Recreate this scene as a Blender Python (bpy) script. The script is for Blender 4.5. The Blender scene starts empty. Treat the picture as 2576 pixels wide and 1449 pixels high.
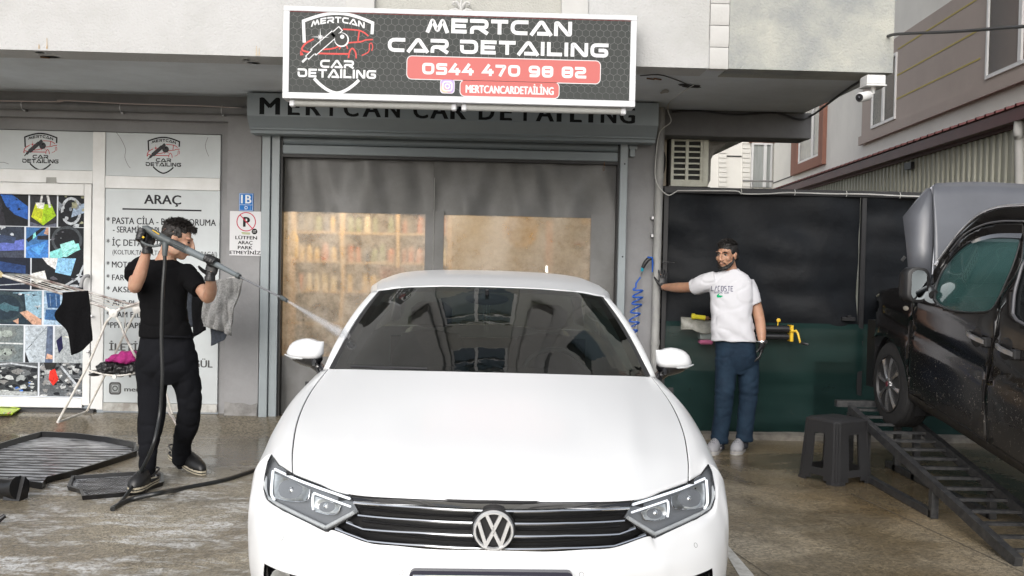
import bpy, math, random
import numpy as np
from math import sin, cos, radians, pi, sqrt, atan2
from mathutils import Vector, Matrix, noise as mnoise
random.seed(7); np.random.seed(7)
S = bpy.context.scene
COL = S.collection

# ------------------------------------------------------------------ camera, sky, sun, exposure
CZ = 1.54
FOC = 2504.0 / 2576.0 * 36.0
_a, _p, _r = radians(1.7), radians(1.42), radians(1.2)
_f = np.array([sin(_a) * cos(_p), cos(_a) * cos(_p), -sin(_p)])
_r0 = np.array([cos(_a), -sin(_a), 0.0]); _u0 = np.cross(_r0, _f)
_R = _r0 * cos(_r) + _u0 * sin(_r); _U = _u0 * cos(_r) - _r0 * sin(_r)
cam_d = bpy.data.cameras.new('camera'); cam = bpy.data.objects.new('camera', cam_d); COL.objects.link(cam)
cam_d.sensor_width = 36; cam_d.lens = FOC; cam_d.clip_start = 0.05; cam_d.clip_end = 600
M = Matrix(((_R[0], _U[0], -_f[0], 0), (_R[1], _U[1], -_f[1], 0), (_R[2], _U[2], -_f[2], CZ), (0, 0, 0, 1)))
cam.matrix_world = M
S.camera = cam
W = bpy.data.worlds.new('World'); S.world = W; W.use_nodes = True
nt = W.node_tree; nt.nodes.clear()
SUN_EL, SUN_AZ = radians(30), radians(196)
sky = nt.nodes.new('ShaderNodeTexSky'); sky.sky_type = 'NISHITA'; sky.sun_disc = False
sky.sun_elevation = SUN_EL; sky.sun_rotation = SUN_AZ; sky.air_density = 1.0; sky.dust_density = 3.0; sky.ozone_density = 1.0
hs = nt.nodes.new('ShaderNodeHueSaturation'); hs.inputs['Saturation'].default_value = 0.34
bg = nt.nodes.new('ShaderNodeBackground'); bg.inputs['Strength'].default_value = 0.15
wo = nt.nodes.new('ShaderNodeOutputWorld')
nt.links.new(sky.outputs[0], hs.inputs['Color']); nt.links.new(hs.outputs[0], bg.inputs[0]); nt.links.new(bg.outputs[0], wo.inputs[0])
sl = bpy.data.lights.new('sun', 'SUN'); sl.energy = 1.0; sl.angle = radians(60); sl.color = (1.0, 0.985, 0.97)
so = bpy.data.objects.new('sun', sl); COL.objects.link(so)
# sky texture: rotation measured clockwise from +Y seen from above
sd = Vector((sin(SUN_AZ) * cos(SUN_EL), cos(SUN_AZ) * cos(SUN_EL), sin(SUN_EL)))
so.rotation_euler = sd.to_track_quat('Z', 'Y').to_euler()
S.view_settings.view_transform = 'Standard'; S.view_settings.look = 'None'
S.view_settings.exposure = 0.50; S.view_settings.gamma = 1.0; S.view_settings.use_curve_mapping = False
S.cycles.max_bounces = 8; S.cycles.transparent_max_bounces = 12; S.cycles.caustics_reflective = False; S.cycles.caustics_refractive = False
S.cycles.sample_clamp_indirect = 4.0
S.cycles.use_denoising = True

def P(x, y, Y):
    d = _f + _R * (x - 1288) / 2504.0 + _U * (724 - y) / 2504.0
    q = np.array([0, 0, CZ]) + d * (Y / d[1]); return Vector(q)
def PX(x, y, X):
    d = _f + _R * (x - 1288) / 2504.0 + _U * (724 - y) / 2504.0
    q = np.array([0, 0, CZ]) + d * (X / d[0]); return Vector(q)
def G(x, y, z=0.0):
    d = _f + _R * (x - 1288) / 2504.0 + _U * (724 - y) / 2504.0
    q = np.array([0, 0, CZ]) + d * ((z - CZ) / d[2]); return Vector(q)

# ------------------------------------------------------------------ materials
def mk(name, col, rough=0.6, metal=0.0, var=0.0, vscale=6.0, bump=0.0, bscale=60.0, coat=0.0, col2=None, spec=0.5, alpha=None, trans=0.0, emis=None, estr=0.0, stretch=(1, 1, 1), sheen=0.0, rvar=0.0, detail=6.0, sub=0.0):
    m = bpy.data.materials.new(name); m.use_nodes = True
    t = m.node_tree; n = t.nodes; b = n['Principled BSDF']
    b.inputs['Base Color'].default_value = (*col, 1); b.inputs['Roughness'].default_value = rough
    b.inputs['Metallic'].default_value = metal; b.inputs['Coat Weight'].default_value = coat; b.inputs['Coat Roughness'].default_value = 0.03
    b.inputs['Specular IOR Level'].default_value = spec; b.inputs['Transmission Weight'].default_value = trans
    b.inputs['Sheen Weight'].default_value = sheen
    if sub: b.inputs['Subsurface Weight'].default_value = sub; b.inputs['Subsurface Scale'].default_value = 0.02
    if emis: b.inputs['Emission Color'].default_value = (*emis, 1); b.inputs['Emission Strength'].default_value = estr
    if alpha is not None: b.inputs['Alpha'].default_value = alpha
    if var or bump or rvar:
        tc = n.new('ShaderNodeTexCoord'); mp = n.new('ShaderNodeMapping'); t.links.new(tc.outputs['Object'], mp.inputs[0])
        mp.inputs['Scale'].default_value = stretch
    if var:
        ns = n.new('ShaderNodeTexNoise'); ns.inputs['Scale'].default_value = vscale; ns.inputs['Detail'].default_value = detail; ns.inputs['Roughness'].default_value = 0.65
        t.links.new(mp.outputs[0], ns.inputs['Vector'])
        mx = n.new('ShaderNodeMix'); mx.data_type = 'RGBA'
        c2 = col2 if col2 else tuple(c * (1 - var) for c in col)
        mx.inputs['A'].default_value = (*col, 1); mx.inputs['B'].default_value = (*c2, 1)
        rm = n.new('ShaderNodeValToRGB'); rm.color_ramp.elements[0].position = 0.38; rm.color_ramp.elements[1].position = 0.64
        t.links.new(ns.outputs[0], rm.inputs[0]); t.links.new(rm.outputs[0], mx.inputs['Factor'])
        t.links.new(mx.outputs['Result'], b.inputs['Base Color'])
        if rvar:
            mr = n.new('ShaderNodeMapRange'); mr.inputs['To Min'].default_value = rough; mr.inputs['To Max'].default_value = rough + rvar
            t.links.new(ns.outputs[0], mr.inputs[0]); t.links.new(mr.outputs[0], b.inputs['Roughness'])
    if bump:
        nb = n.new('ShaderNodeTexNoise'); nb.inputs['Scale'].default_value = bscale; nb.inputs['Detail'].default_value = 4
        t.links.new(mp.outputs[0], nb.inputs['Vector'])
        bp = n.new('ShaderNodeBump'); bp.inputs['Strength'].default_value = 1.0; bp.inputs['Distance'].default_value = bump
        t.links.new(nb.outputs[0], bp.inputs['Height']); t.links.new(bp.outputs[0], b.inputs['Normal'])
    return m

def print_mat(name, rough=0.5, wear=0.0, spec=.15, photo=False):
    """flat print: colours come from the face colours of the mesh"""
    m = bpy.data.materials.new(name); m.use_nodes = True
    t = m.node_tree; n = t.nodes; b = n['Principled BSDF']; b.inputs['Roughness'].default_value = max(.5, rough); b.inputs['Specular IOR Level'].default_value = spec
    at = n.new('ShaderNodeVertexColor'); at.layer_name = 'Col'
    if wear:
        tc = n.new('ShaderNodeTexCoord'); ns = n.new('ShaderNodeTexNoise'); ns.inputs['Scale'].default_value = 5; ns.inputs['Detail'].default_value = 6
        t.links.new(tc.outputs['Object'], ns.inputs['Vector'])
        mr = n.new('ShaderNodeMapRange'); mr.inputs['From Min'].default_value = 0.35; mr.inputs['From Max'].default_value = 0.75
        mr.inputs['To Min'].default_value = 1.0; mr.inputs['To Max'].default_value = 1.0 - wear
        if photo: ns.inputs['Scale'].default_value = 34; ns.inputs['Roughness'].default_value = .8; ns.inputs['Distortion'].default_value = .8; mr.inputs['To Min'].default_value = 1.45; mr.inputs['From Min'].default_value = .36; mr.inputs['From Max'].default_value = .62
        mm = n.new('ShaderNodeVectorMath'); mm.operation = 'SCALE'
        t.links.new(ns.outputs[0], mr.inputs[0]); t.links.new(at.outputs[0], mm.inputs[0]); t.links.new(mr.outputs[0], mm.inputs['Scale'])
        t.links.new(mm.outputs[0], b.inputs['Base Color'])
    else:
        t.links.new(at.outputs[0], b.inputs['Base Color'])
    return m

def glass_mat(name, tint=(0.5, 0.55, 0.55), rough=0.0, ior=1.5, body=0.0, bodycol=(0.5, 0.5, 0.5), bump=0.0, bscale=30, boost=1.0):
    m = bpy.data.materials.new(name); m.use_nodes = True
    t = m.node_tree; n = t.nodes; n.clear()
    out = n.new('ShaderNodeOutputMaterial'); tr = n.new('ShaderNodeBsdfTransparent'); tr.inputs[0].default_value = (*tint, 1)
    gl = n.new('ShaderNodeBsdfGlossy'); gl.inputs['Roughness'].default_value = rough
    ge = n.new('ShaderNodeNewGeometry'); dt = n.new('ShaderNodeVectorMath'); dt.operation = 'DOT_PRODUCT'; t.links.new(ge.outputs['Normal'], dt.inputs[0]); t.links.new(ge.outputs['Incoming'], dt.inputs[1])
    def mth(op, a, b): q = n.new('ShaderNodeMath'); q.operation = op; t.links.new(a, q.inputs[0]); q.inputs[1].default_value = b; return q
    f0 = ((ior - 1) / (ior + 1)) ** 2; ab = mth('ABSOLUTE', dt.outputs['Value'], 0); om = n.new('ShaderNodeMath'); om.operation = 'SUBTRACT'; om.inputs[0].default_value = 1; om.use_clamp = True; t.links.new(ab.outputs[0], om.inputs[1])
    fr = mth('ADD', mth('MULTIPLY', mth('POWER', om.outputs[0], 5).outputs[0], 1 - f0).outputs[0], f0)
    mx = n.new('ShaderNodeMixShader')
    fac = fr.outputs[0]
    if boost != 1.0:
        mu = n.new('ShaderNodeMath'); mu.operation = 'MULTIPLY'; mu.use_clamp = True; mu.inputs[1].default_value = boost
        t.links.new(fac, mu.inputs[0]); fac = mu.outputs[0]
    t.links.new(fac, mx.inputs[0]); t.links.new(gl.outputs[0], mx.inputs[2])
    if body:
        df = n.new('ShaderNodeBsdfDiffuse'); df.inputs[0].default_value = (*bodycol, 1)
        m2 = n.new('ShaderNodeMixShader'); m2.inputs[0].default_value = body
        t.links.new(tr.outputs[0], m2.inputs[1]); t.links.new(df.outputs[0], m2.inputs[2]); t.links.new(m2.outputs[0], mx.inputs[1])
    else:
        t.links.new(tr.outputs[0], mx.inputs[1])
    if bump:
        tc = n.new('ShaderNodeTexCoord'); nb = n.new('ShaderNodeTexNoise'); nb.inputs['Scale'].default_value = bscale
        t.links.new(tc.outputs['Object'], nb.inputs['Vector'])
        bp = n.new('ShaderNodeBump'); bp.inputs['Distance'].default_value = bump
        t.links.new(nb.outputs[0], bp.inputs['Height']); t.links.new(bp.outputs[0], gl.inputs['Normal'])
    t.links.new(mx.outputs[0], out.inputs[0])
    return m

# ------------------------------------------------------------------ mesh building
class MB:
    def __init__(s):
        s.v = []; s.f = []; s.m = []; s.c = []; s.cm = 0; s.col = (1, 1, 1); s.usecol = False
    def face(s, idx):
        s.f.append(tuple(idx)); s.m.append(s.cm); s.c.append(s.col)
    def color(s, c): s.col = c; s.usecol = True; return s
    def mat(s, i): s.cm = i; return s
    def add(s, verts, faces):
        o = len(s.v); s.v.extend([tuple(q) for q in verts])
        for f in faces: s.face([i + o for i in f])
        return s
    def box(s, x0, x1, y0, y1, z0, z1):
        v = [(x0, y0, z0), (x1, y0, z0), (x1, y1, z0), (x0, y1, z0), (x0, y0, z1), (x1, y0, z1), (x1, y1, z1), (x0, y1, z1)]
        return s.add(v, [(0, 3, 2, 1), (4, 5, 6, 7), (0, 1, 5, 4), (1, 2, 6, 5), (2, 3, 7, 6), (3, 0, 4, 7)])
    def bbox(s, x0, x1, y0, y1, z0, z1, b=0.004):
        """box with chamfered edges"""
        b = min(b, abs(x1 - x0) * .45, abs(y1 - y0) * .45, abs(z1 - z0) * .45)
        v = []; idx = {}
        for i, x in enumerate((x0, x1)):
            for j, y in enumerate((y0, y1)):
                for k, z in enumerate((z0, z1)):
                    sx, sy, sz = (1 - 2 * i) * b, (1 - 2 * j) * b, (1 - 2 * k) * b
                    idx[i, j, k, 0] = len(v); v.append((x, y + sy, z + sz))
                    idx[i, j, k, 1] = len(v); v.append((x + sx, y, z + sz))
                    idx[i, j, k, 2] = len(v); v.append((x + sx, y + sy, z))
        F = []
        for i in (0, 1): F.append([idx[i, 0, 0, 0], idx[i, 1, 0, 0], idx[i, 1, 1, 0], idx[i, 0, 1, 0]][::(-1 if i == 0 else 1)])
        for j in (0, 1): F.append([idx[0, j, 0, 1], idx[1, j, 0, 1], idx[1, j, 1, 1], idx[0, j, 1, 1]][::(1 if j == 0 else -1)])
        for k in (0, 1): F.append([idx[0, 0, k, 2], idx[1, 0, k, 2], idx[1, 1, k, 2], idx[0, 1, k, 2]][::(-1 if k == 0 else 1)])
        for a in (0, 1):
            for c in (0, 1):
                q = [idx[a, c, 0, 0], idx[a, c, 0, 1], idx[a, c, 1, 1], idx[a, c, 1, 0]]; F.append(q if a == c else q[::-1])
                q = [idx[a, 0, c, 0], idx[a, 1, c, 0], idx[a, 1, c, 2], idx[a, 0, c, 2]]; F.append(q if a == c else q[::-1])
                q = [idx[0, a, c, 1], idx[0, a, c, 2], idx[1, a, c, 2], idx[1, a, c, 1]]; F.append(q if a == c else q[::-1])
        for i in (0, 1):
            for j in (0, 1):
                for k in (0, 1):
                    q = [idx[i, j, k, 0], idx[i, j, k, 1], idx[i, j, k, 2]]; F.append(q if (i + j + k) % 2 == 0 else q[::-1])
        return s.add(v, F)
    def obox(s, c, ax, ay, az, hx, hy, hz):
        """oriented box"""
        c = Vector(c); ax = Vector(ax).normalized() * hx; ay = Vector(ay).normalized() * hy; az = Vector(az).normalized() * hz
        v = [c + ax * i + ay * j + az * k for k in (-1, 1) for j in (-1, 1) for i in (-1, 1)]
        return s.add(v, [(0, 2, 3, 1), (4, 5, 7, 6), (0, 1, 5, 4), (1, 3, 7, 5), (3, 2, 6, 7), (2, 0, 4, 6)])
    def beam(s, a, b, w, h, up=(0, 0, 1)):
        a = Vector(a); b = Vector(b); d = (b - a); L = d.length; d = d / L
        sd_ = d.cross(Vector(up)); sd_ = sd_.normalized() if sd_.length > 1e-4 else Vector((1, 0, 0)); u = sd_.cross(d)
        return s.obox((a + b) / 2, d, sd_, u, L / 2, w / 2, h / 2)
    def prism(s, pts, y0, y1):
        """polygon in x,z extruded from y0 to y1"""
        n = len(pts); v = [(x, y0, z) for x, z in pts] + [(x, y1, z) for x, z in pts]
        F = [list(range(n)), list(range(2 * n - 1, n - 1, -1))] + [(i, i + n, (i + 1) % n + n, (i + 1) % n) for i in range(n)]
        return s.add(v, F)
    def prismx(s, pts, x0, x1):
        """polygon in y,z extruded along x"""
        n = len(pts); v = [(x0, y, z) for y, z in pts] + [(x1, y, z) for y, z in pts]
        F = [list(range(n)), list(range(2 * n - 1, n - 1, -1))] + [(i, i + n, (i + 1) % n + n, (i + 1) % n) for i in range(n)]
        return s.add(v, F)
    def prismz(s, pts, z0, z1):
        n = len(pts); v = [(x, y, z0) for x, y in pts] + [(x, y, z1) for x, y in pts]
        F = [list(range(n))[::-1], list(range(n, 2 * n))] + [(i, (i + 1) % n, (i + 1) % n + n, i + n) for i in range(n)]
        return s.add(v, F)
    def poly(s, pts3):
        return s.add(pts3, [list(range(len(pts3)))])
    def tube(s, pts, r, n=8, cap=True, flat=None):
        pts = [Vector(p) for p in pts]; N = len(pts)
        rr = r if isinstance(r, (list, tuple)) else [r] * N
        tans = []
        for i in range(N):
            d = (pts[min(i + 1, N - 1)] - pts[max(i - 1, 0)])
            tans.append(d.normalized() if d.length > 1e-9 else Vector((0, 0, 1)))
        t0 = tans[0]; ref = Vector((0, 0, 1)) if abs(t0.z) < .9 else Vector((0, 1, 0))
        u = t0.cross(ref).normalized()
        V = []; F = []
        for i in range(N):
            t = tans[i]; u = (u - t * u.dot(t)); u = u.normalized() if u.length > 1e-6 else t.orthogonal().normalized(); w = t.cross(u)
            for k in range(n):
                a = 2 * pi * k / n
                V.append(pts[i] + (u * cos(a) + w * sin(a)) * rr[i])
        for i in range(N - 1):
            for k in range(n):
                a = i * n + k; b = i * n + (k + 1) % n; F.append((a, b, b + n, a + n))
        if cap: F.append(list(range(n))[::-1]); F.append([(N - 1) * n + k for k in range(n)])
        return s.add(V, F)
    def loft(s, rings, cap=True, closed=True):
        n = len(rings[0]); V = [q for r in rings for q in r]; F = []
        for i in range(len(rings) - 1):
            for k in range(n if closed else n - 1):
                a = i * n + k; b = i * n + (k + 1) % n; F.append((a, b, b + n, a + n))
        if cap and closed: F.append(list(range(n))[::-1]); F.append([(len(rings) - 1) * n + k for k in range(n)])
        return s.add(V, F)
    def ell(s, c, r, n=16, m=10, rot=None):
        c = Vector(c); V = []; F = []
        for i in range(m + 1):
            th = pi * i / m
            for k in range(n):
                a = 2 * pi * k / n; q = Vector((r[0] * sin(th) * cos(a), r[1] * sin(th) * sin(a), r[2] * cos(th)))
                if rot is not None: q = rot @ q
                V.append(c + q)
        for i in range(m):
            for k in range(n):
                a = i * n + k; b = i * n + (k + 1) % n; F.append((a, a + n, b + n, b))
        return s.add(V, F)
    def lathe(s, c, axis, prof, n=24):
        """prof: list of (along, radius)"""
        c = Vector(c); ax = Vector(axis).normalized(); u = ax.orthogonal().normalized(); w = ax.cross(u)
        rings = [[c + ax * h + (u * cos(2 * pi * k / n) + w * sin(2 * pi * k / n)) * max(r, 1e-5) for k in range(n)] for h, r in prof]
        return s.loft(rings, cap=True)
    def grid(s, A, flip=False):
        A = np.asarray(A); n, m = A.shape[:2]; o = len(s.v)
        s.v.extend([tuple(q) for q in A.reshape(-1, 3)])
        for i in range(n - 1):
            for j in range(m - 1):
                q = [o + i * m + j, o + i * m + j + 1, o + (i + 1) * m + j + 1, o + (i + 1) * m + j]
                s.face(q[::-1] if flip else q)
        return s
    def stroke(s, pts, t, y, closed=False, map_=None, y1=None):
        """polyline of width t in the x,z plane at depth y, with mitred joints"""
        q = [Vector((p[0], p[1])) for p in pts]; N = len(q); L = []; Rr = []
        for i in range(N):
            a = q[i - 1] if (i > 0 or closed) else None; b = q[(i + 1) % N] if (i < N - 1 or closed) else None
            d1 = (q[i] - a).normalized() if a is not None else None; d2 = (b - q[i]).normalized() if b is not None else None
            if d1 is None: d1 = d2
            if d2 is None: d2 = d1
            nn = Vector((-d1.y - d2.y, d1.x + d2.x)); nn = nn.normalized() if nn.length > 1e-6 else Vector((-d1.y, d1.x))
            k = max(0.35, nn.dot(Vector((-d1.y, d1.x)))); o = nn * (t / 2 / k)
            L.append(q[i] + o); Rr.append(q[i] - o)
        rng = N if closed else N - 1
        for i in range(rng):
            j = (i + 1) % N; c4 = [L[i], Rr[i], Rr[j], L[j]]
            if map_: c4 = [map_(c.x, c.y) for c in c4]; s.poly([(c[0], y, c[1]) for c in c4])
            else: s.poly([(c.x, y, c.y) for c in c4])
        return s
    def build(s, name, mats, parent=None, smooth=True, label=None, kind=None, cat=None, group=None, weld=False, angle=40, world=False):
        me = bpy.data.meshes.new(name)
        base = BASE.get(parent, Vector((0, 0, 0))) if parent is not None else Vector((0, 0, 0))
        loc = Vector((0, 0, 0))
        if parent is None:
            arr = np.array(s.v); c = (arr.min(0) + arr.max(0)) / 2; loc = Vector((c[0], c[1], arr[:, 2].min())); base = loc
        arr = np.array(s.v, dtype=float).reshape(-1, 3) - np.array(base)
        me.from_pydata([tuple(q) for q in arr], [], s.f)
        for mt in (mats if isinstance(mats, (list, tuple)) else [mats]): me.materials.append(mt)
        me.polygons.foreach_set('material_index', s.m)
        if s.usecol:
            ca = me.color_attributes.new('Col', 'FLOAT_COLOR', 'CORNER'); buf = []
            for p, c in zip(me.polygons, s.c): buf.extend([c[0], c[1], c[2], 1.0] * p.loop_total)
            ca.data.foreach_set('color', buf)
        me.update()
        if weld:
            import bmesh
            bm = bmesh.new(); bm.from_mesh(me); bmesh.ops.remove_doubles(bm, verts=bm.verts, dist=1e-5); bmesh.ops.recalc_face_normals(bm, faces=bm.faces); bm.to_mesh(me); bm.free()
        if smooth:
            me.polygons.foreach_set('use_smooth', [True] * len(me.polygons))
            if angle < 180: me.set_sharp_from_angle(angle=radians(angle))
        o = bpy.data.objects.new(name, me); COL.objects.link(o)
        if parent is not None: o.parent = parent; BASE[o] = base
        else: o.location = loc; BASE[o] = loc
        if label: o['label'] = label
        if kind: o['kind'] = kind
        if cat: o['category'] = cat
        if group: o['group'] = group
        return o
BASE = {}
def thing(name, label, cat, loc=(0, 0, 0), group=None):
    o = bpy.data.objects.new(name, None); COL.objects.link(o); o.location = loc; o.empty_display_size = 0.1
    o['label'] = label; o['category'] = cat
    if group: o['group'] = group
    BASE[o] = Vector(loc); return o

def crom(A, nu, nv):
    """Catmull-Rom densify of a control grid (rows, cols, 3)"""
    A = np.asarray(A, dtype=float)
    def dens(B, n):
        N = len(B); Bp = np.concatenate([[2 * B[0] - B[1]], B, [2 * B[-1] - B[-2]]])
        out = []
        for i in range(N - 1):
            p0, p1, p2, p3 = Bp[i], Bp[i + 1], Bp[i + 2], Bp[i + 3]
            for k in range(n):
                t = k / n
                out.append(.5 * ((2 * p1) + (-p0 + p2) * t + (2 * p0 - 5 * p1 + 4 * p2 - p3) * t * t + (-p0 + 3 * p1 - 3 * p2 + p3) * t ** 3))
        out.append(B[-1]); return np.array(out)
    A = dens(A, nu); A = np.swapaxes(dens(np.swapaxes(A, 0, 1), nv), 0, 1); return A
def cr(pts, n=6):
    A = np.array([[list(p)] for p in pts], dtype=float)
    N = len(A); Bp = np.concatenate([[2 * A[0] - A[1]], A, [2 * A[-1] - A[-2]]]); out = []
    for i in range(N - 1):
        p0, p1, p2, p3 = Bp[i], Bp[i + 1], Bp[i + 2], Bp[i + 3]
        for k in range(n):
            t = k / n; out.append((.5 * ((2 * p1) + (-p0 + p2) * t + (2 * p0 - 5 * p1 + 4 * p2 - p3) * t * t + (-p0 + 3 * p1 - 3 * p2 + p3) * t ** 3))[0])
    out.append(A[-1][0]); return [tuple(q) for q in out]
def blob(mb, name, mats, parent, voxel, smooth=3, post=None, **kw):
    """union of closed shapes -> one continuous smooth surface"""
    tmp = mb.build('tmp', mats, parent=ROOT0, smooth=False)
    md = tmp.modifiers.new('r', 'REMESH'); md.mode = 'VOXEL'; md.voxel_size = voxel; md.use_smooth_shade = True
    if smooth: sm = tmp.modifiers.new('s', 'SMOOTH'); sm.iterations = smooth; sm.factor = 0.5
    dg = bpy.context.evaluated_depsgraph_get(); dg.update()
    me = bpy.data.meshes.new_from_object(tmp.evaluated_get(dg)); old = tmp.data
    bpy.data.objects.remove(tmp); bpy.data.meshes.remove(old)
    N = len(me.vertices); co = np.zeros(N * 3); me.vertices.foreach_get('co', co); co = co.reshape(-1, 3)
    if post is not None:
        no = np.zeros(N * 3); me.vertices.foreach_get('normal', no); no = no.reshape(-1, 3); co = post(co, no)
    base = BASE.get(parent, Vector((0, 0, 0))) if parent is not None else Vector((co[:, 0].mean(), co[:, 1].mean(), co[:, 2].min()))
    co = co - np.array(base)
    me.vertices.foreach_set('co', co.ravel()); me.name = name
    me.materials.clear()
    for m_ in (mats if isinstance(mats, (list, tuple)) else [mats]): me.materials.append(m_)
    me.polygons.foreach_set('use_smooth', [True] * len(me.polygons)); me.update()
    o = bpy.data.objects.new(name, me); COL.objects.link(o)
    if parent is not None: o.parent = parent
    else: o.location = base
    BASE[o] = base
    for k, v in kw.items(): o[{'cat': 'category'}.get(k, k)] = v
    return o
ROOT0 = bpy.data.objects.new('tmp_root', None); BASE[ROOT0] = Vector((0, 0, 0))
def noise3(co, sc, amp, seed=0.0, stretch=(1, 1, 1)):
    return np.array([mnoise.noise(Vector((c[0] * sc * stretch[0] + seed, c[1] * sc * stretch[1], c[2] * sc * stretch[2]))) for c in co]) * amp

# ------------------------------------------------------------------ lettering
def text_mb(mb, s, x0, z0, w, h, y, bold=0.0, ref='H', align='l', map_=None, extra=0):
    """flat letters from the built-in font: cap height h, total width w (None = natural)"""
    cu = bpy.data.curves.new('t', 'FONT'); cu.body = s; cu.size = 1.0; cu.resolution_u = 3; cu.space_character = 1.0 + extra
    o = bpy.data.objects.new('t', cu); COL.objects.link(o)
    dg = bpy.context.evaluated_depsgraph_get(); dg.update()
    me = bpy.data.meshes.new_from_object(o.evaluated_get(dg)); bpy.data.objects.remove(o); bpy.data.curves.remove(cu)
    v = np.array([list(q.co) for q in me.vertices])
    if len(v) == 0: return mb
    cap = 0.729; xs = v[:, 0]
    sx = (w / (xs.max() - xs.min())) if w else h / cap
    sz = h / cap; a = xs.min()
    W_ = (xs.max() - a) * sx
    off = 0 if align == 'l' else (-W_ / 2 if align == 'c' else -W_)
    for k, (bx, bz) in enumerate(((0, 0),) if not bold else ((-1, 0), (1, 0), (0, .6))):
        V = [(x0 + off + (q[0] - a + bx * bold) * sx, y - .00012 * k, z0 + (q[1] + bz * bold) * sz) for q in v]
        mb.add(V, [tuple(p.vertices) for p in me.polygons])
    bpy.data.meshes.remove(me); return mb
def arc(cx, cy, r, a0, a1, n=6, ry=None):
    ry = ry or r
    return [(cx + r * cos(radians(a0 + (a1 - a0) * i / n)), cy + ry * sin(radians(a0 + (a1 - a0) * i / n))) for i in range(n + 1)]
def fillet(pts, r, n=4):
    out = [pts[0]]
    for i in range(1, len(pts) - 1):
        p = Vector(pts[i]); a = Vector(pts[i - 1]) - p; b = Vector(pts[i + 1]) - p; rr = min(r, a.length * .49, b.length * .49)
        p0 = p + a.normalized() * rr; p2 = p + b.normalized() * rr
        for k in range(n + 1):
            t = k / n; q = p0 * (1 - t) ** 2 + p * 2 * t * (1 - t) + p2 * t * t; out.append((q.x, q.y))
    out.append(pts[-1]); return out
TH = 0.25; _h = TH / 2
GL = {  # wide techno capitals: width, strokes (points, fillet)
 'M': (1.45, [([(_h * .6, 0), (.40, .88), (.725, .12), (1.05, .88), (1.45 - _h * .6, 0)], .16)]),
 'E': (1.05, [([(1.05, 1 - _h), (_h, 1 - _h), (_h, _h), (1.0, _h)], 0), ([(TH, .5), (.95, .5)], 0)]),
 'R': (1.2, [([(0, 1 - _h), (1.2 - _h, 1 - _h), (1.2 - _h, .42), (_h, .42), (_h, 0)], .22), ([(.55, .42), (1.15, .02)], 0)]),
 'T': (1.1, [([(0, 1 - _h), (1.1, 1 - _h)], 0), ([(.55, 1 - TH), (.55, 0)], 0)]),
 'C': (1.15, [([(1.15, 1 - _h), (_h, 1 - _h), (_h, _h), (1.1, _h)], .4)]),
 'A': (1.35, [([(.02, 0), (.62, .89), (.76, .89), (1.33, 0)], .12), ([(.42, _h), (1.15, _h)], 0)]),
 'N': (1.15, [([(_h, 0), (_h, .88), (.26, .88), (.89, .12), (1.04, .12), (1.04, 1)], .05)]),
 'D': (1.2, [([(0, 1 - _h), (1.2 - _h, 1 - _h), (1.2 - _h, _h), (_h, _h), (_h, .62)], .3)]),
 'I': (TH, [([(_h, 0), (_h, 1)], 0)]),
 'L': (1.0, [([(_h, 1), (_h, _h), (1.0, _h)], 0)]),
 'G': (1.2, [([(1.2, 1 - _h), (_h, 1 - _h), (_h, _h), (1.2 - _h, _h), (1.2 - _h, .5), (.55, .5)], .3)]),
 '0': (1.05, [([(.5, 1 - _h), (_h, 1 - _h), (_h, _h), (1.05 - _h, _h), (1.05 - _h, 1 - _h), (.5, 1 - _h)], .3)]),
 '5': (.95, [([(.95, 1 - _h), (_h, 1 - _h), (_h, .55), (.95 - _h, .55), (.95 - _h, _h), (0, _h)], .1)]),
 '4': (1.0, [([(.62, 1), (.15, .34), (1.0, .34)], .0), ([(.72, .62), (.72, 0)], 0)]),
 '7': (.95, [([(0, 1 - _h), (.84, 1 - _h), (.38, 0)], .1)]),
 '9': (1.0, [([(.1, _h), (1 - _h, _h), (1 - _h, 1 - _h), (_h, 1 - _h), (_h, .45), (1 - TH, .45)], .25)]),
 '8': (1.0, [([(.5, 1 - _h), (_h, 1 - _h), (_h, _h), (1 - _h, _h), (1 - _h, 1 - _h), (.5, 1 - _h)], .25), ([(TH, .5), (1 - TH, .5)], 0)]),
 '2': (.98, [([(0, 1 - _h), (.98 - _h, 1 - _h), (.98 - _h, .5), (_h, .5), (_h, _h), (1.0, _h)], .2)]),
 ' ': (.42, [])}
def techno(mb, s, x0, z0, w, h, y, map_=None, gap=.16):
    tot = sum(GL[c][0] + gap for c in s) - gap; sx = w / tot; x = 0
    for c in s:
        wd, st = GL[c]
        for i, (pts, fl) in enumerate(st):
            p = fillet(pts, fl) if fl else pts
            q = [(x0 + (x + a) * sx, z0 + b * h) for a, b in p]
            mb.stroke(q, TH * (h + sx) / 2, y - 0.00004 * i, map_=map_)
        x += wd + gap
    return mb
def rrect(x0, z0, x1, z1, r, n=5):
    p = arc(x1 - r, z1 - r, r, 0, 90, n) + arc(x0 + r, z1 - r, r, 90, 180, n) + arc(x0 + r, z0 + r, r, 180, 270, n) + arc(x1 - r, z0 + r, r, 270, 360, n)
    return p
def flat(mb, pts, y): return mb.poly([(x, y, z) for x, z in pts])
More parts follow.
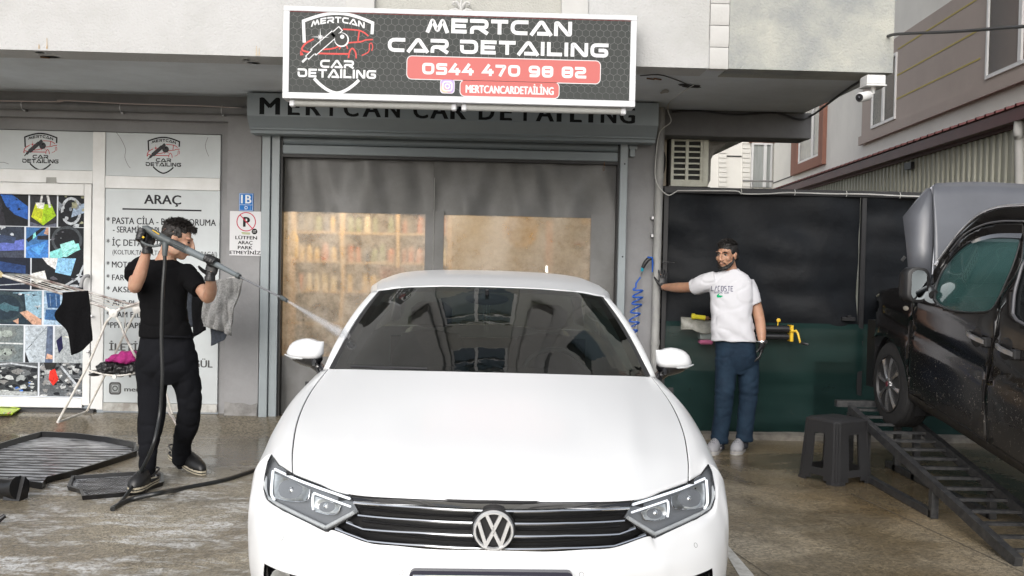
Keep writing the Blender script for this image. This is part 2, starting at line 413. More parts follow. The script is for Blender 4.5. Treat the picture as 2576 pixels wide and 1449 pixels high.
# ================================================================== MATERIAL SET
m_white_stucco = mk('white_stucco', (.49, .49, .49), .85, var=.16, vscale=1.3, bump=.006, bscale=62, col2=(.42, .42, .41))
m_dirty_stucco = mk('weathered_stucco', (.43, .43, .385), .9, var=.5, vscale=1.6, bump=.008, bscale=60, col2=(.26, .275, .275))
m_cream_stucco = mk('cream_stucco', (.44, .435, .40), .85, var=.1, vscale=2, bump=.007, bscale=75)
m_trim_white = mk('smooth_white_render', (.49, .485, .47), .7, var=.1, vscale=4, bump=.002)
m_soffit = mk('soffit_paint', (.66, .70, .74), .85, var=.35, vscale=1.6, bump=.003, bscale=12, col2=(.56, .59, .62), spec=.1)
m_wall = mk('grey_wall_paint', (.285, .285, .292), .75, var=.2, vscale=2.2, bump=.003, bscale=25)
m_wallworn = mk('worn_wall_base', (.26, .255, .25), .85, var=.5, vscale=9, bump=.01, bscale=18, col2=(.15, .145, .14))
m_grey_metal = mk('grey_painted_metal', (.27, .31, .335), .5, var=.08, vscale=3, bump=.0006, bscale=8, spec=.5)
m_grey_metal2 = mk('light_grey_painted_metal', (.30, .34, .36), .4, var=.1, vscale=4)
m_black = mk('black_rubber', (.012, .012, .013), .5)
m_blackpl = mk('black_plastic', (.02, .02, .022), .35, var=.2, vscale=20)
m_letter = mk('black_vinyl', (.006, .007, .008), .6, spec=.15)
m_alu = mk('white_powder_coated_aluminium', (.62, .63, .65), .35, var=.06, vscale=3)
m_pvc = mk('white_pvc_profile', (.74, .745, .745), .4, var=.22, vscale=2.5, col2=(.62, .62, .605), spec=.4)
m_pvcdirty = mk('dirty_white_pvc', (.52, .52, .50), .5, var=.55, vscale=7, col2=(.26, .245, .22), bump=.002, bscale=30)
m_panel = mk('pale_grey_panel', (.56, .60, .615), .45, var=.12, vscale=1.6, spec=.3, col2=(.50, .53, .545))
m_print = print_mat('printed_film', .35)
m_printw = print_mat('printed_film_worn', .4, .35)
m_signface = print_mat('sign_vinyl', .3)
m_photo = print_mat('printed_photograph', .4, .42, photo=True)
m_conc = mk('raw_concrete', (.30, .29, .27), .9, var=.35, vscale=6, bump=.006, bscale=40)
m_wire = mk('white_cable', (.55, .55, .53), .5)
m_wiredk = mk('dark_cable', (.03, .03, .032), .5)
m_pipe = mk('chipped_grey_pipe', (.25, .25, .25), .55, var=1, vscale=7, col2=(.40, .40, .385), bump=.002, bscale=30, stretch=(1, 1, .35))
m_pipe2 = mk('grey_conduit', (.17, .17, .172), .6, var=.2)
m_chrome = mk('chrome', (.86, .87, .88), .07, 1.0)
m_steel = mk('dull_steel', (.45, .45, .46), .35, 1.0, var=.2, vscale=20)
m_rust = mk('rusty_iron', (.20, .10, .05), .85, var=.6, vscale=20, col2=(.08, .05, .03))

# ================================================================== GROUND
def ss(a, b, x):
    t = min(1, max(0, (x - a) / (b - a))); return t * t * (3 - 2 * t)
def gz(x, y):
    return .13 * ss(8.45, 8.95, y) * (1 - ss(1.62, 1.95, x))
def ground_material():
    m = bpy.data.materials.new('wet_aggregate_concrete'); m.use_nodes = True; t = m.node_tree; n = t.nodes; L = t.links; b = n['Principled BSDF']
    tc = n.new('ShaderNodeTexCoord')
    def noise(sc, det=5, ro=.6, vec=None, dist=0):
        q = n.new('ShaderNodeTexNoise'); q.inputs['Scale'].default_value = sc; q.inputs['Detail'].default_value = det; q.inputs['Roughness'].default_value = ro; q.inputs['Distortion'].default_value = dist
        L.new(vec if vec else tc.outputs['Object'], q.inputs['Vector']); return q.outputs[0]
    def ramp(src, a, b_, ca=(0, 0, 0, 1), cb=(1, 1, 1, 1)):
        q = n.new('ShaderNodeValToRGB'); q.color_ramp.elements[0].position = a; q.color_ramp.elements[1].position = b_
        q.color_ramp.elements[0].color = ca; q.color_ramp.elements[1].color = cb; L.new(src, q.inputs[0]); return q.outputs[0]
    def mix(f, a, b_, mode='MIX'):
        q = n.new('ShaderNodeMix'); q.data_type = 'RGBA'; q.blend_type = mode
        for s_, v in (('Factor', f), ('A', a), ('B', b_)):
            if isinstance(v, (int, float)): q.inputs[s_].default_value = v
            elif isinstance(v, tuple): q.inputs[s_].default_value = (*v, 1)
            else: L.new(v, q.inputs[s_])
        return q.outputs['Result']
    def math(op, a, b_=None, clamp=False):
        q = n.new('ShaderNodeMath'); q.operation = op; q.use_clamp = clamp
        for i, v in enumerate((a, b_)):
            if v is None: continue
            if isinstance(v, (int, float)): q.inputs[i].default_value = v
            else: L.new(v, q.inputs[i])
        return q.outputs[0]
    base = mix(ramp(noise(.9, 6, .65), .35, .68), (.330, .302, .248), (.205, .187, .152))
    base = mix(ramp(noise(.5, 3, .5), .5, .7), base, (.275, .225, .155))
    # pebbles of the exposed aggregate
    vo = n.new('ShaderNodeTexVoronoi'); vo.inputs['Scale'].default_value = 72; L.new(tc.outputs['Object'], vo.inputs['Vector'])
    hsv = n.new('ShaderNodeSeparateColor'); L.new(vo.outputs['Color'], hsv.inputs[0])
    peb = mix(hsv.outputs[0], (.58, .57, .56), (1.4, 1.38, 1.32))
    base = mix(1.0, base, mix(1.0, base, peb, 'MULTIPLY'))
    base = mix(ramp(noise(320, 2, .5), .56, .66), base, (.42, .38, .31))
    wet = ramp(noise(.7, 5, .62, dist=.5), .44, .54)
    sp = n.new('ShaderNodeSeparateXYZ'); L.new(tc.outputs['Object'], sp.inputs[0])
    far = n.new('ShaderNodeMapRange'); far.inputs['From Min'].default_value = 5.8; far.inputs['From Max'].default_value = 8.0; L.new(sp.outputs['Y'], far.inputs[0])
    wet = math('MULTIPLY', math('ADD', math('MULTIPLY', wet, .6), math('MULTIPLY', far.outputs[0], .6)), 1.0, True)
    drt = n.new('ShaderNodeMapRange'); drt.inputs['From Min'].default_value = .4; drt.inputs['From Max'].default_value = 2.2; L.new(sp.outputs['X'], drt.inputs[0])
    base = mix(math('MULTIPLY', drt.outputs[0], ramp(noise(1.1, 5, .6), .25, .6)), base, mix(1.0, base, (.74, .66, .52), 'MULTIPLY'))
    base = mix(wet, base, mix(1.0, base, (.52, .50, .47), 'MULTIPLY'))
    # foam left by the washing, only near the mats on the left
    st = n.new('ShaderNodeMapping'); st.inputs['Rotation'].default_value = (0, 0, .5); st.inputs['Scale'].default_value = (1.0, 2.2, 1); L.new(tc.outputs['Object'], st.inputs[0])
    foam = math('MULTIPLY', ramp(noise(2.3, 8, .72, st.outputs[0], .6), .50, .62), ramp(noise(26, 5, .75), .40, .54))
    mx_ = n.new('ShaderNodeMapRange'); mx_.inputs['From Min'].default_value = -.2; mx_.inputs['From Max'].default_value = -1.3; L.new(sp.outputs['X'], mx_.inputs[0])
    my_ = n.new('ShaderNodeMapRange'); my_.inputs['From Min'].default_value = 7.9; my_.inputs['From Max'].default_value = 6.6; L.new(sp.outputs['Y'], my_.inputs[0])
    mq_ = n.new('ShaderNodeMapRange'); mq_.inputs['From Min'].default_value = 3.9; mq_.inputs['From Max'].default_value = 4.9; L.new(sp.outputs['Y'], mq_.inputs[0])
    foam = math('MULTIPLY', math('MULTIPLY', foam, mx_.outputs[0]), math('MULTIPLY', my_.outputs[0], mq_.outputs[0]), True)
    base = mix(foam, base, (.62, .62, .61))
    L.new(base, b.inputs['Base Color'])
    r = math('SUBTRACT', .60, math('MULTIPLY', wet, .46)); L.new(r, b.inputs['Roughness'])
    bp = n.new('ShaderNodeBump'); bp.inputs['Distance'].default_value = .004
    hgt = math('ADD', math('MULTIPLY', vo.outputs['Distance'], math('SUBTRACT', 1.1, wet)), math('MULTIPLY', noise(9, 4), .6))
    L.new(hgt, bp.inputs['Height']); L.new(bp.outputs[0], b.inputs['Normal'])
    return m
m_ground = ground_material()
mb = MB()
xs = sorted(set([-150, -60, -25, -12] + [round(-8 + .25 * i, 3) for i in range(65)] + [12, 25, 60, 150] + [1.55, 1.62, 1.7, 1.78, 1.86, 1.95, 2.0]))
ys = sorted(set([-150, -60, -20, -8, -2] + [round(0 + .25 * i, 3) for i in range(60)] + [20, 30, 60, 150] + [8.45, 8.55, 8.65, 8.7, 8.8, 8.85, 8.9, 8.95]))
mb.grid([[(x, y, gz(x, y)) for x in xs] for y in ys], flip=True)
mb.build('ground', m_ground, kind='structure', angle=180)
# worn joint line between the slabs and white painted line right of the car
mb = MB(); a, b_ = G(2445, 1449, .003), G(1815, 1285, .003)
q = [G(1818, 1378, .004), G(1832, 1372, .004), G(1960, 1520, .004), G(1915, 1540, .004)]
mb.poly(q)
m_line = mk('worn_white_road_paint', (.55, .55, .53), .7, var=.5, vscale=14, col2=(.35, .34, .31))
mb.build('painted_line', m_line, kind='structure')
mb = MB()
for (p0, p1) in (((1816, 1366), (2010, 1500)), ((2300, 1080), (2420, 1180)), ((2140, 1240), (2576, 1440))):
    A_, B_ = G(*p0, .0035), G(*p1, .0035); d = (B_ - A_).normalized(); s_ = Vector((-d.y, d.x, 0)) * .003
    mb.poly([A_ - s_, A_ + s_, B_ + s_, B_ - s_])
mb.build('slab_joint', mk('dark_joint_filler', (.11, .095, .075), .9), kind='structure')

# ================================================================== SHOP BUILDING
SOF = 2.965; FY = 9.0; OY = 7.10
bd = thing('shop_building', 'grey ground floor shop with white stucco upper storeys overhanging the wash bay', 'building', (0, 9, 0))
mb = MB()
mb.box(-9, -4.9, FY, 9.3, -.2, SOF)                     # left beyond the frame
mb.box(-4.9, -2.287, FY - .06, 9.3, 2.745, SOF + .0)      # lintel over the shop front
mb.box(-2.365, -2.29, FY + .03, 9.3, -.2, 2.745)           # reveal
mb.box(-2.287, -1.99, FY - .06, 9.3, -.2, SOF)           # pillar left of the shutter
mb.box(-1.99, 1.29, FY + .05, 9.3, 2.60, SOF)           # lintel over the shutter
mb.box(1.25, 1.605, FY - .02, 9.3, -.2, SOF)             # pillar right of the shutter
mb.build('wall', m_wall, bd, smooth=False)
mb = MB(); mb.box(-4.9, -2.365, FY + .03, 9.25, 2.64, 2.745); mb.build('reveal', m_wall, bd, smooth=False)
# worn render at the foot of the left pillar: uneven chipped plaster
mb = MB()
A = []
for i in range(9):
    row = []
    for j in range(14):
        x = -2.284 + .29 * j / 13; z = .08 + .16 * i / 8
        y = FY - .062 - .018 * (1 - i / 8) ** .5 * (.5 + mnoise.noise(Vector((x * 14, z * 18, 1)))) - (.004 if i < 7 else 0)
        row.append((x, y, z + (.03 * mnoise.noise(Vector((x * 9, 0, 3))) if i == 8 else 0)))
    A.append(row)
mb.grid(A); mb.build('chipped_plaster', m_wallworn, bd)
# beam and bracket to the right
mb = MB(); mb.bbox(1.605, 2.96, FY, 9.35, 2.728, SOF - .003, .008); mb.build('beam', mk('grey_beam_paint', (.16, .16, .165), .8, var=.2, vscale=3, bump=.003, bscale=20), bd, angle=30)
mb = MB(); mb.prism([(2.02, 2.725), (2.30, 2.725), (2.16, 2.62), (2.13, 2.56), (2.13, 2.36), (2.10, 2.30), (2.02, 2.30)], 9.36, 9.62); mb.build('corbel', m_conc, bd)
# overhang: underside, front
mb = MB(); mb.box(-9, 2.90, OY + .004, 16, SOF, SOF + .2); mb.build('soffit', m_soffit, bd, smooth=False)
mb = MB()
zt = 12.5
mb.mat(0); mb.box(-9, -1.0, OY, 7.4, SOF - .004, zt); mb.box(.71, 1.58, OY, 7.4, SOF - .004, zt)
mb.mat(1); mb.box(1.72, 2.905, OY - .02, 7.4, SOF - .006, 4.05); mb.box(2.7, 2.903, 7.401, 16, SOF + .003, 4.05)
mb.mat(0); mb.box(1.72, 2.905, OY, 16, 5.6, zt); mb.box(1.72, 1.95, OY, 16, 4.05, 5.6)
mb.mat(2); mb.box(-.8, .52, OY + .035, 7.4, SOF - .004, 4.3)
for z0, z1 in ((5.75, 7.1), (8.55, 9.9), (11.3, zt)): mb.box(-.8, .52, OY + .1, 7.4, z0, z1)
mb.box(1.95, 2.905, 7.6, 16, 4.05, 5.6)
mb.build('upper_wall', [m_white_stucco, m_dirty_stucco, m_cream_stucco], bd, smooth=False)
for x0, x1, d in ((-1.0, -.8, .02), (.52, .71, .02)):
    mb = MB(); mb.bbox(x0, x1, OY - d, 7.4, SOF - .008, zt, .004); mb.build('pilaster', m_trim_white, bd)
mb = MB(); mb.bbox(-1.55, -1.01, OY - .16, OY - .001, 4.3, zt, .02); mb.build('pilaster', m_trim_white, bd)
mb = MB(); mb.bbox(.72, 1.2, OY - .16, OY - .001, 4.3, zt, .02); mb.build('pilaster', m_trim_white, bd)
for k in range(22):
    z0 = SOF - .012 + k * .1545
    mb = MB(); n_ = 10
    rs = []
    for i in range(n_ + 1):
        a = pi * i / n_; rs.append((OY - .014 - .007 * sin(a) ** .5, z0 + .004 + .150 * i / n_))
    pts = [(OY + .05, z0 + .004)] + rs + [(OY + .05, z0 + .154)]
    mb.prismx(pts, 1.583, 1.717); mb.build('quoin_stone', m_trim_white, bd, angle=60)
# upstairs windows of the middle bay (seen mirrored in the windscreen)
m_winglass = mk('window_glass', (.10, .14, .17), .06, spec=.9)
m_winfr = mk('window_frame_white', (.7, .7, .7), .4)
for z0, z1 in ((4.3, 5.75), (7.1, 8.55), (9.9, 11.3)):
    mb = MB(); y = OY + .14
    for x0, x1 in ((-.8, -.74), (.46, .52), (-.17, -.11)): mb.box(x0, x1, y - .03, y + .04, z0, z1)
    mb.box(-.74, .46, y - .03, y + .04, z0, z0 + .06); mb.box(-.74, .46, y - .03, y + .04, z1 - .06, z1); mb.box(-.74, .46, y - .025, y + .03, z1 - .42, z1 - .38)
    w = mb.build('window', m_winfr, bd, smooth=False)
    mb = MB(); mb.box(-.74, .46, y + .01, y + .02, z0 + .06, z1 - .06); mb.build('pane', m_winglass, w, smooth=False)
mb = MB(); mb.box(1.95, 2.89, 7.3, 7.34, 4.05, 5.6); mb.build('window', m_winglass, bd, smooth=False)
# palmette ornament above the sign
mb = MB(); c = P(1160, 17, OY - .02); cx, cz = c.x, c.z
for sx in (-1, 1):
    mb.tube([(cx, OY - .005, cz - .03), (cx + sx * .012, OY - .02, cz + .01), (cx + sx * .035, OY - .02, cz + .035), (cx + sx * .055, OY - .02, cz + .03), (cx + sx * .058, OY - .02, cz + .015), (cx + sx * .045, OY - .02, cz + .012)], [.010, .012, .011, .010, .008, .005], 8)
    mb.tube([(cx, OY - .01, cz - .04), (cx + sx * .04, OY - .015, cz - .02), (cx + sx * .075, OY - .015, cz - .03), (cx + sx * .09, OY - .012, cz - .05)], [.014, .016, .014, .008], 8)
mb.tube([(cx, OY - .01, cz - .05), (cx, OY - .022, cz), (cx, OY - .02, cz + .055)], [.010, .013, .006], 8)
mb.build('palmette_ornament', m_trim_white, bd)
# flaked plaster and rusty anchors under the overhang
def chip(name, cx, cy, w, h, seed, m, z=SOF - .004):
    c0 = P(cx, cy, 8.0); rnd = random.Random(seed)
    d = Vector(((P(cx, cy, 8)).x, 0, 0)); mbb = MB(); n = 14
    # point on the soffit plane hit by the ray
    dvec = Vector((c0.x, c0.y, c0.z - CZ)); c = Vector((0, 0, CZ)) + dvec * ((z - CZ) / dvec.z)
    pts = []
    for i in range(n):
        a = 2 * pi * i / n; r = 1 + .5 * (rnd.random() - .5)
        pts.append(Vector((c.x + cos(a) * w * r, c.y + sin(a) * h * r, z)))
    mbb.poly(pts); mbb.v = [tuple(v) for v in mbb.v]; return mbb.build(name, m, bd)
m_hole = mk('broken_plaster_hole', (.015, .014, .013), .95); m_exposed = mk('exposed_plaster', (.42, .40, .37), .9, var=.3, vscale=30)
chip('plaster_hole', 1742, 217, .075, .07, 1, m_hole); chip('plaster_hole', 1722, 213, .05, .04, 5, m_hole, SOF - .0045)
chip('plaster_patch', 1672, 230, .03, .10, 2, m_exposed)
for (x, y, w, h) in ((100, 132, .035, .03), (125, 143, .07, .04), (620, 150, .03, .03), (640, 158, .05, .035)): chip('plaster_patch', x, y, w, h, x, m_exposed)
for (x, y) in ((1637, 190), (1655, 176), (112, 135)):
    q = P(x, y, 7.5 if x > 1000 else 7.3); mb = MB(); mb.tube([(q.x, q.y, SOF + .02), (q.x + .005, q.y, q.z - .0)], .006, 6); mb.tube([(q.x - .03, q.y, SOF - .012), (q.x + .03, q.y + .01, SOF - .016)], .006, 6); mb.build('anchor_bolt', m_rust, bd)
m_streak = mk('rust_streak', (.42, .29, .16), .9, var=.4, vscale=30, col2=(.55, .50, .42))
for x, y0, y1 in ((118, 95, 122), (645, 115, 139), (652, 120, 139), (98, 110, 122)):
    a0, a1 = P(x, y0, OY - .0035), P(x, y1, OY - .0035); mb = MB(); mb.poly([(a0.x - .002, OY - .0035, a0.z), (a0.x + .002, OY - .0035, a0.z), (a1.x + .006, OY - .0035, a1.z), (a1.x - .006, OY - .0035, a1.z)]); mb.build('rust_streak', m_streak, bd)

# ------------------------------------------------------------------ horizontal pipe with cable under the overhang
zp = P(200, 268, 8.87).z
t = thing('conduit_pipe', 'grey pipe with clips running under the overhang above the shop front', 'pipe', (-4, 8.87, zp))
mb = MB(); mb.tube([(-9, 8.87, zp), (-2.03, 8.87, zp + .003)], .036, 14); mb.build('pipe', m_pipe2, t)
for x in (-4.05, -3.2, -2.32):
    mb = MB(); mb.tube([(x, 8.87 + .039 * cos(a), zp + .039 * sin(a)) for a in [2 * pi * i / 14 for i in range(15)]], .004, 6); mb.box(x - .008, x + .008, 8.89, 8.95, zp - .045, zp - .03); mb.build('clip', m_steel, t)
mb = MB(); mb.tube(cr([(-9, 8.83, zp + .03), (-4.2, 8.83, zp + .028), (-3.7, 8.83, zp + .045), (-3.1, 8.83, zp + .03), (-2.5, 8.83, zp + .028), (-2.0, 8.85, zp + .015)], 6), .005, 6)
o = mb.build('thin_cable', mk('reddish_white_cable', (.5, .42, .40), .6)); o['label'] = 'thin pale cable tied along the grey pipe above the shop front'; o['category'] = 'cable'

# ------------------------------------------------------------------ downpipe
t = thing('downpipe', 'chipped grey downpipe at the right corner of the shop', 'pipe', (1.568, 8.93, 0))
mb = MB(); mb.tube([(1.568, 8.93, .0), (1.568, 8.93, .9), (1.566, 8.93, 1.8), (1.572, 8.93, SOF)], .037, 18); mb.build('pipe', m_pipe, t)
for z in (.83, 2.33): mb = MB(); mb.lathe((1.568, 8.93, z), (0, 0, 1), [(0, .037), (0, .043), (.045, .043), (.045, .037)], 18); mb.build('collar', m_pipe, t)
for z in (1.96, 1.80):
    mb = MB(); mb.bbox(1.505, 1.53, 8.92, 8.985, z, z + .03, .003); mb.build('bracket', m_steel, t)
mb = MB(); q = P(1662, 659, 8.92); mb.tube([q, P(1697, 660, 8.85)], .0035, 6); mb.build('bracket', m_steel, t)

# ------------------------------------------------------------------ electrical cables on the right
def cable(name, pts, r, m, label, n=6):
    mb = MB(); mb.tube(cr(pts, n), r, 6); o = mb.build(name, m); o['label'] = label; o['category'] = 'cable'; return o
def on_soffit(x, y): 
    c0 = P(x, y, 8.0); d = Vector((c0.x, c0.y, c0.z - CZ)); return Vector((0, 0, CZ)) + d * ((SOF - .01 - CZ) / d.z)
cable('wall_cable', [on_soffit(1745, 213) + Vector((0, 0, -.0)), P(1690, 250, 8.5), P(1680, 275, 8.8), P(1688, 305, 8.85), P(1665, 325, 8.86), P(1655, 350, 8.87), P(1648, 430, 8.87), P(1655, 465, 8.87), P(1680, 490, 8.87), P(1705, 479, 8.88)], .005, m_wire, 'loose pale cable looping down beside the downpipe at the shop corner')
pts = [P(1705, 479, 8.88), P(1760, 479, 8.89), P(1850, 480, 8.90), P(1870, 487, 8.9), P(1930, 487, 8.90), P(1985, 484, 8.90), P(2090, 487, 8.90), P(2180, 488, 8.9), P(2260, 492, 8.9), P(2340, 494, 8.9)]
tc_ = thing('fence_cable', 'white cable tied along the top rail of the screened fence', 'cable', tuple(pts[3]))
mb = MB(); mb.tube(cr(pts, 5), .006, 6); mb.build('wire', m_wire, tc_)
for x, y in ((1865, 482), (2000, 484), (2130, 487), (2265, 491)):
    q = P(x, y, 8.89); mb = MB(); mb.tube([(q.x, 8.90, q.z - .025), (q.x + .002, 8.885, q.z), (q.x, 8.90, q.z + .028)], .0035, 5); mb.build('cable_tie', m_wire, tc_)
cable('soffit_cable', [P(1690, 281, 8.98), P(1760, 279, 8.98), P(1850, 288, 8.98), P(1950, 284, 8.98), P(2010, 300, 8.97), P(2045, 288, 8.95), on_soffit(2090, 255), on_soffit(2135, 222), on_soffit(2175, 197)], .010, m_wiredk, 'dark cable stapled along the beam and soffit edge towards the camera box')
cable('overhead_cable', [P(2232, 91, 7.09), P(2262, 85, 6.9), P(2400, 79, 6.3), P(2520, 70, 5.8), P(2640, 60, 5.3), P(3200, 0, 4)], .011, m_wiredk, 'thick black overhead cable leaving the corner of the white overhang')
cable('ceiling_wire', [on_soffit(1610, 190), on_soffit(1660, 188), on_soffit(1700, 200), on_soffit(1735, 214)], .004, m_wiredk, 'thin wire under the overhang leading to the broken plaster hole')

# ------------------------------------------------------------------ shop front: white frame, panels, prints
sf = thing('storefront', 'white framed shop front with pale grey panels and printed posters', 'shop front', (-3.4, FY, .15))
YF = FY - .005
def rect(mb, x0, x1, z0, z1, y0=YF, y1=YF + .06, b=.003): mb.bbox(x0, x1, y0, y1, z0, z1, b)
mb = MB(); rect(mb, -3.492, -3.382, .15, 2.632); mb.build('mullion', m_pvc, sf)
mb = MB(); rect(mb, -4.95, -3.493, 2.17, 2.285, YF + .002); mb.build('transom', m_pvc, sf)
mb = MB(); rect(mb, -3.381, -2.366, 2.135, 2.245, YF + .002); mb.build('transom', m_pvc, sf)
mb = MB(); rect(mb, -3.381, -2.366, .14, .215, YF + .002, YF + .06); mb.build('bottom_rail', m_pvcdirty, sf)
for x0, x1, z0, z1 in ((-4.95, -3.493, 2.287, 2.632), (-3.381, -2.366, 2.247, 2.632), (-3.381, -2.366, .217, 2.133)):
    mb = MB(); rect(mb, x0, x1, z0, z1, YF + .012, YF + .05, .002); mb.build('panel', m_panel, sf)
# door sash with the poster
mb = MB()
rect(mb, -4.95, -3.56, 2.062, 2.165, YF - .012, YF + .05); rect(mb, -3.559, -3.495, .19, 2.165, YF - .012, YF + .05); rect(mb, -4.95, -3.56, .165, .252, YF - .012, YF + .05)
mb.build('door_sash', m_pvc, sf)
mb = MB(); mb.bbox(-4.95, -3.44, FY - .05, FY + .02, .06, .16, .006); mb.build('plinth', m_blackpl, sf)
mb = MB(); mb.tube(cr([P(222, 693, YF - .02), P(216, 694, YF - .07), P(208, 702, YF - .075), P(203, 722, YF - .075)], 5), [.016] * 16, 10)
mb.build('door_handle', mk('grey_plastic_handle', (.33, .33, .34), .4), sf)
for (x, y) in ((232, 795), (222, 884)):
    q = P(x, y, YF - .02); mb = MB(); mb.lathe(q, (0, -1, 0), [(0, .012), (.02, .012), (.022, .006)], 10); mb.build('lock', m_steel, sf)
# old sticker
q = P(128, 455, YF); mb = MB(); mb.color((.42, .42, .40)); flat(mb, [(q.x - .045, q.z - .035), (q.x + .05, q.z - .03), (q.x + .048, q.z + .035), (q.x - .04, q.z + .033)], YF - .001); mb.build('sticker_residue', m_printw, sf)

# shield logo ------------------------------------------------------------
def logo(mb, cx, top, H, y, cmain, cred, cfill):
    """badge drawing: shield outline, car outline, polisher and lettering. H = total height"""
    s = H / 350.0
    def T(px, pz): return (cx + (px - 364) * s, top - pz * s)
    def st(pts, w, c, closed=False, k=0): mb.color(c); mb.stroke([T(*p) for p in pts], w * s, y - .0002 * k, closed)
    st([(224, 133), (219, 42)] + [(219 + 293 * i / 12, 42 - 37 * sin(pi * i / 12)) for i in range(1, 12)] + [(512, 42), (510, 90)], 13, cmain)
    st(cr2([(268, 283), (290, 305), (325, 330), (364, 343), (403, 330), (438, 305), (458, 285)]), 13, cmain)
    am = lambda px, pz: (px, pz - .0016 * ((px - cx) / s) ** 2 * s)
    mb.color(cmain); techno(mb, 'MERTCAN', cx - 112 * s, top - 46 * s, 226 * s, 26 * s, y - .0004, map_=am)
    techno(mb, 'CAR', cx - 72 * s, top - 237 * s, 144 * s, 34 * s, y - .0004)
    techno(mb, 'DETAILING', cx - 166 * s, top - 279 * s, 332 * s, 37 * s, y - .0004)
    R_ = [([(264, 117), (233, 134), (216, 155), (222, 168), (270, 176), (340, 177), (412, 176)], 7), ([(304, 160), (345, 155), (372, 144), (406, 130), (463, 123), (483, 115), (514, 112)], 6), ([(387, 72), (443, 74), (473, 82), (495, 98)], 6), ([(456, 78), (451, 120)], 6),
          ([(412, 193), (417, 164), (429, 152), (442, 170), (445, 194)], 6), ([(468, 181), (497, 164), (500, 134), (509, 128), (514, 144), (510, 160)], 4), ([(211, 188), (211, 172), (219, 186)], 6), ([(372, 158), (382, 142), (400, 139), (408, 155)], 5)]
    for p, w in R_: st(cr2(p), w, cred, k=1)
    def bar(a, b, w, c, k): st([a, b], w, c, k=k)
    bar((217, 216), (240, 193), 9, cmain, 2); bar((236, 198), (268, 166), 22, cmain, 2); bar((262, 174), (352, 92), 36, cmain, 2); bar((340, 104), (378, 68), 26, cmain, 2)
    bar((239, 195), (266, 168), 15, cfill, 3); bar((266, 170), (350, 94), 29, cfill, 3); bar((342, 102), (375, 71), 19, cfill, 3)
    C_ = lambda r, a, b: [T(*p) for p in arc(a, b, r, 0, 360, 16)[:-1]]
    mb.color(cmain); flat(mb, C_(31, 382, 117), y - .0006); mb.color(cfill); flat(mb, C_(27, 380, 115), y - .0008); mb.color(cmain); flat(mb, C_(9, 384, 104), y - .0010)
    mb.color(cmain if cmain[0] > .3 else cred); c0 = T(291, 108)
    star = [T(291 + r * cos(pi * i / 8), 108 + r * sin(pi * i / 8)) for i in range(16) for r in [(40 if i % 4 == 0 else (5 if i % 2 else 14))]]
    for i in range(16): mb.poly([(p[0], y - .0012, p[1]) for p in (c0, star[i], star[(i + 1) % 16])])
def cr2(p, n=4): return [(q[0], q[1]) for q in cr([(a, b, 0) for a, b in p], n)]
BK = (.012, .012, .014); RD = (.45, .02, .03)
for px, x0 in ((101, 101), (411, 411)):
    q0 = P(px, 334 if px < 200 else 344, YF); q1 = P(px, 430 if px < 200 else 438, YF); mb = MB()
    logo(mb, q0.x, q0.z + .002, (q0.z - q1.z) * 350 / 352, YF + .0105, BK, RD, (.05, .05, .055)); mb.build('shield_logo', m_print, sf, smooth=False)
# list of services on the tall panel
mb = MB(); yt = YF + .0105
def D(x, y): q = P(x, y, yt); return q.x, q.z
def line(s, x0, x1, y0, y1, c=(.03, .03, .035), bold=.012):
    """text between display x0..x1, baseline y0, cap height y0-y1"""
    a = D(x0, y0); b = D(x1, y0); h = D(x0, y1)[1] - a[1]; m2 = MB(); m2.color(c); text_mb(m2, s, a[0], a[1], (b[0] - a[0]), h, yt, bold); m2.build('lettering', m_printw, sf, smooth=False)
line('ARAÇ', 363, 455, 512, 488, bold=.03)
a = D(308, 525); b = D(507, 528); mb.color((.03, .03, .035)); flat(mb, [(a[0], a[1] - .007), (b[0], a[1] - .007), (b[0], a[1] + .007), (a[0], a[1] + .007)], yt); mb.build('underline', m_printw, sf, smooth=False); mb = MB()
line('* PASTA CİLA - BOYA KORUMA', 268, 543, 562, 545, bold=.02); line('- SERAMİK KAPLAMA', 284, 440, 584, 568, bold=.02)
line('* İÇ DETAYLI TEMİZLİK', 268, 478, 617, 600, bold=.02); line('(KOLTUK,TAVAN,TABAN,TORPİDOT,BAGAJ)', 283, 546, 639, 627, bold=.008)
line('* MOTOR TEMİZLİĞİ', 268, 440, 672, 656, bold=.02); line('* FAR TEMİZLİĞİ', 268, 410, 704, 689, bold=.02); line('* AKSESUAR', 268, 380, 734, 719, bold=.02)
line('* APP PLAKA', 268, 385, 768, 753, c=(.07, .07, .075), bold=.02); line('* CAM FİLMİ', 268, 375, 797, 782, bold=.02); line('*PPF KAPLAMA', 268, 400, 824, 809, bold=.02)
GY = (.10, .10, .10)
line('İLETİŞİM', 275, 400, 881, 862, c=GY, bold=.03); line('ERTUĞRUL GÜL', 350, 534, 921, 902, c=GY, bold=.03); line('0544 470', 276, 420, 948, 932, c=GY, bold=.03)
line('mertcan', 313, 390, 984, 972, c=GY, bold=.03)
a = D(274, 992); b = D(305, 961); mb.color(GY); w = b[0] - a[0]
flat(mb, rrect(a[0], a[1], b[0], b[1], w * .25), yt); mb.color((.42, .45, .46)); flat(mb, rrect(a[0] + w * .14, a[1] + w * .14, b[0] - w * .14, b[1] - w * .14, w * .16), yt - .0003)
mb.color(GY); mb.stroke(arc((a[0] + b[0]) / 2, (a[1] + b[1]) / 2, w * .19, 0, 360, 16)[:-1], w * .09, yt - .0006, True); mb.stroke([(p[0], p[1]) for p in rrect(a[0] + w * .19, a[1] + w * .19, b[0] - w * .19, b[1] - w * .19, w * .14)], w * .05, yt - .0006, True)
mb.build('camera_icon', m_printw, sf, smooth=False)
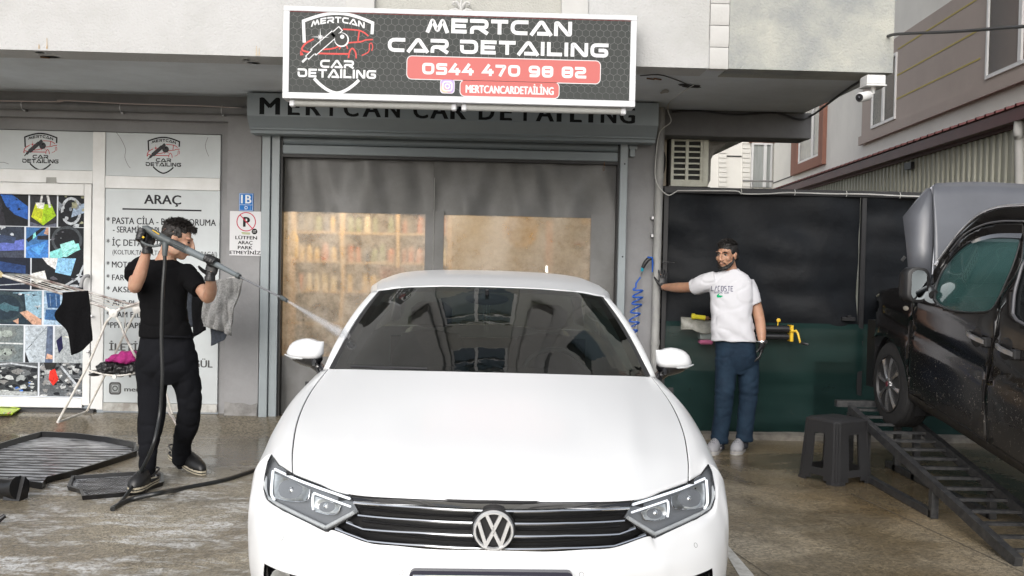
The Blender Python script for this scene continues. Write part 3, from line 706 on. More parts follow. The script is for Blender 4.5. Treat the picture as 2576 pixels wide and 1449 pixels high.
# hair cracks / scratches on the panels
mb = MB(); mb.color((.12, .12, .12)); 
for pts in ([(293, 333), (305, 350), (316, 375), (314, 395), (322, 415), (328, 422)], [(523, 345), (517, 362), (518, 375), (525, 393)], [(0, 408), (10, 408), (22, 412)]):
    q = [D(*p) for p in pts]; mb.stroke(cr2(q, 3), .0035, yt)
mb.build('panel_scratch', m_print, sf, smooth=False)
# ------------------------------------------------------------------ poster made of photographs
post = sf
yp = YF + .022
mb = MB(); x0, _z = D(-20, 487); xr = -3.5605; mb.bbox(-4.95, xr, yp + .003, yp + .02, .253, 2.061, .001); mb.build('poster_backing', mk('poster_white', (.62, .66, .72), .3), sf)
def photo(x0, y0, x1, y1, bgc, draw):
    """one photograph of the poster, drawn flat; coordinates of draw() run 0..1 inside it"""
    mb = MB(); a = P(x0, y1, yp); b = P(x1, y0, yp); ax, az, bx, bz = a.x, a.z, min(b.x, xr - .004), b.z
    lim = lambda u, v: (ax + (bx - ax) * min(1, max(0, u)), az + (bz - az) * min(1, max(0, v)))
    mb.color(bgc); flat(mb, [lim(0, 0), lim(1, 0), lim(1, 1), lim(0, 1)], yp)
    st = {'k': 0}
    def shape(pts, c): st['k'] += 1; mb.color(c); flat(mb, [lim(*p) for p in pts], yp - .00004 * st['k'])
    def stroke(pts, w, c):
        st['k'] += 1; mb.color(c); q = [lim(*p) for p in pts]; mb.stroke(q, w * (bx - ax), yp - .00004 * st['k'])
    draw(shape, stroke); mb.build('photograph', m_photo, sf, smooth=False)
rn = random.Random(5)
def clutter(shape, n, cols, s=.12, box=(0, 0, 1, 1)):
    for i in range(n):
        cx, cy = box[0] + rn.random() * (box[2] - box[0]), box[1] + rn.random() * (box[3] - box[1]); r = s * (.3 + rn.random()); k = rn.randint(3, 6); a0 = rn.random() * 6
        shape([(cx + r * cos(a0 + 2 * pi * j / k) * (.4 + rn.random()), cy + r * .8 * sin(a0 + 2 * pi * j / k) * (.4 + rn.random())) for j in range(k)], rn.choice(cols))
DK = (.01, .012, .016); BL = (.03, .12, .45); BL2 = (.06, .22, .6); SK = (.55, .33, .24); GR = (.35, .55, .02); TQ = (.25, .68, .66); SV = (.45, .48, .52); LG = (.55, .6, .66)
def ph1(s, t): s([(0, 0), (.5, 0), (.35, 1), (0, 1)], (.03, .03, .04)); s([(.35, 1), (1, 1), (1, .2), (.7, .35), (.5, .6)], BL); s([(.6, 1), (1, 1), (1, .6)], DK); t([(.3, 0), (.2, .9)], .06, SV); s([(0, .05), (.2, .1), (.25, .3), (.1, .4), (0, .35)], SK); clutter(s, 10, [BL2, DK, SV], .05, (.3, .3, 1, 1))
def ph2(s, t): s([(.2, .7), (.8, .7), (.98, .35), (.5, .04), (.05, .3)], GR); s([(.2, .7), (.5, .65), (.45, .1), (.05, .3)], (.55, .6, .03)); s([(.2, .75), (.55, .75), (.5, .55), (.28, .58)], (.75, .75, .7)); t([(.45, 1), (.4, .75)], .08, (.6, .6, .6)); t([(.65, 1), (.75, .6)], .09, (.65, .65, .65)); s([(0, 0), (1, 0), (1, .12), (.5, .02), (0, .15)], (.12, .13, .18))
def ph3(s, t): t([(.5 + .35 * cos(a), .5 + .4 * sin(a)) for a in [2 * pi * i / 16 for i in range(17)]], .1, SV); s([(.5, .3), (1, .45), (1, .75), (.6, .65)], (.3, .38, .5)); clutter(s, 14, [DK, SV, (.2, .22, .25), (.3, .3, .2)], .12)
def ph4(s, t): s([(0, 0), (1, 0), (1, .25), (.5, .15), (0, .35)], (.05, .06, .09)); s([(.3, .2), (1, .25), (1, .6), (.35, .45)], (.12, .16, .5)); s([(0, .5), (.35, .55), (.35, .75), (0, .85)], (.75, .75, .72)); s([(.3, .5), (.75, .45), (.8, .65), (.35, .75)], (.04, .06, .12)); clutter(s, 8, [DK, SV, LG], .07, (0, .7, 1, 1))
def ph5(s, t): s([(0, 0), (1, 0), (1, .6), (0, .35)], BL2); s([(.2, .3), (.9, .5), (.6, .1)], (.10, .35, .75)); s([(0, .6), (.7, 1), (.9, 1), (.1, .5)], DK); s([(.3, .6), (.45, .7), (.42, .85), (.32, .78)], TQ); s([(.5, .6), (1, .6), (1, .75), (.5, .72)], (.02, .02, .03)); s([(.8, .8), (1, .75), (1, 1), (.9, 1)], SK)
def ph6(s, t): t([(.5 + .42 * cos(a), .6 + .42 * sin(a)) for a in [2 * pi * i / 18 for i in range(19)]], .08, (.06, .07, .08)); s([(0, 0), (.3, 0), (.9, .3), (.85, .5), (.6, .45), (0, .2)], TQ); s([(.3, .45), (.7, .6), (.85, .3), (.5, .05), (.4, .05)], (.35, .75, .72)); t([(.5, .1), (.75, .25)], .02, (.15, .5, .5)); t([(.45, .2), (.72, .35)], .02, (.15, .5, .5)); clutter(s, 6, [SV, (.1, .1, .12)], .06, (0, .5, .4, 1))
def ph7(s, t): s([(0, .6), (.9, .5), (.9, .75), (0, .95)], (.02, .05, .16)); s([(0, .2), (.15, .15), (.2, .45), (0, .5)], (.35, .05, .3)); t([(.2, .3), (.3, .55), (.4, .4)], .1, (.5, .42, .25)); t([(.1, .1), (1, .2)], .02, SV)
def ph8(s, t): s([(0, .5), (.25, .6), (.3, .3), (.1, .2), (0, .3)], (.75, .75, .74)); s([(.2, 1), (.6, 1), (.75, .55), (.5, .6), (.3, .8)], (.72, .72, .72)); s([(.5, 1), (.85, 1), (.75, .45), (.45, .55)], (.25, .5, .75)); t([(.3, .15), (.6, .1), (.9, .4), (1, .8)], .04, SV); clutter(s, 12, [DK, (.1, .1, .12), SV], .1, (.3, 0, 1, .5))
def ph9(s, t): s([(0, .85), (1, 1), (1, .2), (.6, .1)], (.25, .4, .5)); s([(0, 0), (.75, 0), (.7, .9), (0, .95)], (.015, .03, .045)); t([(.35 + .32 * cos(a), .5 + .42 * sin(a)) for a in [2 * pi * i / 20 for i in range(21)]], .06, (.03, .05, .06)); s([(.2, .5), (.35, .65), (.55, .5), (.4, .35)], (.06, .12, .15)); t([(.1, .55), (.6, .45)], .08, (.05, .12, .15)); s([(.62, .35), (.75, .42), (1, .15), (1, 0), (.85, 0)], SK); s([(.5, .1), (.6, .18), (.6, 0)], SK); clutter(s, 8, [DK, SV], .05, (.55, .5, 1, .9))
def ph10(s, t): s([(.05, .95), (.4, .95), (.42, .5), (.1, .5)], (.03, .09, .22)); s([(.05, .45), (.45, .45), (.42, .12), (.02, .15)], (.04, .12, .28)); t([(.15, .9), (.17, .55)], .02, (.2, .3, .45)); t([(.3, .9), (.32, .55)], .02, (.2, .3, .45)); s([(.5, 1), (1, 1), (1, 0), (.55, 0)], (.55, .62, .7))
def hl(s, t, z0):
    s([(.0, z0 + .02), (.6, z0), (.85, z0 + .2), (.75, z0 + .4), (.2, z0 + .38), (0, z0 + .3)], (.16, .18, .18)); s([(.3 + .17 * cos(a), z0 + .2 + .12 * sin(a)) for a in [2 * pi * i / 10 for i in range(10)]], (.35, .4, .38)); s([(.58 + .15 * cos(a), z0 + .22 + .1 * sin(a)) for a in [2 * pi * i / 10 for i in range(10)]], (.28, .32, .3))
def ph11(s, t): hl(s, t, .55); s([(0, .5), (1, .48), (1, .52), (0, .53)], (.5, .52, .53)); hl(s, t, .05); clutter(s, 5, [DK, (.5, .5, .5)], .04, (0, .05, .7, .4))
def ph12(s, t): t([(.05, .35), (.8, 1)], .01, DK); t([(.1, .4), (.25, .5)], .03, (.1, .1, .1)); s([(.72, 0), (1, 0), (1, 1), (.8, 1)], (.1, .13, .2)); s([(.75, .1), (1, .1), (1, .2), (.8, .25)], SK); t([(.55, .35), (.7, .12)], .03, SV); s([(0, 0), (.15, 0), (0, .3)], DK)
def ph13(s, t): s([(.05, .6), (.25, .75), (.3, .4), (.15, .25)], (.01, .01, .05)); t([(.3, .72), (.55, .7)], .03, (.6, .6, .5)); t([(.6, .9), (.6, .2)], .02, (.5, .6, .6))
def ph14(s, t): clutter(s, 90, [DK, DK, (.12, .13, .14), (.3, .32, .33), (.45, .47, .48), (.2, .2, .2)], .09); clutter(s, 5, [(.05, .15, .5), LG], .04, (.6, .1, .95, .5)); s([(0, .85), (1, .9), (1, 1), (0, 1)], (.1, .11, .12)); s([(0, 0), (1, 0), (1, .12), (0, .15)], (.35, .37, .38)); t([(0, .88), (.5, .97), (1, .86)], .03, SV)
def ph15(s, t): clutter(s, 110, [DK, (.15, .16, .17), (.4, .42, .43), (.55, .57, .58), (.25, .25, .25)], .08); s([(.24, .75), (.36, .82), (.45, .5), (.32, .32), (.22, .5)], (.65, .03, .02)); s([(.1, 1), (.4, 1), (.35, .82), (.15, .78)], (.02, .02, .02)); t([(.5, .9), (.9, .3)], .05, SV)
for a in ((-40, 487, 105, 566, DK, ph1), (112, 490, 210, 569, (.03, .03, .035), ph2), (216, 491, 314, 570, DK, ph3) if 0 else (146, 491, 212, 570, DK, ph3), (-40, 570, 61, 646, (.03, .04, .06), ph4), (65, 572, 122, 648, (.05, .15, .35), ph5), (125, 573, 211, 649, DK, ph6),
          (-40, 648, 76, 726, (.01, .015, .03), ph7), (79, 650, 211, 728, DK, ph8), (-40, 731, 105, 814, (.02, .03, .04), ph9), (110, 733, 210, 816, (.35, .48, .62), ph10), (-40, 818, 59, 909, (.15, .18, .19), ph11), (63, 820, 133, 911, (.40, .45, .50), ph12), (137, 821, 209, 912, (.33, .36, .38), ph13),
          (-40, 912, 95, 993, (.04, .045, .05), ph14), (99, 913, 208, 996, (.10, .11, .12), ph15)):
    x0_, y0_, x1_, y1_ = a[:4]
    if a[5] is ph1: x1_ = 71
    if a[5] is ph2: x0_, x1_ = 75, 143
    photo(x0_, y0_, x1_, y1_, a[4], a[5])

# ------------------------------------------------------------------ number plate and no-parking notice
t = thing('house_number_plate', 'small blue house number plate 1B on the grey pillar', 'number plate', (-2.13, FY - .065, 2.04))
a = P(601, 530, FY - .065); b = P(638, 486, FY - .065); y = FY - .068; mb = MB(); mb.color((.02, .16, .48)); mb.bbox(a.x, b.x, y, y + .006, a.z, b.z, .002); mb.build('plate', m_signface, t)
mb = MB(); mb.color((.75, .78, .8)); w = b.x - a.x; text_mb(mb, '1B', a.x + w * .16, a.z + .068, w * .68, .078, y - .0008, .03)
fr = [(a.x + .006, a.z + .006), (b.x - .006, a.z + .006), (b.x - .006, b.z - .006), (a.x + .006, b.z - .006)]; mb.stroke(fr, .0025, y - .0008, True)
mb.stroke([(a.x + .006, a.z + .055), (b.x - .006, a.z + .055)], .0025, y - .0008); mb.color((.6, .7, .8)); mb.stroke(arc((a.x + b.x) / 2, a.z + .03, .012, 0, 360, 12)[:-1], .006, y - .0008, True)
for dx in (.055, .1): mb.stroke([(a.x + dx, a.z + .006), (a.x + dx, a.z + .055)], .0015, y - .0008)
mb.build('lettering', m_signface, t, smooth=False)
t = thing('no_parking_notice', 'white no parking notice with red crossed circle under the blue number plate', 'notice', (-2.13, FY - .065, 1.56))
a = P(577, 642, FY - .065); b = P(658, 532, FY - .065); y = FY - .067; w = b.x - a.x; h = b.z - a.z
mb = MB(); mb.color((.66, .66, .68)); mb.bbox(a.x, b.x, y, y + .005, a.z, b.z, .001); mb.build('board', m_signface, t)
mb = MB(); cx = a.x + w * .52; cz = b.z - h * .235; y -= .0008
mb.color((.012, .012, .014)); text_mb(mb, 'P', cx - .022, cz - .045, .05, .09, y, .05)
mb.color((.50, .02, .06)); mb.stroke(arc(cx, cz, .082, 0, 360, 28)[:-1], .008, y - .0004, True); mb.stroke([(cx - .055, cz + .06), (cx + .055, cz - .06)], .008, y - .0008)
mb.color((.012, .012, .014)); flat(mb, arc(cx + .075, cz - .085, .026, 0, 360, 14)[:-1], y - .0012); mb.color((.6, .6, .6)); mb.stroke([(cx + .06, cz - .08), (cx + .09, cz - .076)], .004, y - .0016); mb.stroke([(cx + .06, cz - .091), (cx + .088, cz - .089)], .004, y - .0016)
mb.color((.25, .3, .02)); mb.stroke([(cx - .04, cz - .098), (cx + .035, cz - .1)], .007, y); mb.stroke([(cx - .035, cz - .108), (cx + .035, cz - .11)], .005, y)
mb.build('pictogram', m_signface, t, smooth=False)
for i, (s, f) in enumerate((('LÜTFEN', .68), ('ARAÇ', .46), ('PARK', .46), ('ETMEYİNİZ', .97))):
    m2 = MB(); m2.color((.012, .012, .014)); text_mb(m2, s, a.x + w * .5 + (.008 if i == 0 else 0), b.z - h * (.585 + .112 * i) - .018, w * f, .031, y, .03, align='c'); m2.build('lettering', m_signface, t, smooth=False)

# ------------------------------------------------------------------ hanging light box sign
sg = thing('hanging_sign', 'large white framed light box sign with black honeycomb face above the shutter', 'sign', (-.2, 6.9, 2.65))
YS = 6.86
a = P(710, 243, YS); b = P(1605, 42, YS); c = P(710, 10, YS); d = P(1600, 272, YS)
X0, X1, Z0, Z1 = (a.x), (b.x - .005), (a.z + d.z) / 2, (c.z + b.z) / 2
mb = MB(); fw = .042
mb.bbox(X0, X1, YS, 7.03, Z1 - fw * .8, Z1, .003); mb.bbox(X0, X1, YS, 7.03, Z0, Z0 + fw, .003); mb.bbox(X0, X0 + fw, YS + .001, 7.029, Z0 + fw, Z1 - fw * .8, .003); mb.bbox(X1 - fw, X1, YS + .001, 7.029, Z0 + fw, Z1 - fw * .8, .003)
mb.build('frame', m_alu, sg)
mb = MB(); mb.box(X0 + .01, X1 - .01, 7.00, 7.028, Z0 + .01, Z1 - .01); mb.build('back_panel', m_alu, sg)
ys = YS + .009
fx0, fx1, fz0, fz1 = X0 + fw, X1 - fw, Z0 + fw, Z1 - fw * .8
mb = MB(); mb.color((.050, .054, .052)); n = 1; flat(mb, [(fx0, fz0), (fx1, fz0), (fx1, fz1), (fx0, fz1)], ys)
mb.color((.3, .02, .02)); flat(mb, [(fx0, fz1 - .004), (fx1, fz1 - .004), (fx1, fz1), (fx0, fz1)], ys - .0003); mb.build('face', m_signface, sg, smooth=False)
mb = MB(); r = .0285; k = 0; dx = r * sqrt(3)
for i in range(60):
    for j in range(18):
        cx = fx0 + i * dx + (dx / 2 if j % 2 else 0); cz = fz1 - .01 - j * 1.5 * r
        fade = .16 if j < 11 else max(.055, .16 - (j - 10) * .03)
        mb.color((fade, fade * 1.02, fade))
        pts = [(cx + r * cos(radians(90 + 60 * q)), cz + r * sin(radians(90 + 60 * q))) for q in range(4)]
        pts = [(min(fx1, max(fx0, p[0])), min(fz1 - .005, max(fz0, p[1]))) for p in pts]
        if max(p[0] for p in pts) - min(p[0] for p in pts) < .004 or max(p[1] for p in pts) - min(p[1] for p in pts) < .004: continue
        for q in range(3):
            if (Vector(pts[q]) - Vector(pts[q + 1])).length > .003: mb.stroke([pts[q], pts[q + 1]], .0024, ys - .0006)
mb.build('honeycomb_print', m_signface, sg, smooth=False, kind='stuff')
WHT = (.72, .73, .74); RDS = (.52, .15, .14)
def SP(x, y): q = P(x, y, ys); return q.x, q.z
def sline(s, x0, x1, yb, yt_, yoff, fn=techno, col=WHT, **kw):
    mb = MB(); mb.color(col); A_ = SP(x0, yb); B_ = SP(x1, yb + (x1 - x0) * .0285); h = SP(x0, yt_)[1] - A_[1]
    z = (A_[1] + B_[1]) / 2
    fn(mb, s, A_[0], z, B_[0] - A_[0], h, ys - yoff, **kw); mb.build('lettering', m_signface, sg, smooth=False)
sline('MERTCAN', 1072, 1438, 81, 44, .0015); sline('CAR DETAILING', 975, 1530, 129, 94, .0015)
def pill(x0, y0, x1, y1, r, name='number_plate_print'):
    A_ = SP(x0, y1); B_ = SP(x1, y0); h = B_[1] - A_[1]; mb = MB(); mb.color(WHT); flat(mb, rrect(A_[0], A_[1], B_[0], B_[1], h * r), ys - .001); e = .005
    mb.color(RDS); flat(mb, rrect(A_[0] + e, A_[1] + e, B_[0] - e, B_[1] - e, h * r - e), ys - .0014); mb.build('red_plate', m_signface, sg, smooth=False)
def slope(x, y): return y
pill(1022, 152, 1512, 199, .22); sline('0544 470 98 82', 1062, 1474, 186, 157, .002)
pill(1156, 206.5, 1408, 242, .3)
sline('MERTCANCARDETAİLİNG', 1172, 1392, 232.5, 212.5, .002, fn=text_mb, bold=.05)
mb = MB(); A_ = SP(1107, 234); B_ = SP(1144, 199); cx, cz = (A_[0] + B_[0]) / 2, (A_[1] + B_[1]) / 2; w = (B_[0] - A_[0]) / 2
for i, (f, c_) in enumerate(((1, (.75, .74, .80)), (.93, (.45, .36, .62)))): mb.color(c_); flat(mb, rrect(cx - w * f, cz - w * f, cx + w * f, cz + w * f, w * .45), ys - .001 - .0003 * i)
mb.color((.62, .52, .35)); flat(mb, [(cx - w * .9, cz - w * .6), (cx - w * .6, cz - w * .9), (cx + .1 * w, cz - w * .92), (cx - w * .9, cz + w * .1)], ys - .0016); mb.color((.55, .35, .42)); flat(mb, [(cx + .1 * w, cz - w * .92), (cx + w * .6, cz - w * .9), (cx - w * .9, cz + w * .5), (cx - w * .9, cz + w * .1)], ys - .0016)
mb.color(WHT); mb.stroke(rrect(cx - w * .62, cz - w * .62, cx + w * .62, cz + w * .62, w * .35), w * .16, ys - .002, True); mb.stroke(arc(cx, cz, w * .3, 0, 360, 16)[:-1], w * .14, ys - .002, True); flat(mb, arc(cx + w * .38, cz + w * .38, w * .08, 0, 360, 8)[:-1], ys - .002)
mb.build('camera_icon', m_signface, sg, smooth=False)
q0 = SP(850, 32); q1 = SP(846, 236); mb = MB(); logo(mb, q0[0], q0[1] + .006, (q0[1] - q1[1]) * 1.02, ys - .001, WHT, (.62, .09, .08), (.05, .052, .05)); mb.build('shield_logo', m_signface, sg, smooth=False)
# lamp tubes clipped under the box
m_tube = mk('frosted_lamp_cover', (.42, .42, .40), .5, var=.1, vscale=60)
zt_ = Z0 - .018
for x0_, x1_ in ((X0 + .045, -.21), (-.165, X1 - .06)):
    mb = MB(); mb.tube([(x0_, 6.93, zt_), (x1_, 6.93, zt_)], .026, 14); lt = mb.build('lamp_cover', m_tube, sg)
    for x in (x0_ - .005, x1_ - .03): mb = MB(); mb.bbox(x, x + .035, 6.90, 6.965, zt_ - .028, Z0 - .001, .006); mb.build('end_cap', m_alu, sg)
    for x in (x0_ + .25, x1_ - .3): mb = MB(); mb.bbox(x, x + .012, 6.925, 6.94, zt_ + .018, Z0 - .001, .001); mb.build('bracket', m_steel, sg)
for x in (-1.2, .9): mb = MB(); mb.beam((x, 7.03, Z0 + .5), (x, 7.12, Z0 + .5), .04, .04); mb.build('wall_bracket', m_alu, sg)

# ------------------------------------------------------------------ roller shutter
rs = thing('roller_shutter', 'grey roller shutter pulled up into its box above the plastic curtain', 'shutter', (-.2, 8.8, 2.4))
YH = 8.60
mb = MB(); a = P(622, 228, YH); b = P(1658, 330, YH)
hx0, hx1 = a.x, 1.492; prof = [(8.93, 2.95), (YH, 2.95), (YH, 2.755), (8.70, 2.665), (8.70, 2.655), (8.74, 2.655), (8.74, 2.625), (8.93, 2.625)]
mb.prismx(prof, hx0, hx1); mb.build('shutter_box', m_grey_metal, rs, angle=20)
mb = MB(); A_ = P(655, 288, YH); B_ = P(1593, 313, YH); T_ = P(655, 250, YH)
sx0 = A_.x; tot = B_.x - A_.x; hh = .150; zb = 2.768
words = [('M', 0), ('E', .098), ('R', .166), ('T', .243), ('C', .302), ('A', .377), ('N', .457), ('C', .560 - .005), ('A', .628), ('R', .705), ('D', .803 - .21 + .0), ]
# letter positions measured along the box (fraction of the word length)
LT = 'MERTCAN CAR DETAILING'
pos = [655, 726, 773, 822, 868, 919, 973, None, 1046, 1104, 1141 + 32, None, 1206, 1263, 1308 - 2, 1345, 1402, 1431, 1487 - 7, 1513 + 3, 1561]
wid = [46, 26, 34, 30, 34, 42, 34, 0, 34, 42, 36, 0, 36, 26, 30, 42, 9, 26, 9, 36, 36]
pos = [655, 726, 771, 818, 866, 914, 970, None, 1041, 1084, 1135, None, 1206, 1260, 1306, 1350, 1402, 1436, 1482, 1513, 1560]
for ch, p_, w_ in zip(LT, pos, wid):
    if p_ is None: continue
    q = P(p_, 290, YH); mb = MB(); text_mb(mb, ch, q.x, zb, w_ / (2504 / YH), hh, YH - .0012, .035 if ch != 'I' else .02); mb.build('letter', m_letter, rs, smooth=False)
# guides, slat, bottom bar
for x0_, x1_, xb0, xb1 in ((-1.975, -1.90, -1.965, -1.905), (1.21, 1.278, 0, 0)):
    mb = MB(); mb.bbox(x0_, x1_, 8.90, FY + .06, .08, 2.63, .004); mb.build('guide_rail', m_grey_metal2, rs)
mb = MB(); mb.bbox(-1.895, -1.822, 8.925, FY + .06, .10, 2.63, .004); mb.build('guide_rail', m_grey_metal2, rs)
for z_ in (2.45, 1.62):
    for x in (1.25,): mb = MB(); mb.lathe((x, 8.9005, z_), (0, -1, 0), [(0, .008), (.002, .008)], 10); mb.build('bolt_hole', m_black, rs)
mb = MB(); mb.box(-1.820, -1.803, 8.955, FY + .05, .12, 2.65); mb.build('rubber_seal', m_black, rs, smooth=False)
mb = MB(); mb.box(1.196, 1.209, 8.955, FY + .05, .12, 2.65); mb.build('rubber_seal', m_black, rs, smooth=False)
mb = MB(); n_ = 9
pr = [(9.03, 2.565)] + [(8.985 - .022 * sin(pi * i / n_), 2.565 + .075 * i / n_) for i in range(n_ + 1)] + [(9.03, 2.64)]
mb.prismx(pr, -1.802, 1.195); mb.build('slat', m_grey_metal, rs, angle=30)
mb = MB(); mb.bbox(-1.802, 1.195, 8.945, 9.03, 2.475, 2.556, .006); mb.build('bottom_bar', m_grey_metal, rs)
mb = MB(); mb.box(-1.802, 1.195, 8.96, 9.02, 2.448, 2.4745); mb.build('rubber_seal', m_black, rs, smooth=False)
mb = MB(); mb.bbox(1.29, 1.365, 8.93, 8.99, 2.585, 2.622, .004); mb.bbox(1.30, 1.345, 8.93, 8.99, 2.52, 2.585, .004); mb.build('switch_box', m_grey_metal2, rs)
mb = MB(); mb.tube([P(1521, 405, 8.95), P(1520, 418, 8.96)], .004, 6); mb.tube([P(1519, 424, 8.955) + Vector((.008 * cos(a_), 0, .018 * sin(a_))) for a_ in [2 * pi * i / 12 for i in range(13)]], .003, 5); mb.build('pull_cord', m_rust, rs)

# ------------------------------------------------------------------ plastic curtain with clear windows
cu = thing('pvc_curtain', 'grey plastic curtain with two cloudy clear windows closing the wash bay door', 'curtain', (-.3, 9.08, .13))
m_tarp = mk('grey_pvc_tarpaulin', (.17, .17, .17), .45, var=.25, vscale=2.5, col2=(.12, .12, .115), bump=.002, bscale=6)
m_clear = bpy.data.materials.new('cloudy_clear_pvc'); m_clear.use_nodes = True
t_ = m_clear.node_tree; n_ = t_.nodes; n_.clear(); out = n_.new('ShaderNodeOutputMaterial')
tr = n_.new('ShaderNodeBsdfRefraction'); tr.inputs[0].default_value = (.85, .80, .70, 1); tr.inputs['Roughness'].default_value = .27; tr.inputs['IOR'].default_value = 1.10
df = n_.new('ShaderNodeBsdfDiffuse'); df.inputs[0].default_value = (.42, .39, .34, 1); tl = n_.new('ShaderNodeBsdfTranslucent'); tl.inputs[0].default_value = (.62, .58, .50, 1)
m1 = n_.new('ShaderNodeMixShader'); m1.inputs[0].default_value = .5; m2 = n_.new('ShaderNodeMixShader'); gl = n_.new('ShaderNodeBsdfGlossy'); gl.inputs['Roughness'].default_value = .18; m3 = n_.new('ShaderNodeMixShader'); m3.inputs[0].default_value = .045
tc = n_.new('ShaderNodeTexCoord'); ns = n_.new('ShaderNodeTexNoise'); ns.inputs['Scale'].default_value = 9; ns.inputs['Detail'].default_value = 9; ns.inputs['Roughness'].default_value = .72
t_.links.new(tc.outputs['Object'], ns.inputs['Vector']); mr = n_.new('ShaderNodeMapRange'); mr.inputs['From Min'].default_value = .38; mr.inputs['From Max'].default_value = .62; mr.inputs['To Min'].default_value = .34; mr.inputs['To Max'].default_value = .72
t_.links.new(ns.outputs[0], mr.inputs[0]); t_.links.new(mr.outputs[0], m2.inputs[0])
t_.links.new(df.outputs[0], m1.inputs[1]); t_.links.new(tl.outputs[0], m1.inputs[2]); t_.links.new(tr.outputs[0], m2.inputs[1]); t_.links.new(m1.outputs[0], m2.inputs[2])
t_.links.new(m2.outputs[0], m3.inputs[1]); t_.links.new(gl.outputs[0], m3.inputs[2]); t_.links.new(m3.outputs[0], out.inputs[0])
def sheet(x0, x1, z0, z1, nx, nz, seed, amp, y=9.07):
    A = []
    for i in range(nz + 1):
        row = []; z = z0 + (z1 - z0) * i / nz
        for j in range(nx + 1):
            x = x0 + (x1 - x0) * j / nx
            fold = amp * (mnoise.noise(Vector((x * 3.2 + (2.45 - z) * .9, seed, (z) * .7))) + .5 * mnoise.noise(Vector((x * 7 - (2.45 - z) * 1.5, seed + 5, z * 1.2))))
            edge = 1.0
            row.append((x, y + fold * edge, z))
        A.append(row)
    return A
def curtain_piece(name, x0, x1, z0, z1, mat_, seed=2.0, amp=.03, y=9.07):
    mb = MB(); mb.grid(sheet(x0, x1, z0, z1, max(4, int((x1 - x0) * 30)), max(4, int((z1 - z0) * 26)), seed, amp, y)); return mb.build(name, mat_, cu, angle=180)
curtain_piece('upper_sheet', -1.83, -.43, 1.965, 2.62, m_tarp, 2.0, .055)
curtain_piece('upper_sheet', -.46, 1.22, 1.965, 2.62, m_tarp, 7.0, .055, 9.062)
curtain_piece('seam_strip', -.53, -.36, .12, 2.0, m_tarp, 2.0, .012, 9.055)
curtain_piece('seam_strip', .975, 1.22, .12, 2.0, m_tarp, 7.0, .015, 9.055)
curtain_piece('lower_sheet', -1.83, 1.22, .12, .66, m_tarp, 3.0, .03, 9.06)
curtain_piece('clear_window', -1.84, -.515, .645, 1.97, m_clear, 2.0, .012, 9.075)
curtain_piece('clear_window', -.37, .985, .645, 1.97, m_clear, 7.0, .012, 9.075)
mb = MB(); mb.tube([(-.452, 9.048, .7), (-.452, 9.045, 2.3)], .0025, 5); mb.build('weld_seam', mk('pale_weld', (.4, .4, .38), .5), cu)

# ------------------------------------------------------------------ lit workshop behind the curtain
rm = thing('workshop_interior', 'warm lit workshop room behind the plastic curtain', 'room', (-.2, 11, .13))
m_room = mk('warm_room_wall', (.50, .44, .35), .8, var=.15, vscale=2)
mb = MB(); mb.box(-2.3, 1.6, 13.4, 13.5, .0, 2.95); mb.box(-2.4, -2.3, 9.31, 13.5, 0, 2.95); mb.box(1.6, 1.7, 9.31, 13.5, 0, 2.95); mb.box(-2.4, 1.7, 9.31, 13.5, 2.9, 2.96); mb.box(-2.4, 1.7, 9.06, 13.5, .08, .129); mb.build('wall', m_room, rm, smooth=False)
sh = thing('storage_shelf', 'tall wooden shelf unit packed with bottles seen through the left clear window', 'shelf', (-1.6, 11.2, .13))
m_wood = mk('pine_shelf', (.62, .46, .28), .6, var=.15, vscale=5)
SX = [-2.05, -1.52, -.93, -.36]
for x in SX: mb = MB(); mb.box(x - .02, x + .02, 11.0, 11.35, .13, 2.45); mb.build('upright', m_wood, sh, smooth=False)
SZ = [.5, .85, 1.2, 1.52, 1.84, 2.12]
for z in SZ: mb = MB(); mb.box(SX[0], SX[-1], 11.002, 11.348, z - .018, z + .0); mb.build('shelf_board', m_wood, sh, smooth=False)
mb = MB(); mb.box(SX[0], SX[-1], 11.35, 11.36, .13, 2.45); mb.build('back', m_wood, sh, smooth=False)
bc = [((.42, .15, .09), 'red'), ((.10, .13, .22), 'blue'), ((.6, .57, .48), 'white'), ((.06, .05, .05), 'black'), ((.18, .24, .14), 'green'), ((.55, .40, .14), 'yellow')]
bm = [(mk('bottle_' + n, c, .35), n) for c, n in bc]
names = {}
def bottle_mesh(m):
    mb = MB(); mb.lathe((0, 0, 0), (0, 0, 1), [(0, .034), (.002, .036), (.14, .036), (.165, .016), (.17, .014)], 10); me = mb.build('bottle', m); return me
protos = [bottle_mesh(m) for m, n in bm]
caps = MB(); caps.lathe((0, 0, .17), (0, 0, 1), [(0, .017), (.03, .017)], 8); cap_o = caps.build('cap', m_blackpl, None)
rb = random.Random(3); first = {}
for zi, z in enumerate(SZ):
    for b_ in range(3):
        x = SX[b_] + .07; grp = rb.randint(0, 5); nb_ = 0
        while x < SX[b_ + 1] - .06:
            k = grp if rb.random() < .75 else rb.randint(0, 5)
            if rb.random() < .93:
                o = protos[k].copy(); COL.objects.link(o); o.location = (x, 11.09 + rb.random() * .03, z + .001); o.scale = (1, 1, .85 + .4 * rb.random()); o.name = 'bottle'
                nb_ += 1; o['label'] = '%s bottle, %s from left in the %s bay of the %s shelf board' % (bm[k][1], ['first', 'second', 'third', 'fourth', 'fifth', 'sixth', 'seventh'][nb_ - 1], ['left', 'middle', 'right'][b_], ['lowest', 'second', 'third', 'fourth', 'fifth', 'top'][zi]); o['category'] = 'bottle'; o['group'] = 'bottles on the workshop shelf'
                c_ = cap_o.copy(); COL.objects.link(c_); c_.parent = o; c_.location = (0, 0, 0); c_.name = 'cap'
            x += .088
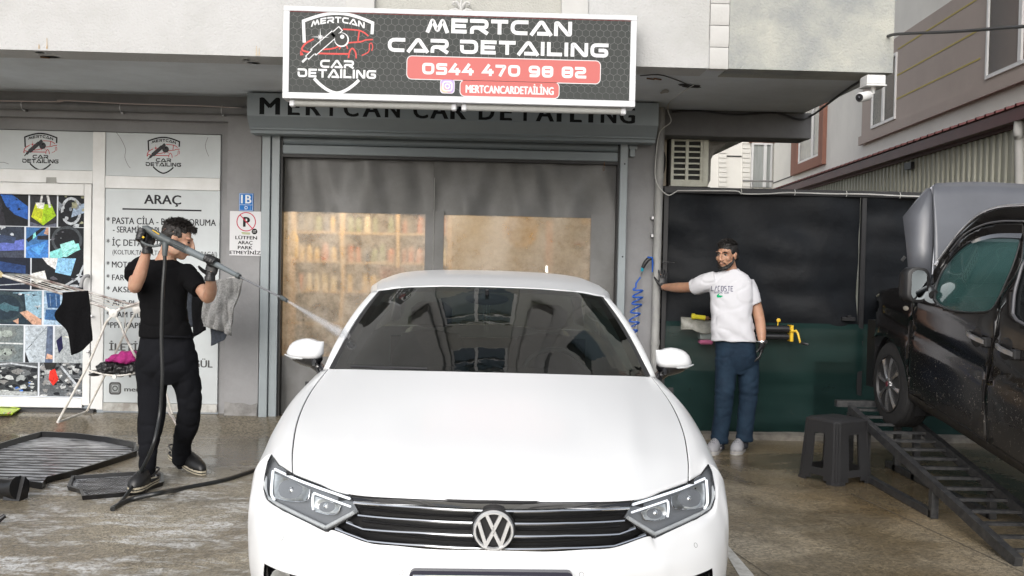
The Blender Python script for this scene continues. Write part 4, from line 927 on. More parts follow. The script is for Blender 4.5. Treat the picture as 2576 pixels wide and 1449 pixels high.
for o in protos + [cap_o]: bpy.data.objects.remove(o)
def simple(name, build, m, label, cat, group=None):
    mb = MB(); build(mb); o = mb.build(name, m); o['label'] = label; o['category'] = cat
    if group: o['group'] = group
    return o
m_yel = mk('yellow_plastic', (.75, .48, .03), .4); m_red = mk('red_plastic', (.55, .03, .03), .35)
simple('wall_clock', lambda b: (b.lathe((.46, 12.2, 1.93), (0, -1, 0), [(0, .2), (.04, .2), (.045, .17), (.02, .15)], 26)), m_yel, 'round yellow wheel shape hanging behind the right clear window', 'wall decoration')
def notice(name, x0, y0, x1, y1, c, lines, label, Y=10.6):
    a = P(x0, y1, Y); b = P(x1, y0, Y); t = thing(name, label, 'poster', ((a.x + b.x) / 2, Y, a.z)); mb = MB(); mb.color(c); mb.box(a.x, b.x, Y, Y + .01, a.z, b.z); mb.build('board', m_signface, t, smooth=False)
    if lines:
        mb = MB(); h = (b.z - a.z) / (len(lines) + .6)
        for i, (s, c_) in enumerate(lines):
            mb = MB(); mb.color(c_); text_mb(mb, s, (a.x + b.x) / 2, b.z - h * (i + 1), (b.x - a.x) * .8, h * .6, Y - .002, .03, align='c')
            if mb.v: mb.build('lettering', m_signface, t, smooth=False)
K_ = (.05, .04, .03); YL = (.62, .40, .08); PW = (.62, .56, .42)
notice('interior_notice', 1406, 549, 1440, 569, PW, [('MASADA', K_), ('YOK', K_)], 'small pale notice behind the upper edge of the right clear window')
notice('interior_notice', 1457, 550, 1489, 566, YL, None, 'plain yellow card at the top right corner of the right clear window')
notice('interior_notice', 1432, 578, 1474, 634, PW, [('BOĞAZİÇİ', K_), ('KASKO', K_), ('ŞAPKA', (.5, .05, .03)), ('TAKARIM', K_)], 'cream notice with red and black lines behind the right clear window')
notice('interior_notice', 1463, 642, 1490, 700, (.55, .42, .25), [('NE İÇİN', K_), ('', K_), ('', K_)], 'brownish poster low behind the right edge of the right clear window')
simple('warm_banner', lambda b: b.box(*sorted((P(1372, 600, 10.9).x, P(1388, 600, 10.9).x)), 10.9, 10.91, .9, 2.0), mk('orange_banner', (.6, .3, .12), .6), 'narrow orange banner hanging behind the right clear window', 'banner')
simple('red_bucket', lambda b: b.lathe((P(990, 680, 10.3).x, 10.3, .9), (0, 0, 1), [(0, .1), (.55, .13), (.57, .14), (.57, .12)], 16), m_red, 'red container just visible over the left edge of the car roof', 'container')
simple('cardboard_box', lambda b: b.bbox(P(716, 600, 10.2).x, P(735, 600, 10.2).x, 10.2, 10.5, .14, 1.55, .01), mk('cardboard', (.4, .27, .15), .8), 'brown leaning board just behind the left edge of the clear window', 'board')
simple('yellow_bottle', lambda b: b.lathe((P(742, 610, 10.1).x, 10.1, 1.55), (0, 0, 1), [(0, .05), (.2, .05), (.26, .02), (.3, .02)], 12), m_yel, 'yellow spray bottle behind the top left of the left clear window', 'bottle')
simple('squeegee_pole', lambda b: b.tube([P(752, 690, 9.8), P(775, 870, 9.8)], .012, 8), m_wiredk, 'dark broom handle leaning behind the lower left clear window', 'pole')
# lamps of the workshop, one tube is visible
la = thing('workshop_lamp', 'glowing white tube lamp visible low in the right clear window', 'lamp', tuple(P(1374, 676, 10.0)))
m_lamp = mk('lit_tube', (1, 1, 1), .5, emis=(.92, .95, 1), estr=7); q = P(1374, 669, 10.0)
mb = MB(); mb.tube([q, (q.x, q.y, q.z - .06)], .008, 8); mb.build('tube', m_lamp, la)
for i, (x, y) in enumerate(((-1.3, 10.2), (.6, 10.4), (-.4, 12.3))):
    l = bpy.data.lights.new('workshop_ceiling_lamp', 'AREA'); l.energy = (46, 9, 22)[i]; l.size = 1.0; l.color = (1, .80, .56); o = bpy.data.objects.new('workshop_ceiling_lamp', l); COL.objects.link(o); o.location = (x, y, 2.82)
    simple('ceiling_lamp', lambda b: b.bbox(x - .5, x + .5, y - .05, y + .05, 2.84, 2.89, .01), mk('lamp_housing', (.8, .8, .78), .5, emis=(1, .8, .5), estr=2), ('ceiling lamp over the shelf bottles in the workshop', 'ceiling lamp over the right bay of the workshop', 'ceiling lamp at the back of the workshop')[i], 'lamp')
# ================================================================== RIGHT SIDE: FENCE, SHED, BUILDINGS
FYY = 8.98
fn = thing('screened_fence', 'tall fence screened with black tarpaulin above and dark green netting below', 'fence', (3.2, FYY, 0))
m_frame = mk('black_steel_frame', (.018, .018, .02), .5, var=.3, vscale=10)
m_btarp = mk('black_tarpaulin', (.008, .010, .013), .6, var=.35, vscale=3, col2=(.005, .006, .008), bump=.012, bscale=6, spec=.22)
def tarp(name, x0, x1, z0, z1, y, amp, seed, m, sc=1.0):
    nx = int((x1 - x0) * 26); nz = int((z1 - z0) * 26); A = []
    for i in range(nz + 1):
        z = z0 + (z1 - z0) * i / nz
        A.append([(x0 + (x1 - x0) * j / nx, y + amp * (mnoise.noise(Vector(((x0 + (x1 - x0) * j / nx) * 2.2 * sc + z * 1.3, seed, z * 2.0 * sc))) + .6 * mnoise.noise(Vector(((x0 + (x1 - x0) * j / nx) * 1.0, seed + 9, z * 5 * sc)))), z) for j in range(nx + 1)])
    mb = MB(); mb.grid(A); return mb.build(name, m, fn, angle=180)
tarp('tarpaulin', 1.64, 3.43, 1.0, 2.215, FYY + .02, .06, 3, m_btarp)
tarp('tarpaulin', 3.45, 6.2, 1.0, 2.215, FYY + .02, .06, 11, m_btarp)
m_net = bpy.data.materials.new('green_shade_net'); m_net.use_nodes = True; t_ = m_net.node_tree; n_ = t_.nodes; b_ = n_['Principled BSDF']
b_.inputs['Base Color'].default_value = (.012, .050, .042, 1); b_.inputs['Roughness'].default_value = .75
tc = n_.new('ShaderNodeTexCoord'); wv = n_.new('ShaderNodeTexNoise'); wv.inputs['Scale'].default_value = 3; wv.inputs['Detail'].default_value = 5; t_.links.new(tc.outputs['Object'], wv.inputs['Vector'])
mr = n_.new('ShaderNodeMapRange'); mr.inputs['To Min'].default_value = .88; mr.inputs['To Max'].default_value = 1.0; t_.links.new(wv.outputs[0], mr.inputs[0]); t_.links.new(mr.outputs[0], b_.inputs['Alpha'])
mxc = n_.new('ShaderNodeMix'); mxc.data_type = 'RGBA'; mxc.inputs['A'].default_value = (.004, .018, .018, 1); mxc.inputs['B'].default_value = (.008, .030, .026, 1); b_.inputs['Specular IOR Level'].default_value = .2; t_.links.new(wv.outputs[0], mxc.inputs['Factor']); t_.links.new(mxc.outputs['Result'], b_.inputs['Base Color'])
tarp('netting', 1.66, 5.8, .045, 1.05, FYY - .03, .045, 21, m_net, 1.8)
for (a, b2) in (((1.6, 2.235), (6.3, 2.235)),):
    mb = MB(); mb.bbox(1.62, 6.3, FYY - .03, FYY + .03, 2.205, 2.262, .003); mb.build('rail', m_frame, fn)
mb = MB(); mb.bbox(1.62, 6.3, FYY + .07, FYY + .11, 1.02, 1.06, .003); mb.build('rail', m_frame, fn)
for x in (1.645, 3.455, 5.3): mb = MB(); mb.bbox(x - .022, x + .022, FYY - .02, FYY + .028, .0, 2.204, .003); mb.build('post', m_frame, fn)
q = P(2135, 803, FYY - .05); mb = MB(); mb.bbox(q.x - .06, q.x + .06, FYY - .06, FYY - .02, q.z - .015, q.z + .02, .004); mb.box(q.x - .01, q.x + .02, FYY - .06, FYY - .02, q.z + .02, q.z + .035); mb.build('latch', m_frame, fn)
# low kerb below the fence
mb = MB(); A = []
for i in range(60):
    x = 1.63 + 4.6 * i / 59; h = .055 + .012 * mnoise.noise(Vector((x * 3, 0, 0))); y = FYY - .16 + .02 * mnoise.noise(Vector((x * 4, 2, 0)))
    A.append([(x, y, -.02), (x, y + .01, h * .8), (x, y + .03, h), (x, FYY + .1, h)])
mb.grid(A); o = mb.build('kerb', mk('dirty_kerb', (.20, .185, .16), .9, var=.5, vscale=5, bump=.006, bscale=30), kind='structure')
# wrought iron railing behind the net
ir = thing('iron_railing', 'old scrolled iron railing faintly visible behind the green netting', 'railing', (3.5, 9.2, 0))
m_iron = mk('dark_iron', (.03, .03, .03), .6)
for i in range(22):
    x = 1.8 + i * .19; mb = MB(); mb.box(x - .006, x + .006, 9.19, 9.202, .04, .46); mb.build('bar', m_iron, ir, smooth=False)
for z in (.08, .44): mb = MB(); mb.box(1.7, 6.0, 9.185, 9.189, z, z + .02); mb.build('cross_rail', m_iron, ir, smooth=False)
for i in range(10):
    x = 1.99 + i * .38
    for sz in (1, -1):
        for sx in (1, -1):
            p = [(x + sx * .012, 9.18, .25)] + [(x + sx * (.05 + .04 * cos(a) * (1 - .25 * k / 8)), 9.18, .25 + sz * (.075 + .045 * sin(a) * (1 - .25 * k / 8))) for k, a in enumerate([pi * 1.1 - pi * 1.5 * j / 8 for j in range(9)])]
            mb = MB(); mb.tube(p, .005, 5); mb.build('scroll', m_iron, ir)
mb = MB(); mb.box(1.7, 6.2, 9.9, 9.95, 0, .5); o = mb.build('garden_wall', mk('mossy_wall', (.16, .22, .11), .9, var=.5, vscale=8), None); o['label'] = 'low mossy wall behind the netting and the iron railing'; o['category'] = 'wall'

# ------------------------------------------------------------------ air conditioner
ac = thing('air_conditioner', 'cream air conditioner outdoor unit with square grille under the grey beam', 'air conditioner', (1.84, 9.3, 2.27))
m_acb = mk('cream_enamel', (.78, .78, .68), .5, var=.25, vscale=6, col2=(.60, .60, .50)); m_acd = mk('dark_grille', (.02, .02, .018), .7)
a = P(1688, 343, 9.25); b = P(1764, 468, 9.25); ax0, ax1, az0, az1 = a.x + .02, b.x, b.z + .005, 2.735
mb = MB(); mb.bbox(ax0 - .03, ax0 - .001, 9.27, 9.6, az0, az1, .004); mb.bbox(ax1 + .001, ax1 + .06, 9.26, 9.6, az0, az1, .008)
mb.box(ax0, ax1, 9.29, 9.3, az0, az1); mb.build('casing', [m_acd], ac, smooth=False)
mb = MB(); mb.bbox(ax1, ax1 + .065, 9.25, 9.6, az0 - .01, az1, .008); mb.build('side_panel', m_acb, ac)
mb = MB(); nx, nz_ = 2, 8; cw = (ax1 - ax0) / 2
for i in range(nx + 1): x = ax0 + cw * i; mb.bbox(x - .014, x + .014, 9.25, 9.28, az0, az1, .002)
cz_ = (az1 - az0 - .04) / 7.4
for j in range(nz_ + 1):
    z = az0 + .045 + cz_ * j
    if z < az1: mb.bbox(ax0, ax1, 9.252, 9.278, z - .008, z + .008, .001)
mb.bbox(ax0 - .014, ax1 + .014, 9.249, 9.28, az0 - .01, az0 + .04, .003)
mb.build('grille', m_acb, ac)
mb = MB(); mb.bbox(ax0 - .12, ax1 + .08, 9.22, 9.62, az0 - .04, az0 - .012, .003); mb.build('shelf', m_frame, ac)
mb = MB(); mb.lathe((1.63, 9.2, 2.5), (1, 0, 0), [(-.02, .11), (.02, .11), (.03, .08)], 16); mb.build('fan_guard', m_acd, ac)

# ------------------------------------------------------------------ security camera
sc = thing('security_camera', 'white bullet security camera on a junction box at the overhang corner', 'security camera', (2.74, 7.0, 2.8))
m_cam = mk('white_camera_plastic', (.66, .66, .65), .4, var=.1, vscale=20)
a = P(2177, 217, 7.0); b = P(2225, 190, 7.0); cx = (a.x + b.x) / 2
mb = MB(); mb.bbox(a.x, b.x, 6.97, 7.11, a.z + .012, b.z, .006); mb.bbox(a.x - .006, b.x + .006, 6.962, 7.118, a.z, a.z + .0118, .003)
for dx in (-.025, .02): mb.lathe((cx + dx, 6.9705, (a.z + b.z) / 2 + .012), (0, -1, 0), [(0, .012), (.003, .012), (.0031, .009)], 12)
mb.build('junction_box', m_cam, sc)
q = P(2200, 222, 7.0); mb = MB(); mb.tube([(q.x, 7.03, a.z), (q.x, 7.03, a.z - .025), (q.x + .005, 7.03, a.z - .045)], [.02, .014, .012], 12); mb.build('arm', m_cam, sc)
p0 = P(2162, 245, 6.93); p1 = P(2197, 237, 7.06); d = (p1 - p0).normalized()
mb = MB(); mb.lathe(p0, d, [(0, .029), (.006, .034), (.13, .034), (.14, .02)], 18); mb.build('camera_body', m_cam, sc)
mb = MB(); mb.lathe(p0 - d * .002, d, [(0, .028), (.001, .028)], 18); mb.build('front_plate', m_blackpl, sc)
mb = MB(); mb.ell(p0 - d * .003, (.014, .012, .014)); mb.build('lens', mk('lens_glass', (.01, .01, .015), .05), sc)

# ------------------------------------------------------------------ corrugated shed
m_corr = mk('galvanised_sheet', (.54, .54, .46), .5, var=.35, vscale=2.5, col2=(.42, .42, .35), metal=.0, stretch=(1, 1, .25))
m_maroon = mk('maroon_trim', (.10, .022, .02), .5, var=.2, vscale=3)
shd = thing('corrugated_shed', 'long corrugated metal shed with a maroon eave behind the fence', 'shed', (6, 14, 0))
def sp(y, z, off=0.0): return (5 + .075 * y - off, y, z)
mb = MB(); A = [[], []]; y = 9.6; k = 0
while y < 26:
    for dy, off in ((0, 0), (.045, 0), (.06, .022), (.105, .022), (.12, 0)):
        A[0].append(sp(y + dy, -.1, off)); A[1].append(sp(y + dy, 3.17, off))
    y += .165
mb.grid(A); mb.build('corrugated_wall', m_corr, shd, angle=20)
mb = MB(); mb.beam(sp(9.0, 3.225, .10), sp(26, 3.225, .10), .16, .13); mb.beam(sp(9.0, 3.15, .03), sp(26, 3.15, .03), .06, .05); mb.build('eave_trim', m_maroon, shd, angle=20)
mb = MB(); A = [[], []]; y = 9.0
while y < 26:
    for dy, z in ((0, 0), (.10, 0), (.115, .03), (.145, .03), (.16, 0)): A[0].append(sp(y + dy, 3.305 + z, .2)); q = sp(y + dy, 4.2 + z, -3.0); A[1].append(q)
    y += .25
mb.grid(A); mb.build('roof_sheet', m_maroon, shd, angle=20)
mb = MB(); mb.tube(cr([sp(10.45, 3.2, .12), sp(10.45, 3.02, .13), sp(10.5, 2.95, .09), sp(10.5, 2.2, .06)], 4), .05, 12); mb.build('rainwater_pipe', m_trim_white, shd)
for y in (13.8, 19.5): mb = MB(); mb.box(5 + .075 * y - .08, 5 + .075 * y - .03, y, y + .22, 2.98, 3.08); mb.build('vent', m_black, shd, smooth=False)

# ------------------------------------------------------------------ apartment block on the right
ap = thing('apartment_block', 'cream apartment block with mauve panels, yellow grooves and white windows', 'building', (9, 20, 0))
m_cream = mk('cream_render', (.78, .765, .72), .8, var=.08, vscale=1); m_mauve = mk('mauve_render', (.43, .365, .33), .8, var=.08, vscale=1); m_terra = mk('terracotta_render', (.26, .12, .085), .8, var=.1, vscale=2)
m_yelg = mk('yellow_groove', (.42, .34, .07), .6); m_bgglass = mk('reflective_window_glass', (.14, .16, .16), .08, spec=.8, var=.4, vscale=1.2, col2=(.26, .27, .25))
def wb(mb, y0, y1, z0, z1, o0, o1):
    v = []
    for z in (z0, z1):
        for (y, o) in ((y0, o0), (y1, o0), (y1, o1), (y0, o1)): v.append((6.5 + .075 * y - o, y, z))
    return mb.add(v, [(0, 1, 2, 3), (7, 6, 5, 4), (0, 4, 5, 1), (1, 5, 6, 2), (2, 6, 7, 3), (3, 7, 4, 0)])
def wpart(name, m, *args, parent=None): mb = MB(); wb(mb, *args); return mb.build(name, m, parent or ap, smooth=False)
wpart('wall', m_cream, 11, 30, -1, 16, 0, -4)
wpart('mauve_panel', m_mauve, 12.5, 21.15, 4.30, 6.05, .05, 0)
wpart('sill_band', m_mauve, 12.5, 21.2, 4.22, 4.40, .10, .052)
wpart('mauve_panel', m_mauve, 11.5, 15.1, 6.052, 9, .05, 0)
for y0, y1, z in ((14.9, 18.98, 5.80), (15.2, 18.98, 5.30), (15.2, 18.98, 4.845)): wpart('yellow_groove', m_yelg, y0, y1, z - .014, z + .014, .056, .04)
def apwin(y0, y1, z0, z1, o=.02, mid=.5):
    mb = MB(); f = .055; wb(mb, y0, y1, z0, z0 + f, o + .04, o); wb(mb, y0, y1, z1 - f, z1, o + .04, o); wb(mb, y0, y0 + f, z0 + f, z1 - f, o + .04, o); wb(mb, y1 - f, y1, z0 + f, z1 - f, o + .04, o); ym = y0 + (y1 - y0) * mid; wb(mb, ym - .05, ym + .05, z0 + f, z1 - f, o + .045, o)
    w = mb.build('window', m_winfr, ap, smooth=False); mb = MB(); wb(mb, y0 + f, y1 - f, z0 + f, z1 - f, o + .01, o + .005); mb.build('pane', m_bgglass, w, smooth=False)
apwin(18.99, 20.45, 4.47, 5.75, .04, .5); apwin(12.9, 14.95, 4.47, 5.80, .04, .45)
wpart('window_surround', m_terra, 24.1, 27.4, 4.12, 4.36, .1, 0); wpart('window_surround', m_terra, 26.7, 27.4, 4.361, 5.9, .1, 0); wpart('window_surround', m_terra, 24.1, 24.5, 4.361, 5.9, .1, 0)
apwin(24.51, 26.69, 4.37, 5.8, .03, .35); wpart('shadow_joint', m_iron, 27.6, 30, 4.12, 4.15, .012, 0)
rb_ = thing('rear_building', 'cream rendered building with grooved corners and a curtained window beyond the fence', 'building', (7.5, 32, 0))
mb = MB(); mb.box(4, 9.9, 32, 38, -1, 12); mb.build('wall', m_cream, rb_, smooth=False)
for px0, px1 in ((1808, 1828), (1868, 1886), (1946, 1962)):
    for k in range(12):
        yy = 352 + k * 12; A_ = P(px0, yy, 31.95); B_ = P(px1, yy, 31.95)
        mb = MB(); mb.box(A_.x, B_.x, 31.94, 31.999, A_.z - .11, A_.z + .02); mb.build('quoin_block', m_cream, rb_, smooth=False)
A_ = P(1888, 470, 31.95); B_ = P(1943, 360, 31.95)
mb = MB(); mb.box(A_.x, A_.x + .06, 31.9, 31.99, A_.z, B_.z); mb.box(B_.x - .06, B_.x, 31.9, 31.99, A_.z, B_.z); mb.box(A_.x + .061, B_.x - .061, 31.9, 31.99, B_.z - .06, B_.z); xm = P(1925, 400, 31.9).x; mb.box(xm - .05, xm + .05, 31.89, 31.98, A_.z, B_.z - .061); w = mb.build('window', m_winfr, rb_, smooth=False)
mb = MB(); mb.box(A_.x + .061, B_.x - .061, 31.96, 31.97, A_.z, B_.z - .061); mb.build('pane', mk('curtained_glass', (.36, .38, .37), .2, var=.2, vscale=4, stretch=(3, 1, .3)), w, smooth=False)
mb = MB(); mb.box(A_.x - .1, B_.x + .1, 31.9, 31.98, B_.z, B_.z + .25); mb.build('window_head', m_terra, rb_, smooth=False)
mb = MB(); A_ = P(1868, 454, 31.5); B_ = P(1950, 456, 31.5); mb.tube([A_, B_], .03, 8); mb.tube([P(1893, 455, 31.5), P(1893, 475, 31.5)], .02, 6); mb.build('balcony_rail', m_steel, rb_)
mb = MB(); A_ = P(1828, 392, 31.97); B_ = P(1866, 394, 31.97); mb.box(A_.x, B_.x, 31.98, 31.998, A_.z - .02, A_.z + .02); mb.build('shadow_joint', m_iron, rb_, smooth=False)

# ------------------------------------------------------------------ things hung on the fence
def hang(x, y, Y=8.86): return P(x, y, Y)
rl = thing('film_roller', 'pair of black rollers with yellow crank handle hung on the green netting', 'roller', tuple(hang(1960, 840)))
for (y0, r) in ((828, .033), (847, .028)):
    a = hang(1890, y0 - 2); b = hang(1984, y0); mb = MB(); mb.tube([a, b], r, 16); mb.build('roller', mk('black_roller_tube', (.02, .02, .022), .25), rl)
mb = MB(); a = hang(1988, 817); b = hang(1988, 858); mb.bbox(a.x - .014, a.x + .014, 8.80, 8.9, b.z, a.z, .004); mb.build('end_bracket', m_yel, rl)
mb = MB(); mb.tube([hang(1990, 833, 8.8), hang(2003, 832, 8.78), hang(2007, 838, 8.76), hang(2013, 862, 8.76)], [.012, .012, .011, .009], 8); mb.build('crank', m_yel, rl)
mb = MB(); mb.tube([hang(2013, 862, 8.76), hang(2020, 863, 8.74), hang(2033, 866, 8.72)], [.008, .012, .012], 8); mb.build('handle', m_blackpl, rl)
mb = MB(); a = hang(1958, 805); mb.lathe(a, (0, -1, 0), [(0, .018), (.01, .018), (.012, .008)], 10); mb.beam(a, hang(1956, 820), .008, .008); mb.build('hook', m_yel, rl)
tr_ = thing('plastic_tray', 'translucent grey plastic tray hung on the fence behind the man in white', 'tray', tuple(hang(1750, 820)))
m_tray = mk('dirty_translucent_plastic', (.30, .30, .27), .45, var=.5, vscale=14, col2=(.17, .17, .15), bump=.003, bscale=30)
mb = MB(); A = []
for i in range(13):
    px = 1714 + 85 * i / 12; sag = 0 if i < 5 else 14 * sin(pi * (i - 4) / 9)
    t0, t1 = hang(px, 798 + 2 * i * .3 + (3 if i > 5 else 0), 8.82), hang(px, 827 + sag * .8, 8.82 - .05 * sin(pi * i / 12))
    A.append([t0 + (t1 - t0) * k / 5 + Vector((0, -.012 * sin(pi * k / 5), 0)) for k in range(6)])
mb.grid(A); mb.build('shell', m_tray, tr_)
mb = MB(); mb.tube([q[0] for q in A], .006, 6); mb.tube([q[-1] for q in A], .006, 6); mb.tube(A[0], .006, 6); mb.build('rim', m_tray, tr_)
yg = thing('yellow_spray_tool', 'yellow handled tool with brass tip lying on the grey tray', 'tool', tuple(hang(1758, 797)))
mb = MB(); a = hang(1740, 795, 8.79); b = hang(1772, 799, 8.79); d = (b - a).normalized(); mb.lathe(a, d, [(0, .026), (.02, .028), (.035, .02), (.12, .022), (.122, .010)], 14); mb.build('grip', mk('bright_yellow_plastic', (.72, .62, .04), .4), yg)
mb = MB(); mb.lathe(b + d * .006, d, [(0, .018), (.03, .018), (.032, .006), (.075, .005)], 12); mb.build('nozzle', m_rust, yg)
pb = thing('pink_fluid_bottle', 'clear canister half full of pink fluid under the grey tray', 'canister', tuple(hang(1775, 860)))
a = hang(1758, 865, 8.84); b = hang(1793, 832, 8.84)
mb = MB(); mb.bbox(a.x, b.x, 8.80, 8.9, a.z + (b.z - a.z) * .33, b.z, .01); mb.build('canister', mk('cloudy_plastic', (.24, .27, .26), .3, alpha=.75), pb)
mb = MB(); mb.bbox(a.x + .001, b.x - .001, 8.80, 8.9, a.z, a.z + (b.z - a.z) * .329, .012); mb.build('pink_fluid', mk('pink_fluid', (.42, .12, .22), .15), pb)

# ------------------------------------------------------------------ blue spiral air hose on the pillar
ah = thing('spiral_air_hose', 'blue coiled air hose with black blow gun hanging on the grey pillar', 'hose', tuple(P(1600, 760, 8.9)))
m_blue = mk('blue_polyurethane', (.01, .10, .50), .3)
ctr = cr([tuple(P(x, y, 8.90)) for x, y in ((1604, 785 - 60), (1603, 745), (1601, 765), (1597, 790), (1594, 815), (1590, 838), (1592, 870), (1600, 900))], 10)
path = [P(1611, 697, 8.9), P(1606, 704, 8.9), P(1600, 713, 8.89), P(1600, 722, 8.88)]
N_ = 150; turns = 8
for i in range(N_):
    s_ = i / (N_ - 1) * (len(ctr) - 1); k = min(len(ctr) - 2, int(s_)); c = Vector(ctr[k]).lerp(Vector(ctr[k + 1]), s_ - k); a_ = 2 * pi * turns * i / N_ + pi
    path.append(c + Vector((.045 * cos(a_), -.02 + .03 * sin(a_), .012 * cos(a_))))
mb = MB(); mb.tube(path, .0075, 7); mb.build('coil', m_blue, ah)
mb = MB(); mb.tube([P(1612, 693, 8.89), P(1615, 680, 8.88)], .008, 8); mb.build('fitting', m_steel, ah)
mb = MB(); mb.tube([P(1615, 681, 8.88), P(1617, 672, 8.87)], .013, 8); mb.build('fitting', mk('cyan_ring', (.02, .35, .5), .3), ah)
mb = MB(); mb.tube([P(1617, 673, 8.87), P(1622, 662, 8.86), P(1629, 653, 8.86), P(1638, 650, 8.86)], [.016, .018, .02, .014], 10); mb.build('blow_gun', m_blackpl, ah)
mb = MB(); mb.tube([P(1629, 647, 8.85), P(1640, 648, 8.86), P(1642, 660, 8.87), P(1641, 684, 8.88)], [.009, .011, .008, .006], 8); mb.build('trigger', m_blue, ah)
mb = MB(); mb.tube([P(1602, 770, 8.96), P(1600, 820, 8.96), P(1597, 900, 8.96)], .012, 10); o = mb.build('water_pipe', m_trim_white); o['label'] = 'thin white pipe on the pillar behind the blue coil'; o['category'] = 'pipe'
mb = MB(); q = P(1601, 752, 8.93); mb.ell(q, (.02, .02, .014)); mb.tube([q, q + Vector((.04, -.01, .004))], .008, 8); o = mb.build('tap', m_steel); o['label'] = 'small metal tap on the white pipe behind the blue coil'; o['category'] = 'tap'

# ------------------------------------------------------------------ steel ramp and stool
rp = thing('steel_ramp', 'black steel ladder ramp carrying the dark van\'s front wheel', 'ramp', (3.0, 6.5, 0))
m_ramp = mk('worn_black_steel', (.022, .023, .026), .45, var=.8, vscale=25, col2=(.055, .055, .055), bump=.001, bscale=60)
XL, XR = 2.85, 3.22
def railpt(x, y, X): q = PX(x, y, X); return q
L1, L2 = railpt(2140, 1028, XL), railpt(2440, 1303, XL); R1, R2 = railpt(2292, 1053, XR), railpt(2576, 1286, XR)
zl = lambda Y: L1.z + (L2.z - L1.z) * (Y - L1.y) / (L2.y - L1.y)
Yg = L1.y + (0.02 - L1.z) / ((L2.z - L1.z) / (L2.y - L1.y))
T0 = Vector((XL, L1.y, zl(L1.y))); 
for X in (XL, XR):
    mb = MB(); mb.beam((X, L1.y, zl(L1.y)), (X, Yg, .02), .045, .06); mb.build('rail', m_ramp, rp, angle=20)
dd = Vector((0, Yg - L1.y, .02 - L1.z)); LL = dd.length; n_r = int(LL / .165)
for i in range(n_r + 1):
    q = Vector((0, L1.y, L1.z)) + dd * (i * .165 + .03) / LL
    mb = MB(); mb.beam((XL + .023, q.y, q.z + .004), (XR - .023, q.y, q.z + .004), .032, .018); mb.build('rung', m_ramp, rp, angle=20)
Yp1, Yp2 = G(2205, 1207).y, G(2355, 1303).y
for X in (XL, XR):
    for Y in (Yp1, Yp2):
        mb = MB(); mb.beam((X, Y, .002), (X, Y, zl(Y) - .03), .045, .045, up=(0, 1, 0)); mb.build('post', m_ramp, rp, angle=20)
    mb = MB(); mb.beam((X, Yp1 + .5, .025), (X, Yp2, .025), .045, .045); mb.build('base_bar', m_ramp, rp, angle=20)
    mb = MB(); mb.beam((X, L1.y, .002), (X, L1.y, zl(L1.y) - .03), .045, .045, up=(0, 1, 0)); mb.build('post', m_ramp, rp, angle=20)
q = PX(2118, 1013, XL - .1); mb = MB(); mb.beam((XL - .1, L1.y + .05, L1.z + .035), (XR + .1, L1.y + .05, L1.z + .035), .05, .05); mb.build('stop_bar', m_ramp, rp, angle=20)
# second ramp under the far side of the van (just its rails)
rp2 = thing('steel_ramp', 'second black steel ramp hidden beneath the far side of the van', 'ramp', (4.3, 6.5, 0))
for X in (4.15, 4.5): mb = MB(); mb.beam((X, L1.y, zl(L1.y)), (X, Yg, .02), .045, .06); mb.build('rail', m_ramp, rp2, angle=20)
for i in range(0, n_r + 1): q = Vector((0, L1.y, L1.z)) + dd * (i * .165 + .03) / LL; mb = MB(); mb.beam((4.173, q.y, q.z + .004), (4.477, q.y, q.z + .004), .032, .018); mb.build('rung', m_ramp, rp2, angle=20)

# plastic stool with rattan pattern: four corner legs, windows in the sides
m_stool = bpy.data.materials.new('dark_rattan_plastic'); m_stool.use_nodes = True; t_ = m_stool.node_tree; n_ = t_.nodes; b_ = n_['Principled BSDF']; b_.inputs['Base Color'].default_value = (.026, .026, .028, 1); b_.inputs['Roughness'].default_value = .45
tc = n_.new('ShaderNodeTexCoord'); br = n_.new('ShaderNodeTexBrick'); br.inputs['Scale'].default_value = 38; br.inputs['Mortar Size'].default_value = .035; br.inputs['Brick Width'].default_value = .45; br.inputs['Row Height'].default_value = .28
cb = n_.new('ShaderNodeVectorMath'); sp_ = n_.new('ShaderNodeSeparateXYZ'); t_.links.new(tc.outputs['Object'], sp_.inputs[0]); ad = n_.new('ShaderNodeMath'); ad.operation = 'ADD'; t_.links.new(sp_.outputs[0], ad.inputs[0]); t_.links.new(sp_.outputs[1], ad.inputs[1])
cx_ = n_.new('ShaderNodeCombineXYZ'); t_.links.new(ad.outputs[0], cx_.inputs[0]); t_.links.new(sp_.outputs[2], cx_.inputs[1]); t_.links.new(cx_.outputs[0], br.inputs['Vector'])
bp = n_.new('ShaderNodeBump'); bp.inputs['Distance'].default_value = .010; bp.invert = True; t_.links.new(br.outputs['Fac'], bp.inputs['Height']); t_.links.new(bp.outputs[0], b_.inputs['Normal'])
st_ = thing('plastic_stool', 'dark grey woven pattern plastic stool beside the ramp', 'stool', (2.55, 7.08, 0))
c = G(2100, 1205); cx, cy = c.x, c.y + .0; H = PX(2110, 1062, cx).z
H = .455; ang = radians(27)
def sq(z, half, r=.05, n=5):
    pts = rrect(-half, -half, half, half, r, n); return [(cx + x * cos(ang) - y * sin(ang), cy + x * sin(ang) + y * cos(ang), z) for x, y in pts]
def hw(z): return .190 - .030 * (z / H) ** .9
NP = len(sq(0, .2)); per = 6
